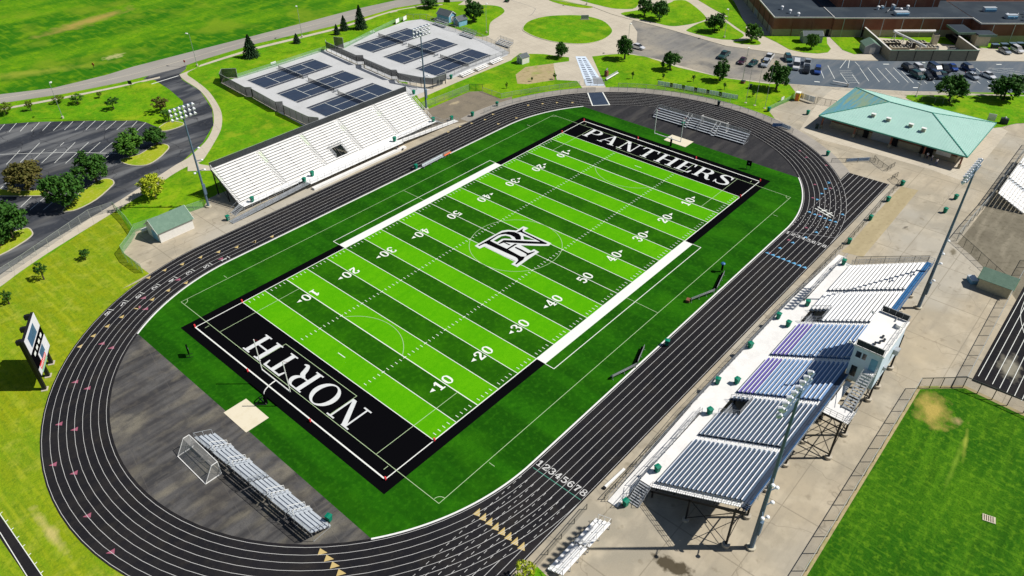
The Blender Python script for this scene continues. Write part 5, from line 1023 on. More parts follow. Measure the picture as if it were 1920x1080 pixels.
P(MB().box(ex0, ex1, ey0, ey1, EH-.12, EH-.05), 'soffit', 'cream', cb)
tr = MB()
for a, b in ((A_, B_), (B_, C_), (C_, D_), (D_, A_)): tr.bar((a[0], a[1], EH-.1), (b[0], b[1], EH-.1), .14, .3)
for a, b in ((A_, E_), (B_, E_), (C_, F_), (D_, F_), (E_, F_)): tr.bar((a[0], a[1], a[2]+.05), (b[0], b[1], b[2]+.05), .22, .12)
P(tr, 'roof_trim', 'roof_trim', cb)
rb_ = MB(); y = ey0+.6
while y < ey1-.3:
    f = min(1, (y-ey0)/(ry0-ey0), (ey1-y)/(ey1-ry1)); z = EH+(RH-EH)*f
    rb_.bar((ex0, y, EH+.03), (ex0+(rx-ex0)*f, y, z+.03), .05).bar((ex1, y, EH+.03), (ex1+(rx-ex1)*f, y, z+.03), .05); y += .62
x = ex0+.6
while x < ex1-.3:
    f = min(1, (x-ex0)/(rx-ex0), (ex1-x)/(ex1-rx)); z = EH+(RH-EH)*f
    rb_.bar((x, ey0, EH+.03), (x, ey0+(ry0-ey0)*f, z+.03), .05).bar((x, ey1, EH+.03), (x, ey1+(ry1-ey1)*f, z+.03), .05); x += .62
P(rb_, 'standing_seams', 'roof_green', cb)
for p in [(94.86, -33.53), (94.73, -37.18), (94.84, -42.4), (94.39, -45.48)]:
    v = P(MB().box(p[0]-.3, p[0]+.3, p[1]-.45, p[1]+.45, 4.3, 5.35), 'roof_vent', 'cream', cb); P(MB().box(p[0]-.42, p[0]+.42, p[1]-.55, p[1]+.55, 5.35, 5.45), 'vent_cap', 'white', v)
wl = MB()
for a, b in ((-54.6, -49.5), (-46.5, -41.5), (-39, -34.5), (-31.5, -24.8)): wl.box(92.3, 92.6, a, b, 0, 1.5)
wl.box(92.6, 111.5, -54.6, -24.8, 0, 1.5)
P(wl, 'lower_walls', 'block', cb); P(MB().box(92.5, 111.4, -54.5, -24.9, 1.5, 3.28), 'upper_walls', 'brick', cb)
P(MB().box(92.3, 92.49, -54.6, -24.8, 2.1, 2.4).box(92.3, 92.49, -54.6, -24.8, 1.5, 1.62), 'band_course', 'block', cb)
for y0, y1 in ((-49.4, -46.7), (-41.3, -40.1), (-34.3, -33.1)): P(MB().box(92.2, 92.29, y0, y1, 0, 2.5), 'doorway', 'dark', cb)
P(MB().box(92.2, 92.29, -53.2, -50.0, 1.1, 2.4), 'serving_hatch', 'siding_white', cb); P(MB().box(92.2, 92.29, -39.9, -35.2, .2, 2.3), 'shutter', 'siding_grey', cb)
for y in (-55.9, -47.9, -40.2, -31.5, -23.3):
    k = P(MB().bar((90.5, y, 0), (90.5, y, 3.25), .35), 'post', 'brick', cb); P(MB().bar((90.5, y, 0), (90.5, y, 1.0), .6), 'post_base', 'block', k)
for y in (-50, -42, -34, -26): P(MB().bar((113, y, 0), (113, y, 3.25), .35), 'post', 'brick', cb)
# school
sc_ = thing('school_building', 'long brick school building with dark flat roofs and pale coping', 'building', (159.8, 3.1), R(-49.5))
def sb(name, m, *bx, parent=None):
    k = MB()
    for b in bx: k.box(*b)
    return k.build(name, m, parent or sc_)
HS = 6.0
sb('lower_wall', 'block', (-19, -.02, -1.2 if 0 else .5, 60, 0, 2.3)); sb('upper_wall', 'brick', (-19, -.02, .5, 60, 2.3, HS-.05))
sb('roof', 'roof_dark', (-18.9, -.1, .6, 60, HS-.05, HS+.02))
sb('lower_wall', 'block', (0, 44, -.3, 60, 0, 2.3)); sb('upper_wall', 'brick', (0, 44, -.3, 60, 2.3, HS)); sb('roof', 'roof_dark', (.1, 43.9, -.2, 60, HS, HS+.07))
sb('lower_wall', 'block', (44, 120, -6, 60, 0, 2.3)); sb('upper_wall', 'brick', (44, 120, -6, 60, 2.3, HS+.04)); sb('roof', 'roof_dark', (44.1, 120, -5.9, 18, HS+.04, HS+.12))
sb('coping', 'siding_white', (-19.15, 0, .32, .5, HS-.15, HS+.2), (-19.2, -19, .5, 60, HS-.15, HS+.2)); sb('coping', 'siding_white', (-.05, 44.2, -.5, -.3, HS-.12, HS+.23), (-.1, .08, -.3, 11, HS-.1, HS+.26)); sb('coping', 'siding_white', (43.85, 120, -6.2, -6, HS-.1, HS+.27), (43.8, 44, -6, -.5, HS-.1, HS+.27))
sb('gym_wall', 'brick', (4.5, 38, 11.5, 60, HS+.02, 13)); sb('gym_roof', 'roof_dark', (4.6, 37.9, 11.6, 60, 13, 13.1))
sb('gym_wall', 'brick', (38, 120, 19, 60, HS+.02, 13.2)); sb('gym_roof', 'roof_dark', (38.1, 120, 19.1, 60, 13.2, 13.3))
for i, u in enumerate([-12.8, -6.5]+[3.2+6.3*k for k in range(7)]):
    n0 = .38 if u < 0 else -.42
    sb('pilaster', 'galv' if u > 0 else 'brick', (u-.12, u+.12, n0, n0+.11, 0, HS-.2))
for k in range(10): sb('pilaster', 'galv', (48+6.6*k, 48.22+6.6*k, -6.12, -6.01, 0, HS-.2))
for k in range(6): sb('pilaster', 'galv', (6+6*k, 6.2+6*k, 11.38, 11.49, HS+.1, 12.9))
for k in range(11): sb('pilaster', 'galv', (40+6.6*k, 40.2+6.6*k, 18.88, 18.99, HS+.2, 13.1))
for n0 in (6, 12, 18, 26, 34): sb('pilaster', 'black_steel', (-19.1, -19.01, n0, n0+.2, 0, HS-.2))
for n0 in (3, 20, 22): sb('door', 'siding_grey', (-19.06, -19.01, n0, n0+1.4, 0, 2.4))
sb('door', 'dark', (-1.6, -.5, .42, .49, 0, 2.2)); sb('door', 'dark', (9.5, 11.2, -.38, -.31, 0, 2.3))
for u, n0, z0 in ((-13, 5, HS), (-14.5, 9, HS), (-11.2, 1.9, HS), (17, 8.7, HS+.07), (27, 9.5, HS+.07), (23.5, 6.4, HS+.07), (62, 3, HS+.12), (55, 0.5, HS+.12), (66, -2.5, HS+.12), (59, -2.8, HS+.12), (69, 0, HS+.12), (73, -3, HS+.12)):
    v = MB().cyl((u, n0), .35, z0, z0+.7, 10).ball((u, n0, z0+.9), .55, 10, (1, 1, .7)).build('roof_fan', 'lamp', sc_)
for u0, u1, n0, n1, z0, h in ((20.2, 24.6, 2.0, 4.2, HS+.07, 1.1), (50.5, 54.5, 6, 7.5, HS+.12, 1.3), (54.0, 57.5, -1.5, .2, HS+.12, 1.2), (61, 65, -1.0, 1.2, HS+.12, 1.3), (67, 71, -2.2, -.6, HS+.12, 1.0), (21.5, 22.2, 7.8, 9.6, HS+.07, 1.6), (18.4, 19.2, 9.2, 10.4, HS+.07, .9)):
    v = sb('rooftop_unit', 'alu', (u0, u1, n0, n1, z0, z0+h)); sb('unit_hood', 'siding_blue', (u0+.2, u1-.2, n0-.3, n0, z0+.2, z0+h*.7), parent=v)
pp = MB()
for a, b in (((18.5, 5, 6.5), (21, 8.5, 6.5)), ((18.5, 5, 6.5), (18.5, 5, 7.2)), ((21, 8.5, 6.5), (24, 9, 6.5)), ((56, -2, 6.6), (60, 3, 6.6)), ((19.5, 9.5, 6.1), (19.5, 9.5, 8.5))): pp.bar(a, b, .25, n=8)
pp.build('roof_pipes', 'galv', sc_)
dk_ = sb('dock_canopy', 'roof_dark', (36.2, 41.5, -8.8, -.6, 3.9, 4.15), (41.5, 47.0, -11.0, -6.3, 3.9, 4.15))
sb('canopy_fascia', 'shed_green', (36.1, 36.2, -8.8, -.6, 3.6, 4.25), (36.1, 41.5, -8.95, -8.8, 3.6, 4.25), (41.4, 47.1, -11.15, -11.0, 3.6, 4.25), parent=dk_)
sb('dock_wall', 'cream', (42, 46.3, -9.6, -6.4, 0, 3.5)); sb('dock_bumper', 'yellow', (38.5, 41.5, -9.3, -8.9, .5, .8)); sb('dock_floor', 'dark', (37, 41.3, -8.5, -.7, .1, 1.0))
pr = thing('perforated_bench', 'x', 'x') if 0 else None
# plant yard wall and its machines
py = thing('walled_yard', 'low tan block wall round the chillers in front of the school', 'wall', (159.8, 3.1), R(-49.5))
for b, nm in (((10.2, 36.6, -22.3, -22.0, 0, 3.2), 'front_wall'), ((10.2, 10.5, -22.0, -.6, 0, 3.2), 'side_wall'), ((36.3, 36.6, -22.0, -9.2, 0, 3.2), 'side_wall')): sb(nm, 'block', b, parent=py)
sb('coping', 'shed_green', (10.1, 36.7, -22.4, -21.9, 3.2, 3.3)); sb('coping', 'siding_white', (10.1, 10.6, -21.9, -.6, 3.2, 3.3), (36.2, 36.7, -21.9, -9.2, 3.2, 3.3), parent=py)
for k in range(5): sb('pilaster', 'black_steel', (12.5+5.2*k, 12.62+5.2*k, -22.42, -22.31, .2, 3.1), parent=py)
ci = 0
for u0, n0, lb in ((12.6, -10.5, 'chiller at the back left of the walled yard'), (13.4, -15, 'chiller in the middle left of the walled yard'), (14.6, -19.3, 'chiller at the front left of the walled yard'), (21.5, -19.3, 'chiller at the front right of the pipe in the walled yard'), (21.5, -15, 'chiller in the middle right of the pipe in the walled yard'), (20.5, -10.5, 'chiller at the back right of the walled yard')):
    c = thing('chiller', lb, 'chiller', (159.8+.6494*u0+.7604*n0, 3.1-.7604*u0+.6494*n0), R(-49.5), 'chillers in the walled yard')
    MB().box(0, 5.4, -1.1, 1.1, .2, 1.9).build('body', 'black_steel' if n0 > -12 else 'cream', c)
    MB().box(-.05, 5.45, -1.15, 1.15, 1.9, 2.0).build('top_panel', 'cream', c)
    for k in range(5):
        for s in (-1, 1): MB().cyl((.6+1.05*k, s*.52), .4, 2.0, 2.12, 10).build('fan', 'black_steel', c)
pt = thing('duct', 'fat white elbowed pipe crossing above the chillers', 'pipe', (159.8, 3.1), R(-49.5))
dm_ = MB(); dm_.bar((16.5, -7.5, 4.3), (29.5, -7.5, 4.3), .75, n=10); dm_.build('pipe_run', 'white', pt); dm_ = MB(); dm_.bar((16.5, -7.5, 4.2), (21.5, -20.0, 3.6), .65, n=10); dm_.build('pipe_run', 'white', pt)
dm_ = MB()
for k in range(4): u_, v_ = 16.8+k*1.35, -8.8-3.2*k; dm_.bar((u_, v_, 4.0), (u_, v_, 1.9), .25, n=8).bar((u_, v_, 4.0), (u_-1.0, v_, 2.1), .2, n=8)
dm_.build('pipe_legs', 'white', pt)
for k, (u0, n0, sx, sy, sz, m) in enumerate(((30.5, -7, 1.6, 1.6, 3.0, 'cream'), (28, -14, 1.2, 1, 1.6, 'alu'), (30.5, -17, 1.5, 1.2, 1.3, 'siding_tan'), (33, -18.5, 1.2, 1.2, 1.1, 'galv'), (32.5, -14.5, 1.6, 1.6, 1.4, 'siding_grey'), (27.5, -19.5, 1.4, 1, 1.2, 'galv'))):
    c = thing('equipment_box', ['tall tan tank box at the back of the walled yard', 'silver machine right of the chillers', 'tan machine box near the front wall of the yard', 'small steel box at the right corner of the yard', 'dark grey machine in the right half of the yard', 'low steel box at the front wall beside the last chiller'][k], 'machine', (159.8+.6494*u0+.7604*n0, 3.1-.7604*u0+.6494*n0), R(-49.5), 'machines in the walled yard')
    MB().box(-sx/2, sx/2, -sy/2, sy/2, 0, sz).build('body', m, c); MB().box(-sx*.4, sx*.4, -sy*.4, sy*.4, sz, sz+.15).build('lid', 'black_steel', c)
for p, lb in [((182.73, -40.24), 'first from the loading dock'), ((185.1, -42.26), 'second from the loading dock'), ((187.37, -44.16), 'third from the loading dock'), ((189.16, -45.87), 'last before the picture edge')]:
    c = thing('dumpster', 'dark wheeled dumpster against the school wall, '+lb, 'dumpster', (p[0], p[1]), R(-49.5), 'dumpsters along the school wall')
    MB().prism([(-1, -.7), (1, -.7), (1, .7), (-1, .7)], .2, 1.2).build('body', 'bin_dark', c); MB().box(-1.05, 1.05, -.75, .75, 1.2, 1.3).build('lid', 'pole', c)
    for sx in (-.8, .8): MB().box(sx-.08, sx+.08, -.5, .5, 0, .2).build('wheel', 'rubber', c)
# ---------------------------------------------------------------- stadium lights
def stadium_light(label, x, y, h, leanx, facing, rows, n, span, big, arms=()):
    t = thing('stadium_light', label, 'light pole', (x, y), 0, 'stadium light poles')
    t.rotation_euler = (0, R(leanx), 0)
    MB().bar((0, 0, 0), (0, 0, h), .62 if big else .5, n=10, w2=.28).build('pole', 'pole', t)
    MB().cyl((0, 0), .6, 0, .35, 12).build('base', 'kerb', t)
    for r_ in range(rows):
        z = h-.2-.95*r_; a = MB().bar((-span/2, 0, z), (span/2, 0, z), .14).build('crossarm', 'pole', t)
        for k in range(n):
            xx = -span/2+span*k/(n-1)
            m = MB(); m.bar((xx, facing*.15, z+.1), (xx, facing*.55, z-.24), .26, n=10, w2=.66); m.build('floodlight', 'lamp', a)
    MB().box(-.28, .28, -.5, -.2, 3.2, 5.6).build('control_box', 'pole', t)
    for z, s in arms:
        a = MB().bar((0, 0, z), (s*.9, -.4, z+.1), .1).build('lamp_arm', 'pole', t); MB().ball((s*1.1, -.5, z+.05), .28, 8, (1, 1, .7)).build('spot_lamp', 'lamp', a)
    return t
stadium_light('tall light pole with two rows of lamps, standing before the blue grandstand\'s near end', -32.0, -66.6, 27.3, 0, 1, 2, 8, 7.0, True, ((5.5, 1), (7.5, -1), (8.3, 1), (11, 1), (13.5, -1)))
stadium_light('tall light pole with two rows of lamps rising past the concession roof', 30.98, -66.2, 27.2, 1.5, 1, 2, 9, 8.0, True, ((5.5, 1), (9, 1), (12, -1), (14.5, -1)))
stadium_light('tall light pole with three rows of lamps between the drive and the white grandstand', -31.9, 58.9, 22.8, 0, -1, 3, 6, 4.8, False, ((8.6, 1), (8.6, -1), (10.8, 1), (13.5, 1)))
stadium_light('slim light pole with three rows of lamps in front of the tennis courts', 33.5, 60.85, 22.0, 0, -1, 3, 6, 5.2, False, ((9, 1), (13.5, -1)))
def street_light(label, x, y, h, rz=0):
    t = thing('street_lamp', label, 'street lamp', (x, y), rz, 'street lamps')
    MB().bar((0, 0, .5), (0, 0, h), .16, n=8, w2=.1).build('pole', 'post', t); MB().cyl((0, 0), .3, 0, .6, 10).build('base', 'kerb', t)
    a = MB().bar((0, 0, h-.1), (.7, 0, h), .08).build('arm', 'post', t); MB().box(.5, 1.25, -.22, .22, h-.08, h+.12).build('lamp_head', 'paint', a)
for lb, p in (('street lamp on the verge where the drive leaves the road', (10.32, 136.5, 9.7)), ('street lamp at the edge of the left car park', (-32.7, 128.8, 9.4)), ('street lamp beside the three conifers', (46.8, 134.1, 10.2)), ('street lamp on the lawn with the blue sheds', (89.4, 90.9, 9.3)),
              ('street lamp on the small lawn across from the school corner', (136.35, 28.7, 9.3)), ('street lamp at the corner of the lawn behind the concession roof', (126.6, -34.7, 9.5)), ('street lamp in the banner lawn beside the flagpoles', (105.96, 6.4, 9.4)), ('street lamp on the strip of lawn at the top edge', (136.37, 84.54)+(9.3,)), ('street lamp behind the round tree at the roundabout', (103.39, 44.21)+(9.0,))):
    street_light(lb, *p, rz=random.uniform(0, 6))
for i, (y, lb) in enumerate(((-1.46, 'left'), (-4.14, 'middle'), (-7.0, 'right'))):
    t = thing('flagpole', lb+' of the three bare flagpoles beside the track curve', 'flagpole', (92.7, y), 0, 'bare flagpoles'); MB().bar((0, 0, 0), (0, 0, 12), .14, n=8, w2=.07).build('pole', 'post', t); MB().ball((0, 0, 12.05), .12, 8).build('finial', 'yellow', t); MB().cyl((0, 0), .35, 0, .12, 12).build('base', 'kerb', t)
# ---------------------------------------------------------------- goalposts, pylons, goals
def goalpost(label, s, cx_, px):
    t = thing('goalpost', label, 'goalpost', (px, 0))
    MB().bar((0, 0, 0), (0, 0, 2.0), .5, n=10).build('post_pad', 'turf_black', t)
    P_ = [(0, 0, 2.0)]+[(s*-1*(1-math.cos(a))*(abs(px-cx_)), 0, 2.0+1.05*math.sin(a)) for a in [math.pi/2*i/6 for i in range(1, 7)]]
    MB().path(P_, .17, 8).build('neck', 'white', t); d = cx_-px
    MB().bar((d, -3.62, 3.05), (d, 3.62, 3.05), .22, n=8).build('crossbar', 'white', t)
    for yy in (-3.62, 3.62):
        u = MB().bar((d, yy, 3.05), (d, yy, 9.1), .17, n=8).build('upright', 'white', t); MB().poly([(d, yy, 9.1), (d+.5, yy-.5, 8.9), (d+.5, yy-.5, 8.8), (d, yy, 9.0)]).build('ribbon', 'red', u)
goalpost('white goalpost standing over the word NORTH', -1, -54.85, -57.2)
goalpost('white goalpost at the far end zone in front of the bleachers', 1, 55.0, 57.1)
t = thing('post_guard', 'black triangular frame on the grass behind the near goalpost', 'frame', (-58.6, .9)); MB().path([(0, 0, .1), (1.2, -1.2, .1), (1.3, -.3, 1.0), (0, 0, .1)], .12).bar((1.2, -1.2, .1), (1.3, .9, .1), .12).build('frame', 'black_steel', t)
for x in (-54.87, -45.72, 45.72, 54.87):
    for y in (-24.5, 24.5):
        lb = f"red pylon at the {'near' if x < 0 else 'far'} end's {'outer' if abs(x) > 50 else 'goal line'} corner, {'left' if y > 0 else 'right'} side"
        t = thing('pylon', lb, 'pylon', (x, y), 0, 'red end zone pylons'); MB().box(-.11, .11, -.11, .11, .08, .62).build('body', 'red', t)
for x in (-54.95, 54.95):
    for y in (-8.13, 8.13):
        t = thing('pylon', f"red pylon on the {'near' if x < 0 else 'far'} end line, {'left' if y > 0 else 'right'} of the goalpost", 'pylon', (x+.2*(1 if x > 0 else -1), y), 0, 'red end zone pylons'); MB().box(-.11, .11, -.11, .11, .08, .62).build('body', 'red', t)
def soccer_goal(label, x, y, rz, w=7.3, h=2.44, d=2.4, z=0.04):
    """mouth in the local plane x = 0, net falls back to x = -d"""
    t = thing('soccer_goal', label, 'soccer goal', (x, y, z), rz, 'white soccer goals'); a = w/2; tp = .9
    for yy in (-a, a): MB().bar((0, yy, 0), (0, yy, h), .12, n=8).build('post', 'white', t)
    MB().bar((0, -a, h), (0, a, h), .12, n=8).build('crossbar', 'white', t)
    f = MB(); f.path([(0, -a, .05), (-d, -a, .05), (-d, a, .05), (0, a, .05)], .1)
    for yy in (-a, a): f.path([(0, yy, h), (-tp, yy, h), (-d, yy, .05)], .08)
    f.build('back_frame', 'white', t)
    MB().poly([(0, -a, h), (0, a, h), (-tp, a, h-.15), (-tp, -a, h-.15)]).poly([(-tp, -a, h-.15), (-tp, a, h-.15), (-d, a, .05), (-d, -a, .05)]).poly([(0, -a, 0), (0, -a, h), (-tp, -a, h-.1), (-d, -a, 0)]).poly([(0, a, 0), (-d, a, 0), (-tp, a, h-.1), (0, a, h)]).build('net', 'net', t)
soccer_goal('white soccer goal with netting at the end of the near bleacher', -68.95, -3.15, 0)
soccer_goal('white soccer goal pushed against the back of the far bleacher', 72.3, -2.9, R(180), 7.0, 2.44, 1.6)
# ---------------------------------------------------------------- scoreboard
c0 = Vector((-77.95, 27.8)); c1 = Vector((-74.14, 34.15)); an = math.atan2(c1.y-c0.y, c1.x-c0.x)
sbd = thing('scoreboard', 'tall scoreboard on three black posts on the yellow-green grass', 'scoreboard', ((c0.x+c1.x)/2, (c0.y+c1.y)/2), an)
Wd, zb_, zt_ = 7.4, 2.9, 9.9
for x in (-3.2, -.1, 3.0): MB().bar((x, .35, 0), (x, .35, 10.0), .5).build('post', 'black_steel', sbd); MB().box(x-.5, x+.5, -.1, .8, 0, .12).build('footing', 'walk', sbd)
MB().box(-Wd/2, Wd/2, -.3, .1, zb_, zt_).build('cabinet', 'black_steel', sbd)
for x in (-3.2, -.1, 3.0): MB().box(x-.28, x+.28, .1, .9, 9.2, 9.9).build('rear_bracket', 'black_steel', sbd)
def pan(name, u0, u1, v0, v1, m, y=-.34, par=sbd): return MB().box(-Wd/2+u0*Wd, -Wd/2+u1*Wd, y, -.3, zb_+v0*(zt_-zb_), zb_+v1*(zt_-zb_)).build(name, m, par)
M['sb_face'] = simple('scoreboard_face', (.74, .74, .78), .4, var=.04); M['sb_screen'] = simple('scoreboard_screen', (.05, .13, .24), .3, var=.15, vs=1); M['sb_green'] = simple('scoreboard_green', (.35, .6, .4), .4)
pan('header_panel', .01, .99, .62, .99, 'sb_face'); v = pan('video_screen', .2, .72, .66, .92, 'sb_screen', -.36); pan('score_panel', .01, .99, .38, .615, 'turf_black')
for k in range(4): pan('digit_group', .14+.2*k, .26+.2*k, .46, .53, 'paint', -.36)
pan('message_panel', .3, .99, .2, .375, 'sb_face'); pan('message_screen', .38, .68, .18, .36, 'sb_screen', -.37); pan('sponsor_panel', .01, .3, .2, .375, 'turf_black', -.335); pan('sponsor_panel', .62, .99, .03, .19, 'sb_face', -.345)
pan('red_sponsor_panel', .14, .62, .08, .19, 'red', -.345); pan('sponsor_panel', .01, .14, .03, .19, 'sb_face', -.345); pan('green_sponsor_panel', .14, .62, .0, .07, 'sb_green', -.345)
for k in range(8): pan('lettering', .17+.055*k, .2+.055*k, .11, .16, 'paint', -.36)
def play_clock(label, x, y, rz):
    t = thing('play_clock', label, 'play clock', (x, y), rz, 'play clocks'); MB().box(-.55, .55, -.12, .12, .9, 2.1).build('case', 'turf_black', t)
    for sx in (-.4, .4): MB().bar((sx, 0, 0), (sx, 0, .9), .08).bar((sx, -.5, .05), (sx, .5, .05), .08).build('leg', 'black_steel', t)
    MB().box(-.12, .12, -.15, -.12, 1.4, 1.7).build('display', 'siding_grey', t)
play_clock('black play clock on the grass beside the near end zone', -59.3, 18.5, R(70)); play_clock('black play clock on the grass beside the far end zone', 58.6, -19.7, R(-80))
# ---------------------------------------------------------------- benches, boxes, banners
def bench(label, a, b, m='black_steel', back=True, side=1, name='team_bench'):
    a = Vector((a[0], a[1])); b = Vector((b[0], b[1])); c = (a+b)/2; L_ = (b-a).length; t = thing(name, label, 'bench', (c.x, c.y, .05), math.atan2(b.y-a.y, b.x-a.x), 'benches beside the field')
    MB().box(-L_/2, L_/2, -.22, .22, .42, .48).build('seat', m, t)
    if back: MB().box(-L_/2, L_/2, side*.25, side*.3, .55, 1.0).build('backrest', 'galv' if m != 'galv' else 'alu', t)
    n = max(2, round(L_/2))
    for i in range(n+1): x = -L_/2+.15+(L_-.3)*i/n; MB().bar((x, -.25, 0), (x, -.25, .45), .05).bar((x, .3*side, 0), (x, .3*side, .95), .05).bar((x, -.3, .02), (x, .5*side, .02), .05).build('leg', 'galv', t)
    return t
bench('pale team bench angled on the grass, lower one of the pair before the curve', (-18.8, -36.1), (-14.0, -37.4), 'bin_dark', side=-1); bench('black team bench meeting the pale one at the kerb', (-13.5, -37.2), (-9.6, -35.9), 'turf_black', side=-1)
bench('team bench with a reddish end cover, near the upper part of the straight', (6.4, -35.2), (11.6, -37.0), 'bin_dark', side=-1); bench('black and blue team bench standing beside the reddish-ended one', (12.2, -37.0), (17.5, -35.6), 'turf_black', side=-1)
bench('long grey team bench by the track in front of the white grandstand', (9.9, 37.0), (16.8, 37.25), 'galv'); bench('short orange-covered team bench at the end of the long grey one', (17.0, 37.2), (19.4, 37.4), 'orange')
t = thing('storage_box', 'dark red box at the outer end of the upper team bench', 'box', (6.2, -35.0, .05), .3); MB().box(-.4, .4, -.3, .3, 0, .5).build('body', 'brick', t); MB().box(-.42, .42, -.32, .32, .5, .58).build('lid', 'brick', t)
t = thing('equipment_roll', 'blue and black wheeled equipment stand at the tip of the upper bench', 'equipment', (18.3, -35.0, .05), .3); MB().bar((0, 0, .3), (0, 0, 1.7), .4, n=10).build('case', 'turf_black', t); MB().ball((0, 0, 1.8), .45, 10, (1, 1, .6)).build('blue_top', 'blue_board', t)
bench('white plank bench on the lawn beside the plaza pillar', (80.97, 36.08), (87.57, 36.61), 'white', name='bench')
t = thing('folded_barrier', 'long white beam lying on the concrete strip beside the lane numbers', 'beam', (-34.3, -47.75), R(-3)); MB().box(-2.1, 2.1, -.17, .17, .03, .3).build('beam', 'white', t); MB().box(-2.45, -2.1, -.2, .2, .03, .3).build('end_cap', 'dark', t)
t = thing('drain_grate', 'tan slatted drain cover in the practice field grass', 'drain cover', (-8.1, -87.55), R(-75)); MB().box(-.75, .75, -.55, .55, .03, .12).build('frame', 'cream', t)
for k in range(5): MB().box(-.6+.25*k, -.5+.25*k, -.45, .45, .12, .14).build('slat', 'trunk', t)
bf = thing('banner_fence', 'row of pale and black printed banners on a low fence by the lawn', 'banner fence', (90.6, 12.3), math.atan2(1.2-23.3, 93.2-88.0)); LB = 22.7
for k in range(26):
    x = -LB/2+LB*k/26; blk = k in (4, 8, 12, 16, 20)
    b = MB().box(x+.03, x+LB/26-.03, -.02, .02, .15, 1.3).build('banner', 'turf_black' if blk else 'banner', bf)
    if blk: MB().box(x+.15, x+LB/26-.15, -.035, -.02, .5, .95).build('emblem', 'siding_grey', b)
for k in range(9): MB().bar((-LB/2+LB*k/8, .05, 0), (-LB/2+LB*k/8, .05, 1.4), .07).build('post', 'post_dark', bf)
for p, q, lb in [((76.67, -35.38), (78.47, -37.05), 'left'), ((78.63, -37.24), (80.52, -39.01), 'right')]:
    t = thing('banner', lb+' blue and white banner on the short fence at the track bend', 'banner', ((p[0]+q[0])/2, (p[1]+q[1])/2), math.atan2(q[1]-p[1], q[0]-p[0]), 'blue banners at the bend'); MB().box(-1.45, 1.45, -.12, -.08, .15, 1.05).build('cloth', 'box_wall', t); MB().box(-1.2, 1.2, -.14, -.12, .4, .8).build('lettering_band', 'blue_seat', t)
for p, q, lb in [((83.46, -13.91), (84.46, -15.31), 'left'), ((84.57, -15.69), (84.41, -17.9), 'right')]:
    t = thing('banner', lb+' blue banner on the fence outside the far right curve', 'banner', ((p[0]+q[0])/2, (p[1]+q[1])/2), math.atan2(q[1]-p[1], q[0]-p[0]), 'blue banners on the curve fence'); MB().box(-1.2, 1.2, -.04, .0, .15, 1.05).build('cloth', 'blue_seat' if lb == 'left' else 'box_wall', t)
t = thing('pillar_sign', 'dark brick pillar with a small pale statue on top, beside the plaza', 'pillar', (84.0, 38.3)); MB().box(-.45, .45, -.45, .45, 0, 1.6).build('pillar', 'brick', t); MB().ball((0, 0, 1.9), .3, 8, (1.2, .7, 1)).ball((.25, 0, 2.2), .2, 8).bar((-.2, 0, 1.6), (-.2, 0, 1.9), .15).bar((.25, 0, 1.6), (.25, 0, 1.9), .15).build('statue', 'galv', t)
t = thing('portable_toilet', 'yellow portable cabin at the plaza gate', 'cabin', (103.39, -11.12, 0), R(10)); MB().box(-.6, .6, -.6, .6, 0, 2.2).build('body', 'yellow', t); MB().box(-.65, .65, -.65, .65, 2.2, 2.35).build('roof', 'paint', t); MB().box(-.62, -.6, -.35, .35, .1, 1.9).build('door', 'orange', t)
t = thing('notice_board', 'grey framed notice panels on the gate beside the yellow cabin', 'notice board', (104.3, -13.28, 0), -1.671); 
for k in range(3): MB().box(-2.3+1.55*k, -.85+1.55*k, -.05, .05, .4, 1.9).build('panel', 'alu', t)
for x in (-2.4, 2.4): MB().bar((x, 0, 0), (x, 0, 2.0), .08).build('post', 'post_dark', t)
t = thing('monument_sign', 'small grey sign slab standing on the roundabout island', 'sign', (121.7, 74.4), R(-45)); MB().box(-1.3, 1.3, -.12, .12, .14, 1.7).build('slab', 'siding_grey', t); MB().box(-1.5, 1.5, -.25, .25, .14, .35).build('plinth', 'kerb', t)
t = thing('sign', 'white square sign on the green fence beside the banner lawn', 'sign', (100.08, -8.38, 0), -0.129); MB().box(-.7, .7, -.1, -.05, .3, 1.3).build('panel', 'paint', t); MB().bar((-.6, 0, 0), (-.6, 0, 1.3), .06).bar((.6, 0, 0), (.6, 0, 1.3), .06).build('posts', 'post', t)
t = thing('sign', 'grey blank sign at the right edge of the lawn behind the concession roof', 'sign', (122.64, -54.46, 0), R(-80)); MB().box(-.9, .9, -.05, .05, .3, 2.1).build('panel', 'alu', t); MB().bar((-.8, .1, 0), (-.8, .1, 2), .08).bar((.8, .1, 0), (.8, .1, 2), .08).build('posts', 'post', t)
t = thing('utility_cabinet', 'black and grey utility cabinet right of the concession roof', 'cabinet', (123.36, -57.27, 0), R(-80)); MB().box(-.9, .9, -.5, .5, .05, 1.5).build('body', 'bin_dark', t); MB().ball((0, 0, 1.6), .35, 8).build('cap', 'galv', t)
t = thing('dish', 'x', 'x') if 0 else None
t = thing('barricade', 'white barrier arm lying on the kerb before the concession roof', 'barrier', (121.34, -15.79, 0), R(100)); MB().box(-2.2, 2.2, -.15, .15, .6, .9).build('arm', 'white', t); MB().box(-2.3, -1.8, -.3, .3, 0, 1.0).build('post', 'galv', t)
t = thing('road_sign', 'red stop sign on the corner of road and drive', 'sign', (6.96, 137.07, 0), R(-70)); MB().bar((0, 0, 0), (0, 0, 2.1), .07).build('post', 'post', t)
so_ = MB(); so_.extr([(.38*math.cos(R(22.5+45*i)), .04, 2.3+.38*math.sin(R(22.5+45*i))) for i in range(8)], (0, 0, 0), (0, .03, 0)); fix_normals(so_.build('plate', 'red', t))
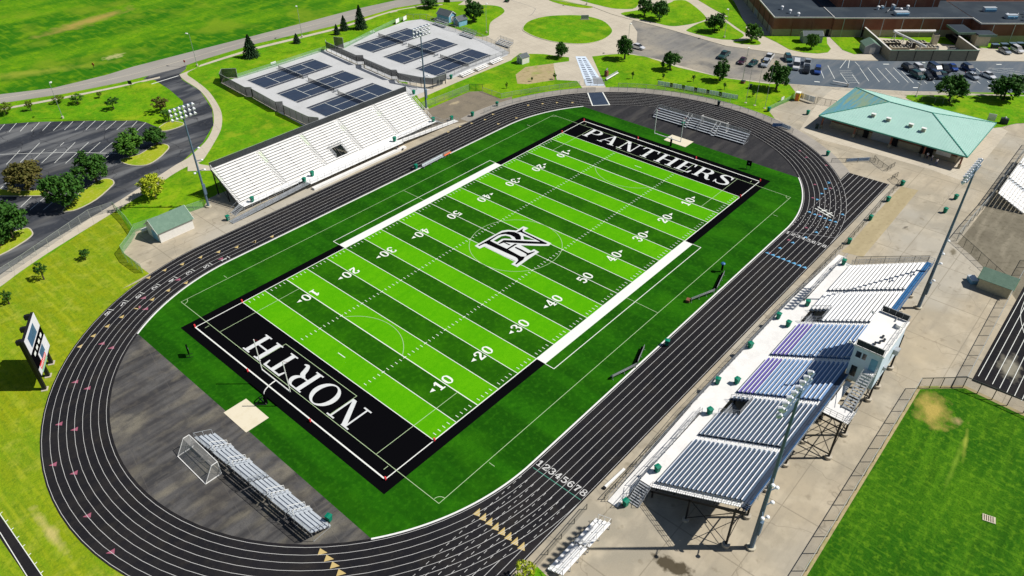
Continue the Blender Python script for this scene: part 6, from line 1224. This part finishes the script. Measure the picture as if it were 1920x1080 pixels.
t = thing('warning_sign', 'orange diamond sign on the grass field above the road', 'sign', (-11.26, 157.62, 0), R(-70)); MB().bar((0, 0, 0), (0, 0, 1.2), .08).build('stand', 'post_dark', t); so_ = MB(); so_.extr([(0, .05, .9), (.6, .05, 1.5), (0, .05, 2.1), (-.6, .05, 1.5)], (0, 0, 0), (0, .03, 0)); fix_normals(so_.build('plate', 'orange', t))
t = thing('road_sign', 'dark back of a sign standing on the verge beside the road', 'sign', (-11.03, 135.17, 0), R(-60)); MB().bar((0, 0, 0), (0, 0, 2.0), .08).build('post', 'post_dark', t); MB().box(-.6, .6, .05, .1, 1.1, 2.1).build('plate', 'bin_dark', t)
t = thing('road_sign', 'dark square sign at the top edge near the blue sheds', 'sign', (103.63, 123.98, 0), R(-60)); MB().bar((0, 0, 0), (0, 0, 1.6), .08).build('post', 'post_dark', t); MB().box(-1.2, 1.2, .05, .1, .6, 1.7).build('plate', 'bin_dark', t)
t = thing('utility_box', 'dark red transformer stump at the foot of the banner lawn lamp', 'box', (104.96, 5.7, 0), 0); MB().box(-.5, .5, -.5, .5, 0, .7).build('body', 'brick', t); MB().box(-.55, .55, -.55, .55, .7, .78).build('lid', 'bin_dark', t)
# painted name tiles of the plaza walkway
tl = sheet('tile_strip', [(91.06, 54.98), (93.1, 52.61), (77.74, 34.33), (74.3, 38.34)], .045, 'box_wall'); tq = MB()
for k in range(14):
    for s in (0, 1):
        if k == 13 and s: continue
        f = .07+.062*k+(.01 if k > 2 else 0); a, b = (91.06, 54.98), (74.3, 38.34); c, d = (93.1, 52.61), (77.74, 34.33)
        l_ = Vector((a[0]+(b[0]-a[0])*f, a[1]+(b[1]-a[1])*f)); r_ = Vector((c[0]+(d[0]-c[0])*f, c[1]+(d[1]-c[1])*f)); g = Vector((b[0]-a[0], b[1]-a[1])).normalized()
        p0 = l_.lerp(r_, .14+.42*s); p1 = l_.lerp(r_, .42+.42*s); tq.poly([(p0.x, p0.y, .055), (p1.x, p1.y, .055), (p1.x+g.x*.62, p1.y+g.y*.62, .055), (p0.x+g.x*.62, p0.y+g.y*.62, .055)])
fix_normals_up(tq.build('tile_marks', 'tennis_edge', tl)); fix_normals_up(MB().poly([(p[0], p[1], .062) for p in [(80.51, 40.68), (82.22, 38.69), (78.61, 35.14), (76.63, 37.44)]]).build('grey_mat', 'siding_grey', tl))
# ---------------------------------------------------------------- bins
def make_bin(x, y, z, rz, label, dark=False):
    t = thing('wheelie_bin', label, 'bin', (x, y, z), rz, 'green wheeled bins')
    b = MB(); b.v = [(-.25, -.27, .1), (.25, -.27, .1), (.25, .27, .1), (-.25, .27, .1), (-.33, -.36, 1.05), (.33, -.36, 1.05), (.33, .36, 1.05), (-.33, .36, 1.05)]; b.f = [(0, 3, 2, 1), (4, 5, 6, 7), (0, 1, 5, 4), (1, 2, 6, 5), (2, 3, 7, 6), (3, 0, 4, 7)]
    b.build('body', 'bin_dark' if dark else 'bin', t); MB().extr([(-.37, -.4, 1.05), (-.37, -.4, 1.12), (-.37, .0, 1.2), (-.37, .4, 1.12), (-.37, .4, 1.05)], (0, 0, 0), (.74, 0, 0)).build('lid', 'bin_dark' if dark else 'bin', t)
    for s in (-1, 1): MB().bar((s*.28-.03, .27, .12), (s*.28+.03, .27, .12), .24, n=10).build('wheel', 'rubber', t)
    return t
b0 = make_bin(-100, -300, 0, 0, 'x'); b1 = make_bin(-100, -300, 0, 0, 'x', True)
bins = [((76.91, -30.68, 0.03), 'at the outside of the far right curve, below the blue banners'), ((73.7, -48.97, 0.03), 'at the upper end of the straight fence by the sprint lanes'), ((64.57, -49.07, 0.03), 'second from the top along the straight fence'), ((54.56, -49.05, 0.03), 'third from the top along the straight fence'), ((43.1, -49.15, 0.03), 'lowest of the row along the straight fence'), ((74.95, -59.67, 0.03), 'farther of two on the open concrete beside the tall pole'), ((67.67, -59.67, 0.03), 'nearer of two on the open concrete beside the tall pole'), ((32.61, -51.81, 1.78), 'at the far end of the blue grandstand walkway'), ((16.51, -51.96, 1.78), 'on the walkway beside the far seating opening'), ((10.02, -49.78, 1.78), 'at the front rail opposite the purple seats'), ((9.09, -51.92, 1.78), 'on the walkway just below the far opening'), ((-6.29, -38.44, 0.07), 'standing on the inner kerb of the near straight'), ((0.1, -49.69, 1.78), 'at the front rail of the walkway, middle of the stand'), ((-10.61, -49.8, 1.78), 'at the front rail of the walkway near its lower ramp'), ((-8.7, -51.99, 1.78), 'on the walkway before the lower purple seats'), ((-16.98, -52.03, 1.78), 'on the walkway below the near seating opening'), ((-30.88, -52.03, 1.78), 'on the walkway beside the dark navy seats'), ((-37.06, -51.35, 0.1), 'at the foot of the near stairs of the blue grandstand'), ((-63.95, -24.08, 0.04), 'at the end of the bleacher behind the near goalpost'), ((-32.14, 50.98, 0.03), 'at the foot of the near ramp of the white grandstand'), ((-25.59, 51.65, 1.3), 'near the stairs on the white grandstand walkway'), ((-13.31, 50.22, 1.3), 'left of a pair on the white grandstand walkway'), ((-10.36, 51.29, 1.3), 'right of a pair on the white grandstand walkway'), ((13.37, 50.57, 1.3), 'where the far ramp of the white grandstand begins'), ((27.37, 51.67, 1.3), 'at the far end of the white grandstand'), ((32.88, 50.67, 0.1), 'at the foot of the far ramp of the white grandstand'), ((8.66, 38.07, 0.07), 'on the inner kerb of the far straight beside the grey bench'), ((47.34, 47.95, 0.05), 'right of two on the brown asphalt patch'), ((38.31, 48.43, 0.05), 'left of two on the brown asphalt patch'), ((38.21, 70.86, 0.05), 'at the corner of the white grandstand windscreen'), ((53.04, 71.08, 0.05), 'outside the right tennis courts by the low bleachers'), ((96.26, -17.28, 0.03), 'in the middle of the plaza beside the yellow cabin'), ((91.53, -8.67, 0.05), 'at the end of the green fence by the flagpoles'), ((68.48, 3.46, 0.05), 'in front of the far aluminium bleacher')]
for i, (p, lb) in enumerate(bins): dup(b0, p, random.uniform(-.4, .4)+(0 if p[1] < 0 else .3), 'green wheeled bin '+lb)
for p, lb in [((86.34, 3.21, 0.05), 'on the path outside the far curve'), ((89.68, -22.57, 0.03), 'in the shade under the concession roof corner'), ((102.75, 2.26, 0.03), 'under the flagpole lawn tree')]: dup(b1, p, .3, 'dark wheeled bin '+lb, group='dark wheeled bins')
for b in (b0, b1):
    for c in list(b.children): bpy.data.objects.remove(c)
    bpy.data.objects.remove(b)
t = thing('bag', 'dark bag lying beside the person at the far straight', 'bag', (13.2, 47.7, .05), .4); MB().ball((0, 0, .22), .4, 10, (1.2, .7, .6)).build('body', 'rubber', t); MB().bar((-.25, 0, .4), (.25, 0, .45), .05).build('strap', 'bin_dark', t)
# ---------------------------------------------------------------- people
skin = simple('skin', (.45, .28, .2), .6); M['skin'] = skin; M['shirt_white'] = simple('white_cloth', (.75, .75, .78), .8); M['cloth_dark'] = simple('dark_cloth', (.03, .035, .06), .8); M['cloth_blue'] = simple('blue_cloth', (.08, .1, .2), .8); M['hair'] = simple('brown_hair', (.05, .03, .02), .8)
def skinned(name, verts, edges, radii, m, parent, root=0):
    me = bpy.data.meshes.new(name); me.from_pydata(verts, edges, []); o = bpy.data.objects.new(name, me); col.objects.link(o); o.parent = parent; me.materials.append(M[m])
    md = o.modifiers.new('skin', 'SKIN'); md.use_smooth_shade = True
    for i, r_ in enumerate(radii): me.skin_vertices[0].data[i].radius = r_ if isinstance(r_, tuple) else (r_, r_)
    me.skin_vertices[0].data[root].use_root = True
    o.modifiers.new('sub', 'SUBSURF').levels = 1; o.modifiers['sub'].render_levels = 1; return o
def person(label, x, y, rz, top='shirt_white', legs='cloth_dark', bend=0., reach=.0, z=.03):
    t = thing('person', label, 'person', (x, y, z), rz, 'people'); b = bend
    hip = Vector((0, 0, .92)); sp = hip+Vector((math.sin(b)*.3, 0, math.cos(b)*.3)); ch = hip+Vector((math.sin(b)*.5, 0, math.cos(b)*.5)); nk = ch+Vector((math.sin(b)*.12, 0, math.cos(b)*.1)); hd = nk+Vector((math.sin(b*1.1)*.16, 0, math.cos(b*1.1)*.16))
    V = [hip, sp, ch, nk, hd, hd+Vector((0, 0, .08))]; E = [(0, 1), (1, 2), (2, 3), (3, 4), (4, 5)]; Rr = [(.15, .11), (.14, .1), (.17, .11), .055, .095, .075]
    for s in (-1, 1):
        k = len(V); V += [hip+Vector((0, s*.1, -.06)), Vector((.04, s*.12, .5)), Vector((-.02, s*.13, .08)), Vector((.14, s*.14, .04))]; E += [(0, k), (k, k+1), (k+1, k+2), (k+2, k+3)]; Rr += [.095, .065, .045, .035]
        k = len(V); sh = ch+Vector((0, s*.19, .02)); el = sh+Vector((.05+reach*.2, s*.06, -.27+reach*.08)); wr = el+Vector((.12+reach*.1, -s*.02, -.22+reach*.1)); V += [sh, el, wr, wr+Vector((.06, 0, -.07))]; E += [(2, k), (k, k+1), (k+1, k+2), (k+2, k+3)]; Rr += [.06, .045, .035, .03]
    skinned('body', [tuple(v) for v in V], E, Rr, 'skin', t)
    V2 = [hip, sp, ch]; E2 = [(0, 1), (1, 2)]; R2 = [(.165, .13), (.155, .12), (.185, .13)]
    for s in (-1, 1): k = len(V2); sh = ch+Vector((0, s*.19, .02)); V2 += [sh, sh+Vector((.03, s*.04, -.16))]; E2 += [(2, k), (k, k+1)]; R2 += [.08, .075]
    skinned('shirt', [tuple(v) for v in V2], E2, R2, top, t)
    V3 = [hip+Vector((0, 0, .02))]; E3 = []; R3 = [(.165, .13)]
    for s in (-1, 1): k = len(V3); V3 += [hip+Vector((0, s*.1, -.08)), Vector((.04, s*.12, .5)), Vector((-.02, s*.13, .14))]; E3 += [(0, k), (k, k+1), (k+1, k+2)]; R3 += [.115, .085, .07]
    skinned('trousers', [tuple(v) for v in V3], E3, R3, legs, t)
    MB().ball(tuple(hd+Vector((-.02, 0, .06))), .115, 10, (1, .9, .9)).build('hair', 'hair', t, smooth=True)
person('person in a dark top bending forward beside the white grandstand walkway', 11.95, 48.3, R(-30), 'cloth_dark', 'siding_grey', .9, .3)
person('person in a white shirt, left of three under the concession roof edge', 90.3, -48.9, R(160)); person('person in a white shirt, middle of three under the concession roof edge', 89.9, -50.1, R(120), legs='cloth_blue'); person('person in a white shirt, right of three under the concession roof edge', 88.5, -51.5, R(30), legs='cloth_blue', reach=.5)
t = thing('folding_table', 'dark folding table beside the people under the concession roof', 'table', (91.0, -47.6, .03), R(90)); MB().box(-.9, .9, -.35, .35, .72, .76).build('top', 'bin_dark', t)
for sx in (-.8, .8):
    for sy in (-.3, .3): MB().bar((sx, sy, 0), (sx, sy, .72), .04).build('leg', 'galv', t)
# ---------------------------------------------------------------- vehicles
def carmat(c):
    k = 'paint_%.2f_%.2f_%.2f' % c
    if k not in M: M[k] = simple('car_paint', c, .25, .3, .6, .03)
    return k
M['taillight'] = simple('tail_lamp', (.5, .02, .02), .3); M['headlight'] = simple('head_lamp', (.7, .72, .75), .2)
def loft(secs, m, name, parent):
    """secs: list of (x, halfwidth_bottom, halfwidth_top, z0, z1) joined end to end"""
    b = MB()
    for x, w0, w1, z0, z1 in secs: b.v += [(x, -w0, z0), (x, w0, z0), (x, w0*1.0, (z0+z1)/2), (x, w1, z1), (x, -w1, z1), (x, -w0, (z0+z1)/2)]
    n = len(secs)
    for i in range(n-1):
        for j in range(6): b.f.append((i*6+j, i*6+(j+1) % 6, (i+1)*6+(j+1) % 6, (i+1)*6+j))
    b.f.append((5, 4, 3, 2, 1, 0)); b.f.append(tuple((n-1)*6+j for j in range(6)))
    return fix_normals(b.build(name, m, parent, smooth=False))
def car(kind, c, x, y, deg, label, roof=None):
    nm = {'sedan': 'parked_car', 'suv': 'parked_suv', 'pickup': 'pickup_truck', 'van': 'parked_van'}[kind]
    t = thing(nm, label, {'sedan': 'car', 'suv': 'car', 'pickup': 'pickup', 'van': 'van'}[kind], (x, y, .035), R(deg), 'vehicles parked along the school road'); m = carmat(c)
    L_, W_ = {'sedan': (4.7, .9), 'suv': (4.8, .95), 'pickup': (5.8, 1.0), 'van': (5.6, 1.0)}[kind]; h = L_/2
    if kind == 'sedan': B = [(-h, .74, .66, .42, .8), (-h+.25, .88, .8, .28, .95), (-.9, .9, .84, .25, .98), (.9, .9, .84, .25, .96), (h-.5, .88, .78, .28, .8), (h, .7, .6, .38, .66)]; Cb = [(-1.75, .74, .7, .93, .98), (-1.0, .78, .62, .93, 1.42), (.25, .78, .62, .93, 1.43), (1.15, .76, .7, .93, .97)]
    elif kind == 'suv': B = [(-h, .82, .78, .45, .95), (-h+.2, .94, .88, .32, 1.08), (.9, .95, .9, .3, 1.08), (h-.4, .93, .84, .32, .98), (h, .78, .7, .42, .82)]; Cb = [(-h+.12, .84, .76, 1.05, 1.2), (-h+.55, .86, .7, 1.05, 1.68), (.35, .86, .7, 1.05, 1.7), (1.25, .84, .78, 1.05, 1.1)]
    elif kind == 'pickup': B = [(-h, .95, .92, .5, 1.0), (-h+.05, .98, .96, .45, 1.12), (-.6, 1.0, .96, .42, 1.12), (1.2, 1.0, .96, .42, 1.14), (h-.4, .98, .9, .42, 1.08), (h, .86, .78, .5, .92)]; Cb = [(-.75, .88, .76, 1.1, 1.75), (-.6, .88, .74, 1.1, 1.85), (.75, .88, .74, 1.1, 1.85), (1.5, .86, .8, 1.1, 1.18)]
    else: B = [(-h, .95, .9, .4, 1.3), (-h+.1, 1.0, .95, .35, 1.4), (1.4, 1.0, .95, .35, 1.35), (h-.3, .96, .86, .36, 1.05), (h, .84, .76, .45, .9)]; Cb = [(-h+.08, .93, .84, 1.3, 1.95), (-h+.25, .95, .82, 1.3, 2.1), (1.0, .94, .82, 1.3, 2.1), (1.9, .9, .82, 1.3, 1.36)]
    body = loft(B, m, 'body', t); loft(Cb, 'glass', 'windows', t)
    z = max(s[4] for s in Cb); xs = [s[0] for s in Cb if s[4] > z-.15]; x0, x1 = min(xs), max(xs)
    rw = .64 if kind == 'sedan' else (.72 if kind in ('suv', 'pickup') else .84)
    MB().prism([(x0-.1, -rw*.94), (x0-.1, rw*.94), (x1+.05, rw*.96), (x1+.05, -rw*.96)], z-.015, z+.035).build('roof', m, t)
    if kind == 'pickup': MB().box(-h+.15, -.85, -.82, .82, 1.0, 1.13).build('cargo_bed', 'rubber', t)
    if kind == 'van': MB().box(-h+.2, .9, -.97, -.93, 1.3, 1.5).box(-h+.2, .9, .93, .97, 1.3, 1.5).build('side_panels', m, t)
    for sx in (-1, 1):
        for sy in (-1, 1):
            w_ = MB().bar((sx*h*.62, sy*(W_-.2), .33), (sx*h*.62, sy*(W_+.02), .33), .66, n=14).build('wheel', 'rubber', t); MB().bar((sx*h*.62, sy*(W_+.02), .33), (sx*h*.62, sy*(W_+.035), .33), .38, n=10).build('rim', 'alu', w_)
    for sy in (-1, 1): MB().box(h-.12, h-.0, sy*.62-.14, sy*.62+.14, .62, .74).build('headlight', 'headlight', t); MB().box(-h-.01, -h+.08, sy*.68-.1, sy*.68+.1, .7, .9).build('tail_light', 'taillight', t)
    return t
NV, BK, WH, SV, BL, GN = (.03, .05, .1), (.012, .013, .016), (.75, .76, .78), (.38, .42, .47), (.03, .08, .32), (.03, .09, .09)
for k, c, p, lb in [('suv', 'BK', (145.5, -26.3, -125.0), 'black suv at the left end of the far row of the right group'), ('suv', 'WH', (147.54, -28.67, -133.0), 'white suv beside the black one in the far row'), ('suv', 'GN', (141.62, -30.13, -123.0), 'dark green suv at the left end of the near row'), ('sedan', 'BK', (142.87, -32.54, -131.0), 'black car second in the near row'), ('suv', 'NV', (145.32, -34.13, -128.0), 'navy suv third in the near row'), ('van', 'NV', (149.7, -32.49, -130.0), 'dark blue van in the middle of the far row'), ('pickup', 'BK', (151.87, -34.36, -144.0), 'black pickup beside the blue sedan in the far row'), ('sedan', 'BL', (154.84, -35.86, -139.0), 'blue car half hidden by the lawn tree'), ('sedan', 'GN', (146.5, -35.82, -142.0), 'dark car fourth in the near row, partly behind the tree'), ('suv', 'NV', (156.88, -39.55, -128.0), 'dark blue suv right of the tree in the far row'), ('sedan', 'SV', (151.44, -42.2, -129.0), 'silver-blue car just right of the tree in the near row'), ('sedan', 'WH', (154.86, -45.55, -124.0), 'white car standing alone nearest the right-hand tree'), ('sedan', 'SV', (180.06, -43.78, -134.0), 'silver car left of two parked by the dumpsters'), ('suv', 'WH', (183.56, -46.4, -133.0), 'white suv right of the silver car by the dumpsters'), ('sedan', 'BK', (186.12, -48.66, -134.0), 'dark car cut by the right picture edge'), ('sedan', 'MR', (119.58, 13.65, -169.0), 'dark maroon car left of the row on the school road'), ('sedan', 'GN', (119.83, 10.28, -176.0), 'dark teal car second in the row on the school road'), ('pickup', 'WH', (127.11, 8.69, -168.0), 'white pickup behind the silver suv on the school road'), ('suv', 'SV', (121.81, 7.3, -167.0), 'silver suv in front of the white pickup'), ('suv', 'TL', (130.48, 4.07, -144.0), 'teal car behind the big round tree'), ('van', 'WH', (126.16, -0.45, -158.0), 'white work van with a rack between the tree and the grey pickup'), ('pickup', 'SV', (130.41, -2.04, -159.0), 'grey pickup behind the black suv right of the van'), ('suv', 'BK', (125.03, -4.09, -161.0), 'black suv right of the white work van'), ('suv', 'BL', (126.55, -6.84, -160.0), 'bright blue car at the right end of the left group'), ('pickup', 'GN', (120.32, 20.14, -174.0), 'dark pickup behind the tree at the left end of the school road'), ('sedan', 'WH', (109.58, 44.39, -94.0), 'white car driving out of the roundabout')]:
    car(k, {'BK': BK, 'WH': WH, 'GN': GN, 'NV': NV, 'BL': BL, 'SV': SV, 'MR': (.06, .02, .04), 'TL': (.04, .14, .17)}[c], *p, lb)
t = thing('lawn_tractor', 'small green tractor on the paving at the top edge', 'tractor', (120.49, 109.32, 0.04), R(30)); MB().box(-1, 1, -.5, .5, .4, .9).build('body', 'roof_bright_green', t); MB().box(-.8, -.2, -.3, .3, .9, 1.2).build('seat', 'yellow', t)
for sx, rr in ((-.7, .5), (.7, .35)):
    for sy in (-.6, .6): MB().bar((sx, sy-.12, rr), (sx, sy+.12, rr), rr*2, n=12).build('wheel', 'rubber', t)
# ---------------------------------------------------------------- trees
def crown_mesh(seed, nclump=70, per=34, leaf=.085, top=1.0, squash=1.0, gap=.15):
    """leafy crown in the box [-1,1]x[-1,1]x[0,2]: small leaf faces gathered in clumps"""
    rnd = random.Random(seed); v, f = [], []
    lobes = [(rnd.uniform(-.36, .36), rnd.uniform(-.36, .36), rnd.uniform(.5, 1.5), rnd.uniform(.4, .6)) for _ in range(7)]+[(0, 0, 1.0, .76)]*3
    for _ in range(nclump):
        lx, ly, lz, lr = rnd.choice(lobes); th = rnd.uniform(0, 6.283); u = rnd.uniform(-.75, 1); q = math.sqrt(1-u*u); rr = lr*rnd.uniform(.72, 1.08)
        cx, cy, cz = lx+rr*q*math.cos(th), ly+rr*q*math.sin(th), lz+rr*u*.95; cr = rnd.uniform(.13, .26)
        for _ in range(per):
            d = Vector((rnd.gauss(0, 1), rnd.gauss(0, 1), rnd.gauss(0, .8))); d = d.normalized()*cr*rnd.random()**.4
            p = Vector((cx, cy, cz))+d; n = (d.normalized()*.8+Vector((rnd.uniform(-1, 1), rnd.uniform(-1, 1), rnd.uniform(-.3, 1.2)))).normalized()
            a = n.orthogonal().normalized()*leaf*rnd.uniform(.6, 1.3); b = n.cross(a).normalized()*leaf*rnd.uniform(.4, .9); k = len(v)
            v += [tuple(p-a), tuple(p+b*.8), tuple(p+a), tuple(p-b)]; f.append((k, k+1, k+2, k+3))
    me = bpy.data.meshes.new('crown'); me.from_pydata(v, [], f); me.update(); return me
def conifer_mesh(seed):
    rnd = random.Random(seed); v, f = [], []
    for t_ in range(20):
        z = .12+1.85*t_/20; r0 = (1-(z/2.05))**.8*1.0; n = max(5, int(17*r0)+4)
        for i in range(n):
            a = 6.283*i/n+rnd.uniform(-.25, .25); rr = r0*rnd.uniform(.8, 1.12)
            for j in range(9):
                s = (j+.6)/9; x, y, zz = math.cos(a)*rr*s, math.sin(a)*rr*s, z-.16*s+rnd.uniform(-.04, .04); w_ = .08*(1.25-s); k = len(v)
                tx, ty = -math.sin(a), math.cos(a); dz = rnd.uniform(-.05, .05)
                v += [(x+tx*w_, y+ty*w_, zz+dz-.03), (x+math.cos(a)*.1, y+math.sin(a)*.1, zz-.04), (x-tx*w_, y-ty*w_, zz-dz-.03), (x-math.cos(a)*.07, y-math.sin(a)*.07, zz+.05)]; f.append((k, k+1, k+2, k+3))
    me = bpy.data.meshes.new('needles'); me.from_pydata(v, [], f); me.update(); return me
CR = [crown_mesh(s, 95, 36) for s in (1, 2, 3, 4)]; CS = [crown_mesh(s, 42, 22, .1) for s in (11, 12, 13)]; CF = [conifer_mesh(s) for s in (1, 2)]
def limb_mesh(seed):
    rnd = random.Random(seed); m = MB(); m.bar((0, 0, 0), (0, 0, .55), .14, n=8, w2=.1); m.bar((0, 0, .55), (.04, .02, 1.2), .1, n=6, w2=.04)
    for k in range(7): a = 6.283*k/7+rnd.uniform(-.3, .3); z = .4+.07*k; m.bar((0, 0, z), (math.cos(a)*.28, math.sin(a)*.28, z+.42), .05, n=5, w2=.018)
    return m
def tree(label, p, leaf, small=False, name='tree', group=None, k=[0]):
    x, y, h, w_ = p; k[0] += 1; t = thing(name, label, 'tree', (x, y), random.uniform(0, 6.28), group)
    cb_ = .09 if not small else .24; c = bpy.data.objects.new('crown', None) if 0 else None
    me = (CS if small else CR)[k[0] % (3 if small else 4)]; me2 = me.copy(); me2.materials.append(M[leaf]); o = bpy.data.objects.new('crown', me2); col.objects.link(o); o.parent = t
    zs = h*(1-cb_)/2.08; o.location = (0, 0, h*cb_-.05*h); o.scale = (w_/2*.98, w_/2*.98, zs)
    tr_ = limb_mesh(k[0]).build('trunk', 'trunk', t); s = h/1.75; tr_.scale = (max(s, w_*.3)*.9, max(s, w_*.3)*.9, s)
    return t
def conifer(label, p):
    x, y, h, w_ = p; t = thing('conifer', label, 'conifer', (x, y), random.uniform(0, 6), 'conifers along the road'); me = random.choice(CF).copy(); me.materials.append(M['leaf_dark']); o = bpy.data.objects.new('needles', me); col.objects.link(o); o.parent = t; o.scale = (w_/2, w_/2, h/2)
    MB().bar((0, 0, 0), (0, 0, h*.9), .3, n=8, w2=.06).build('trunk', 'trunk', t)
for p, lb in [((25.47, 130.76, 7.4, 6.2), 'large dark conifer left of the tennis courts'), ((42.26, 130.66, 3.4, 3.2), 'small conifer between the road and the left tennis courts'), ((55.96, 127.53, 3.7, 2.9), 'smallest of the three conifers at the right tennis courts'), ((60.34, 129.11, 5.3, 3.9), 'middle of the three conifers at the right tennis courts'), ((65.04, 126.17, 8.4, 5.2), 'tallest of the three conifers at the right tennis courts')]: conifer(lb, p)
G_ = 'trees on the car park islands'
for p, lf, lb in [((-24.32, 95.19, 5.5, 6.5), 'leaf', 'green tree on the topmost car park island, right of a pair'), ((-31.23, 94.08, 7.0, 8.1), 'leaf_mid', 'green tree on the topmost car park island, left of a pair'), ((-42.62, 87.7, 8.0, 8.3), 'leaf', 'broad dark tree at the upper tip of the middle island'), ((-51.59, 81.66, 9.1, 9.3), 'leaf', 'broad dark tree on the lower part of the middle island'), ((-54.14, 95.46, 8.5, 9.0), 'leaf_brown', 'reddish-brown tree in the left car park'), ((-64.21, 77.78, 9.7, 9.3), 'leaf', 'large dark tree on the lowest island at the left edge'), ((-66.96, 76.26, 5.5, 4.6), 'leaf', 'smaller dark tree cut by the left edge on the lowest island')]: tree(lb, p, lf, group=G_)
tree('yellow-green tree casting shade on the path by the white shed', (-37.29, 71.35, 6.0, 5.9), 'leaf_yellow')
for p, lf, lb in [((-41.39, 143.0, 3.6, 5.2), 'leaf_olive', 'thin tree at the left picture edge on the verge'), ((-36.17, 140.1, 3.6, 2.6), 'leaf_olive', 'slim sapling second from the left on the verge'), ((-28.91, 139.81, 2.6, 3.8), 'leaf_olive', 'airy small tree behind the car park street lamp'), ((-25.98, 135.3, 3.2, 4.5), 'leaf_mid', 'small tree right of the car park street lamp'), ((-20.23, 134.77, 2.1, 2.2), 'leaf_olive', 'slimmest sapling in the middle of the verge'), ((-21.18, 124.3, 4.0, 4.1), 'leaf', 'small dark-leaved tree in the middle of the verge'), ((-13.71, 112.97, 4.9, 5.4), 'leaf_brown', 'olive-brown tree at the bend of the drive'), ((-15.57, 105.37, 4.2, 4.3), 'leaf_mid', 'small green tree at the tip of the verge beside the drive')]: tree(lb, p, lf, True, group='young trees on the verge')
for p, lf, lb in [((-65.99, 58.33, 4.3, 2.6), 'leaf', 'young tree on the grass halfway along the silver fence'), ((-73.15, 55.34, 3.5, 2.3), 'leaf', 'young tree at the left edge above the scoreboard')]: tree(lb, p, lf, True, group='young trees on the near grass')
tree('round dark bush on the grass near the vinyl fence', (-58.03, 58.93, 2.6, 2.8), 'leaf', True, 'bush')
tree('yellow-green shrub at the bottom edge beside the straight', (-53.94, -48.6, 4.4, 3.0), 'leaf_yellow', True, 'shrub')
for p, lf, lb in [((96.39, 125.44, 4.3, 6.9), 'leaf', 'dark tree at the top edge left of the blue sheds'), ((95.28, 102.2, 8.4, 7.4), 'leaf', 'tall dark tree behind the small blue shed'), ((87.44, 57.77, 5.4, 5.0), 'leaf', 'round dark tree between the roundabout and the plaza'), ((98.98, 42.19, 8.1, 5.9), 'leaf', 'dark tree at the roundabout exit beside the white car'), ((100.35, 26.96, 6.7, 5.9), 'leaf', 'dark tree in the middle of the banner lawn'), ((102.16, 11.43, 6.8, 5.6), 'leaf', 'dark tree in front of the parked pickup'), ((106.69, -3.51, 8.3, 7.8), 'leaf', 'large round tree in front of the white van'), ((138.87, 61.23, 6.9, 6.1), 'leaf', 'left of two dark trees at the top edge'), ((138.7, 54.99, 8.0, 7.2), 'leaf', 'right of two dark trees at the top edge'), ((139.43, 34.09, 7.1, 7.4), 'leaf', 'dark tree on the island opposite the school corner'), ((139.25, 20.52, 6.3, 6.4), 'leaf_mid', 'green tree at the left corner of the school'), ((144.45, 2.94, 5.7, 4.7), 'leaf_mid', 'small green tree before the grey school shed'), ((129.39, -42.43, 8.7, 9.2), 'leaf', 'large dark tree on the lawn before the parked cars'), ((139.6, -53.19, 8.3, 9.5), 'leaf', 'large dark tree at the right end of the lawn')]: tree(lb, p, lf, group='lawn trees round the school')
for p, lb in [((87.2, 31.32, 2.7, 1.1), 'first sapling from the left on the banner lawn'), ((92.56, 24.46, 2.4, 1.1), 'second sapling from the left, at the start of the banners'), ((96.84, 17.0, 2.4, 1.5), 'third sapling from the left, behind the banners'), ((97.29, 7.42, 2.5, 1.1), 'fourth sapling from the left, near the banner end'), ((97.59, -1.01, 2.4, 1.3), 'sapling between the flagpoles'), ((66.69, 52.08, 1.6, 1.0), 'left sapling in the straw dirt'), ((72.24, 48.11, 2.2, 1.3), 'right sapling beside the straw dirt'), ((58.15, 54.12, 2.2, 0.9), 'sapling below the tennis walk')]: tree(lb, p, 'leaf', True, 'sapling', 'saplings round the plaza')
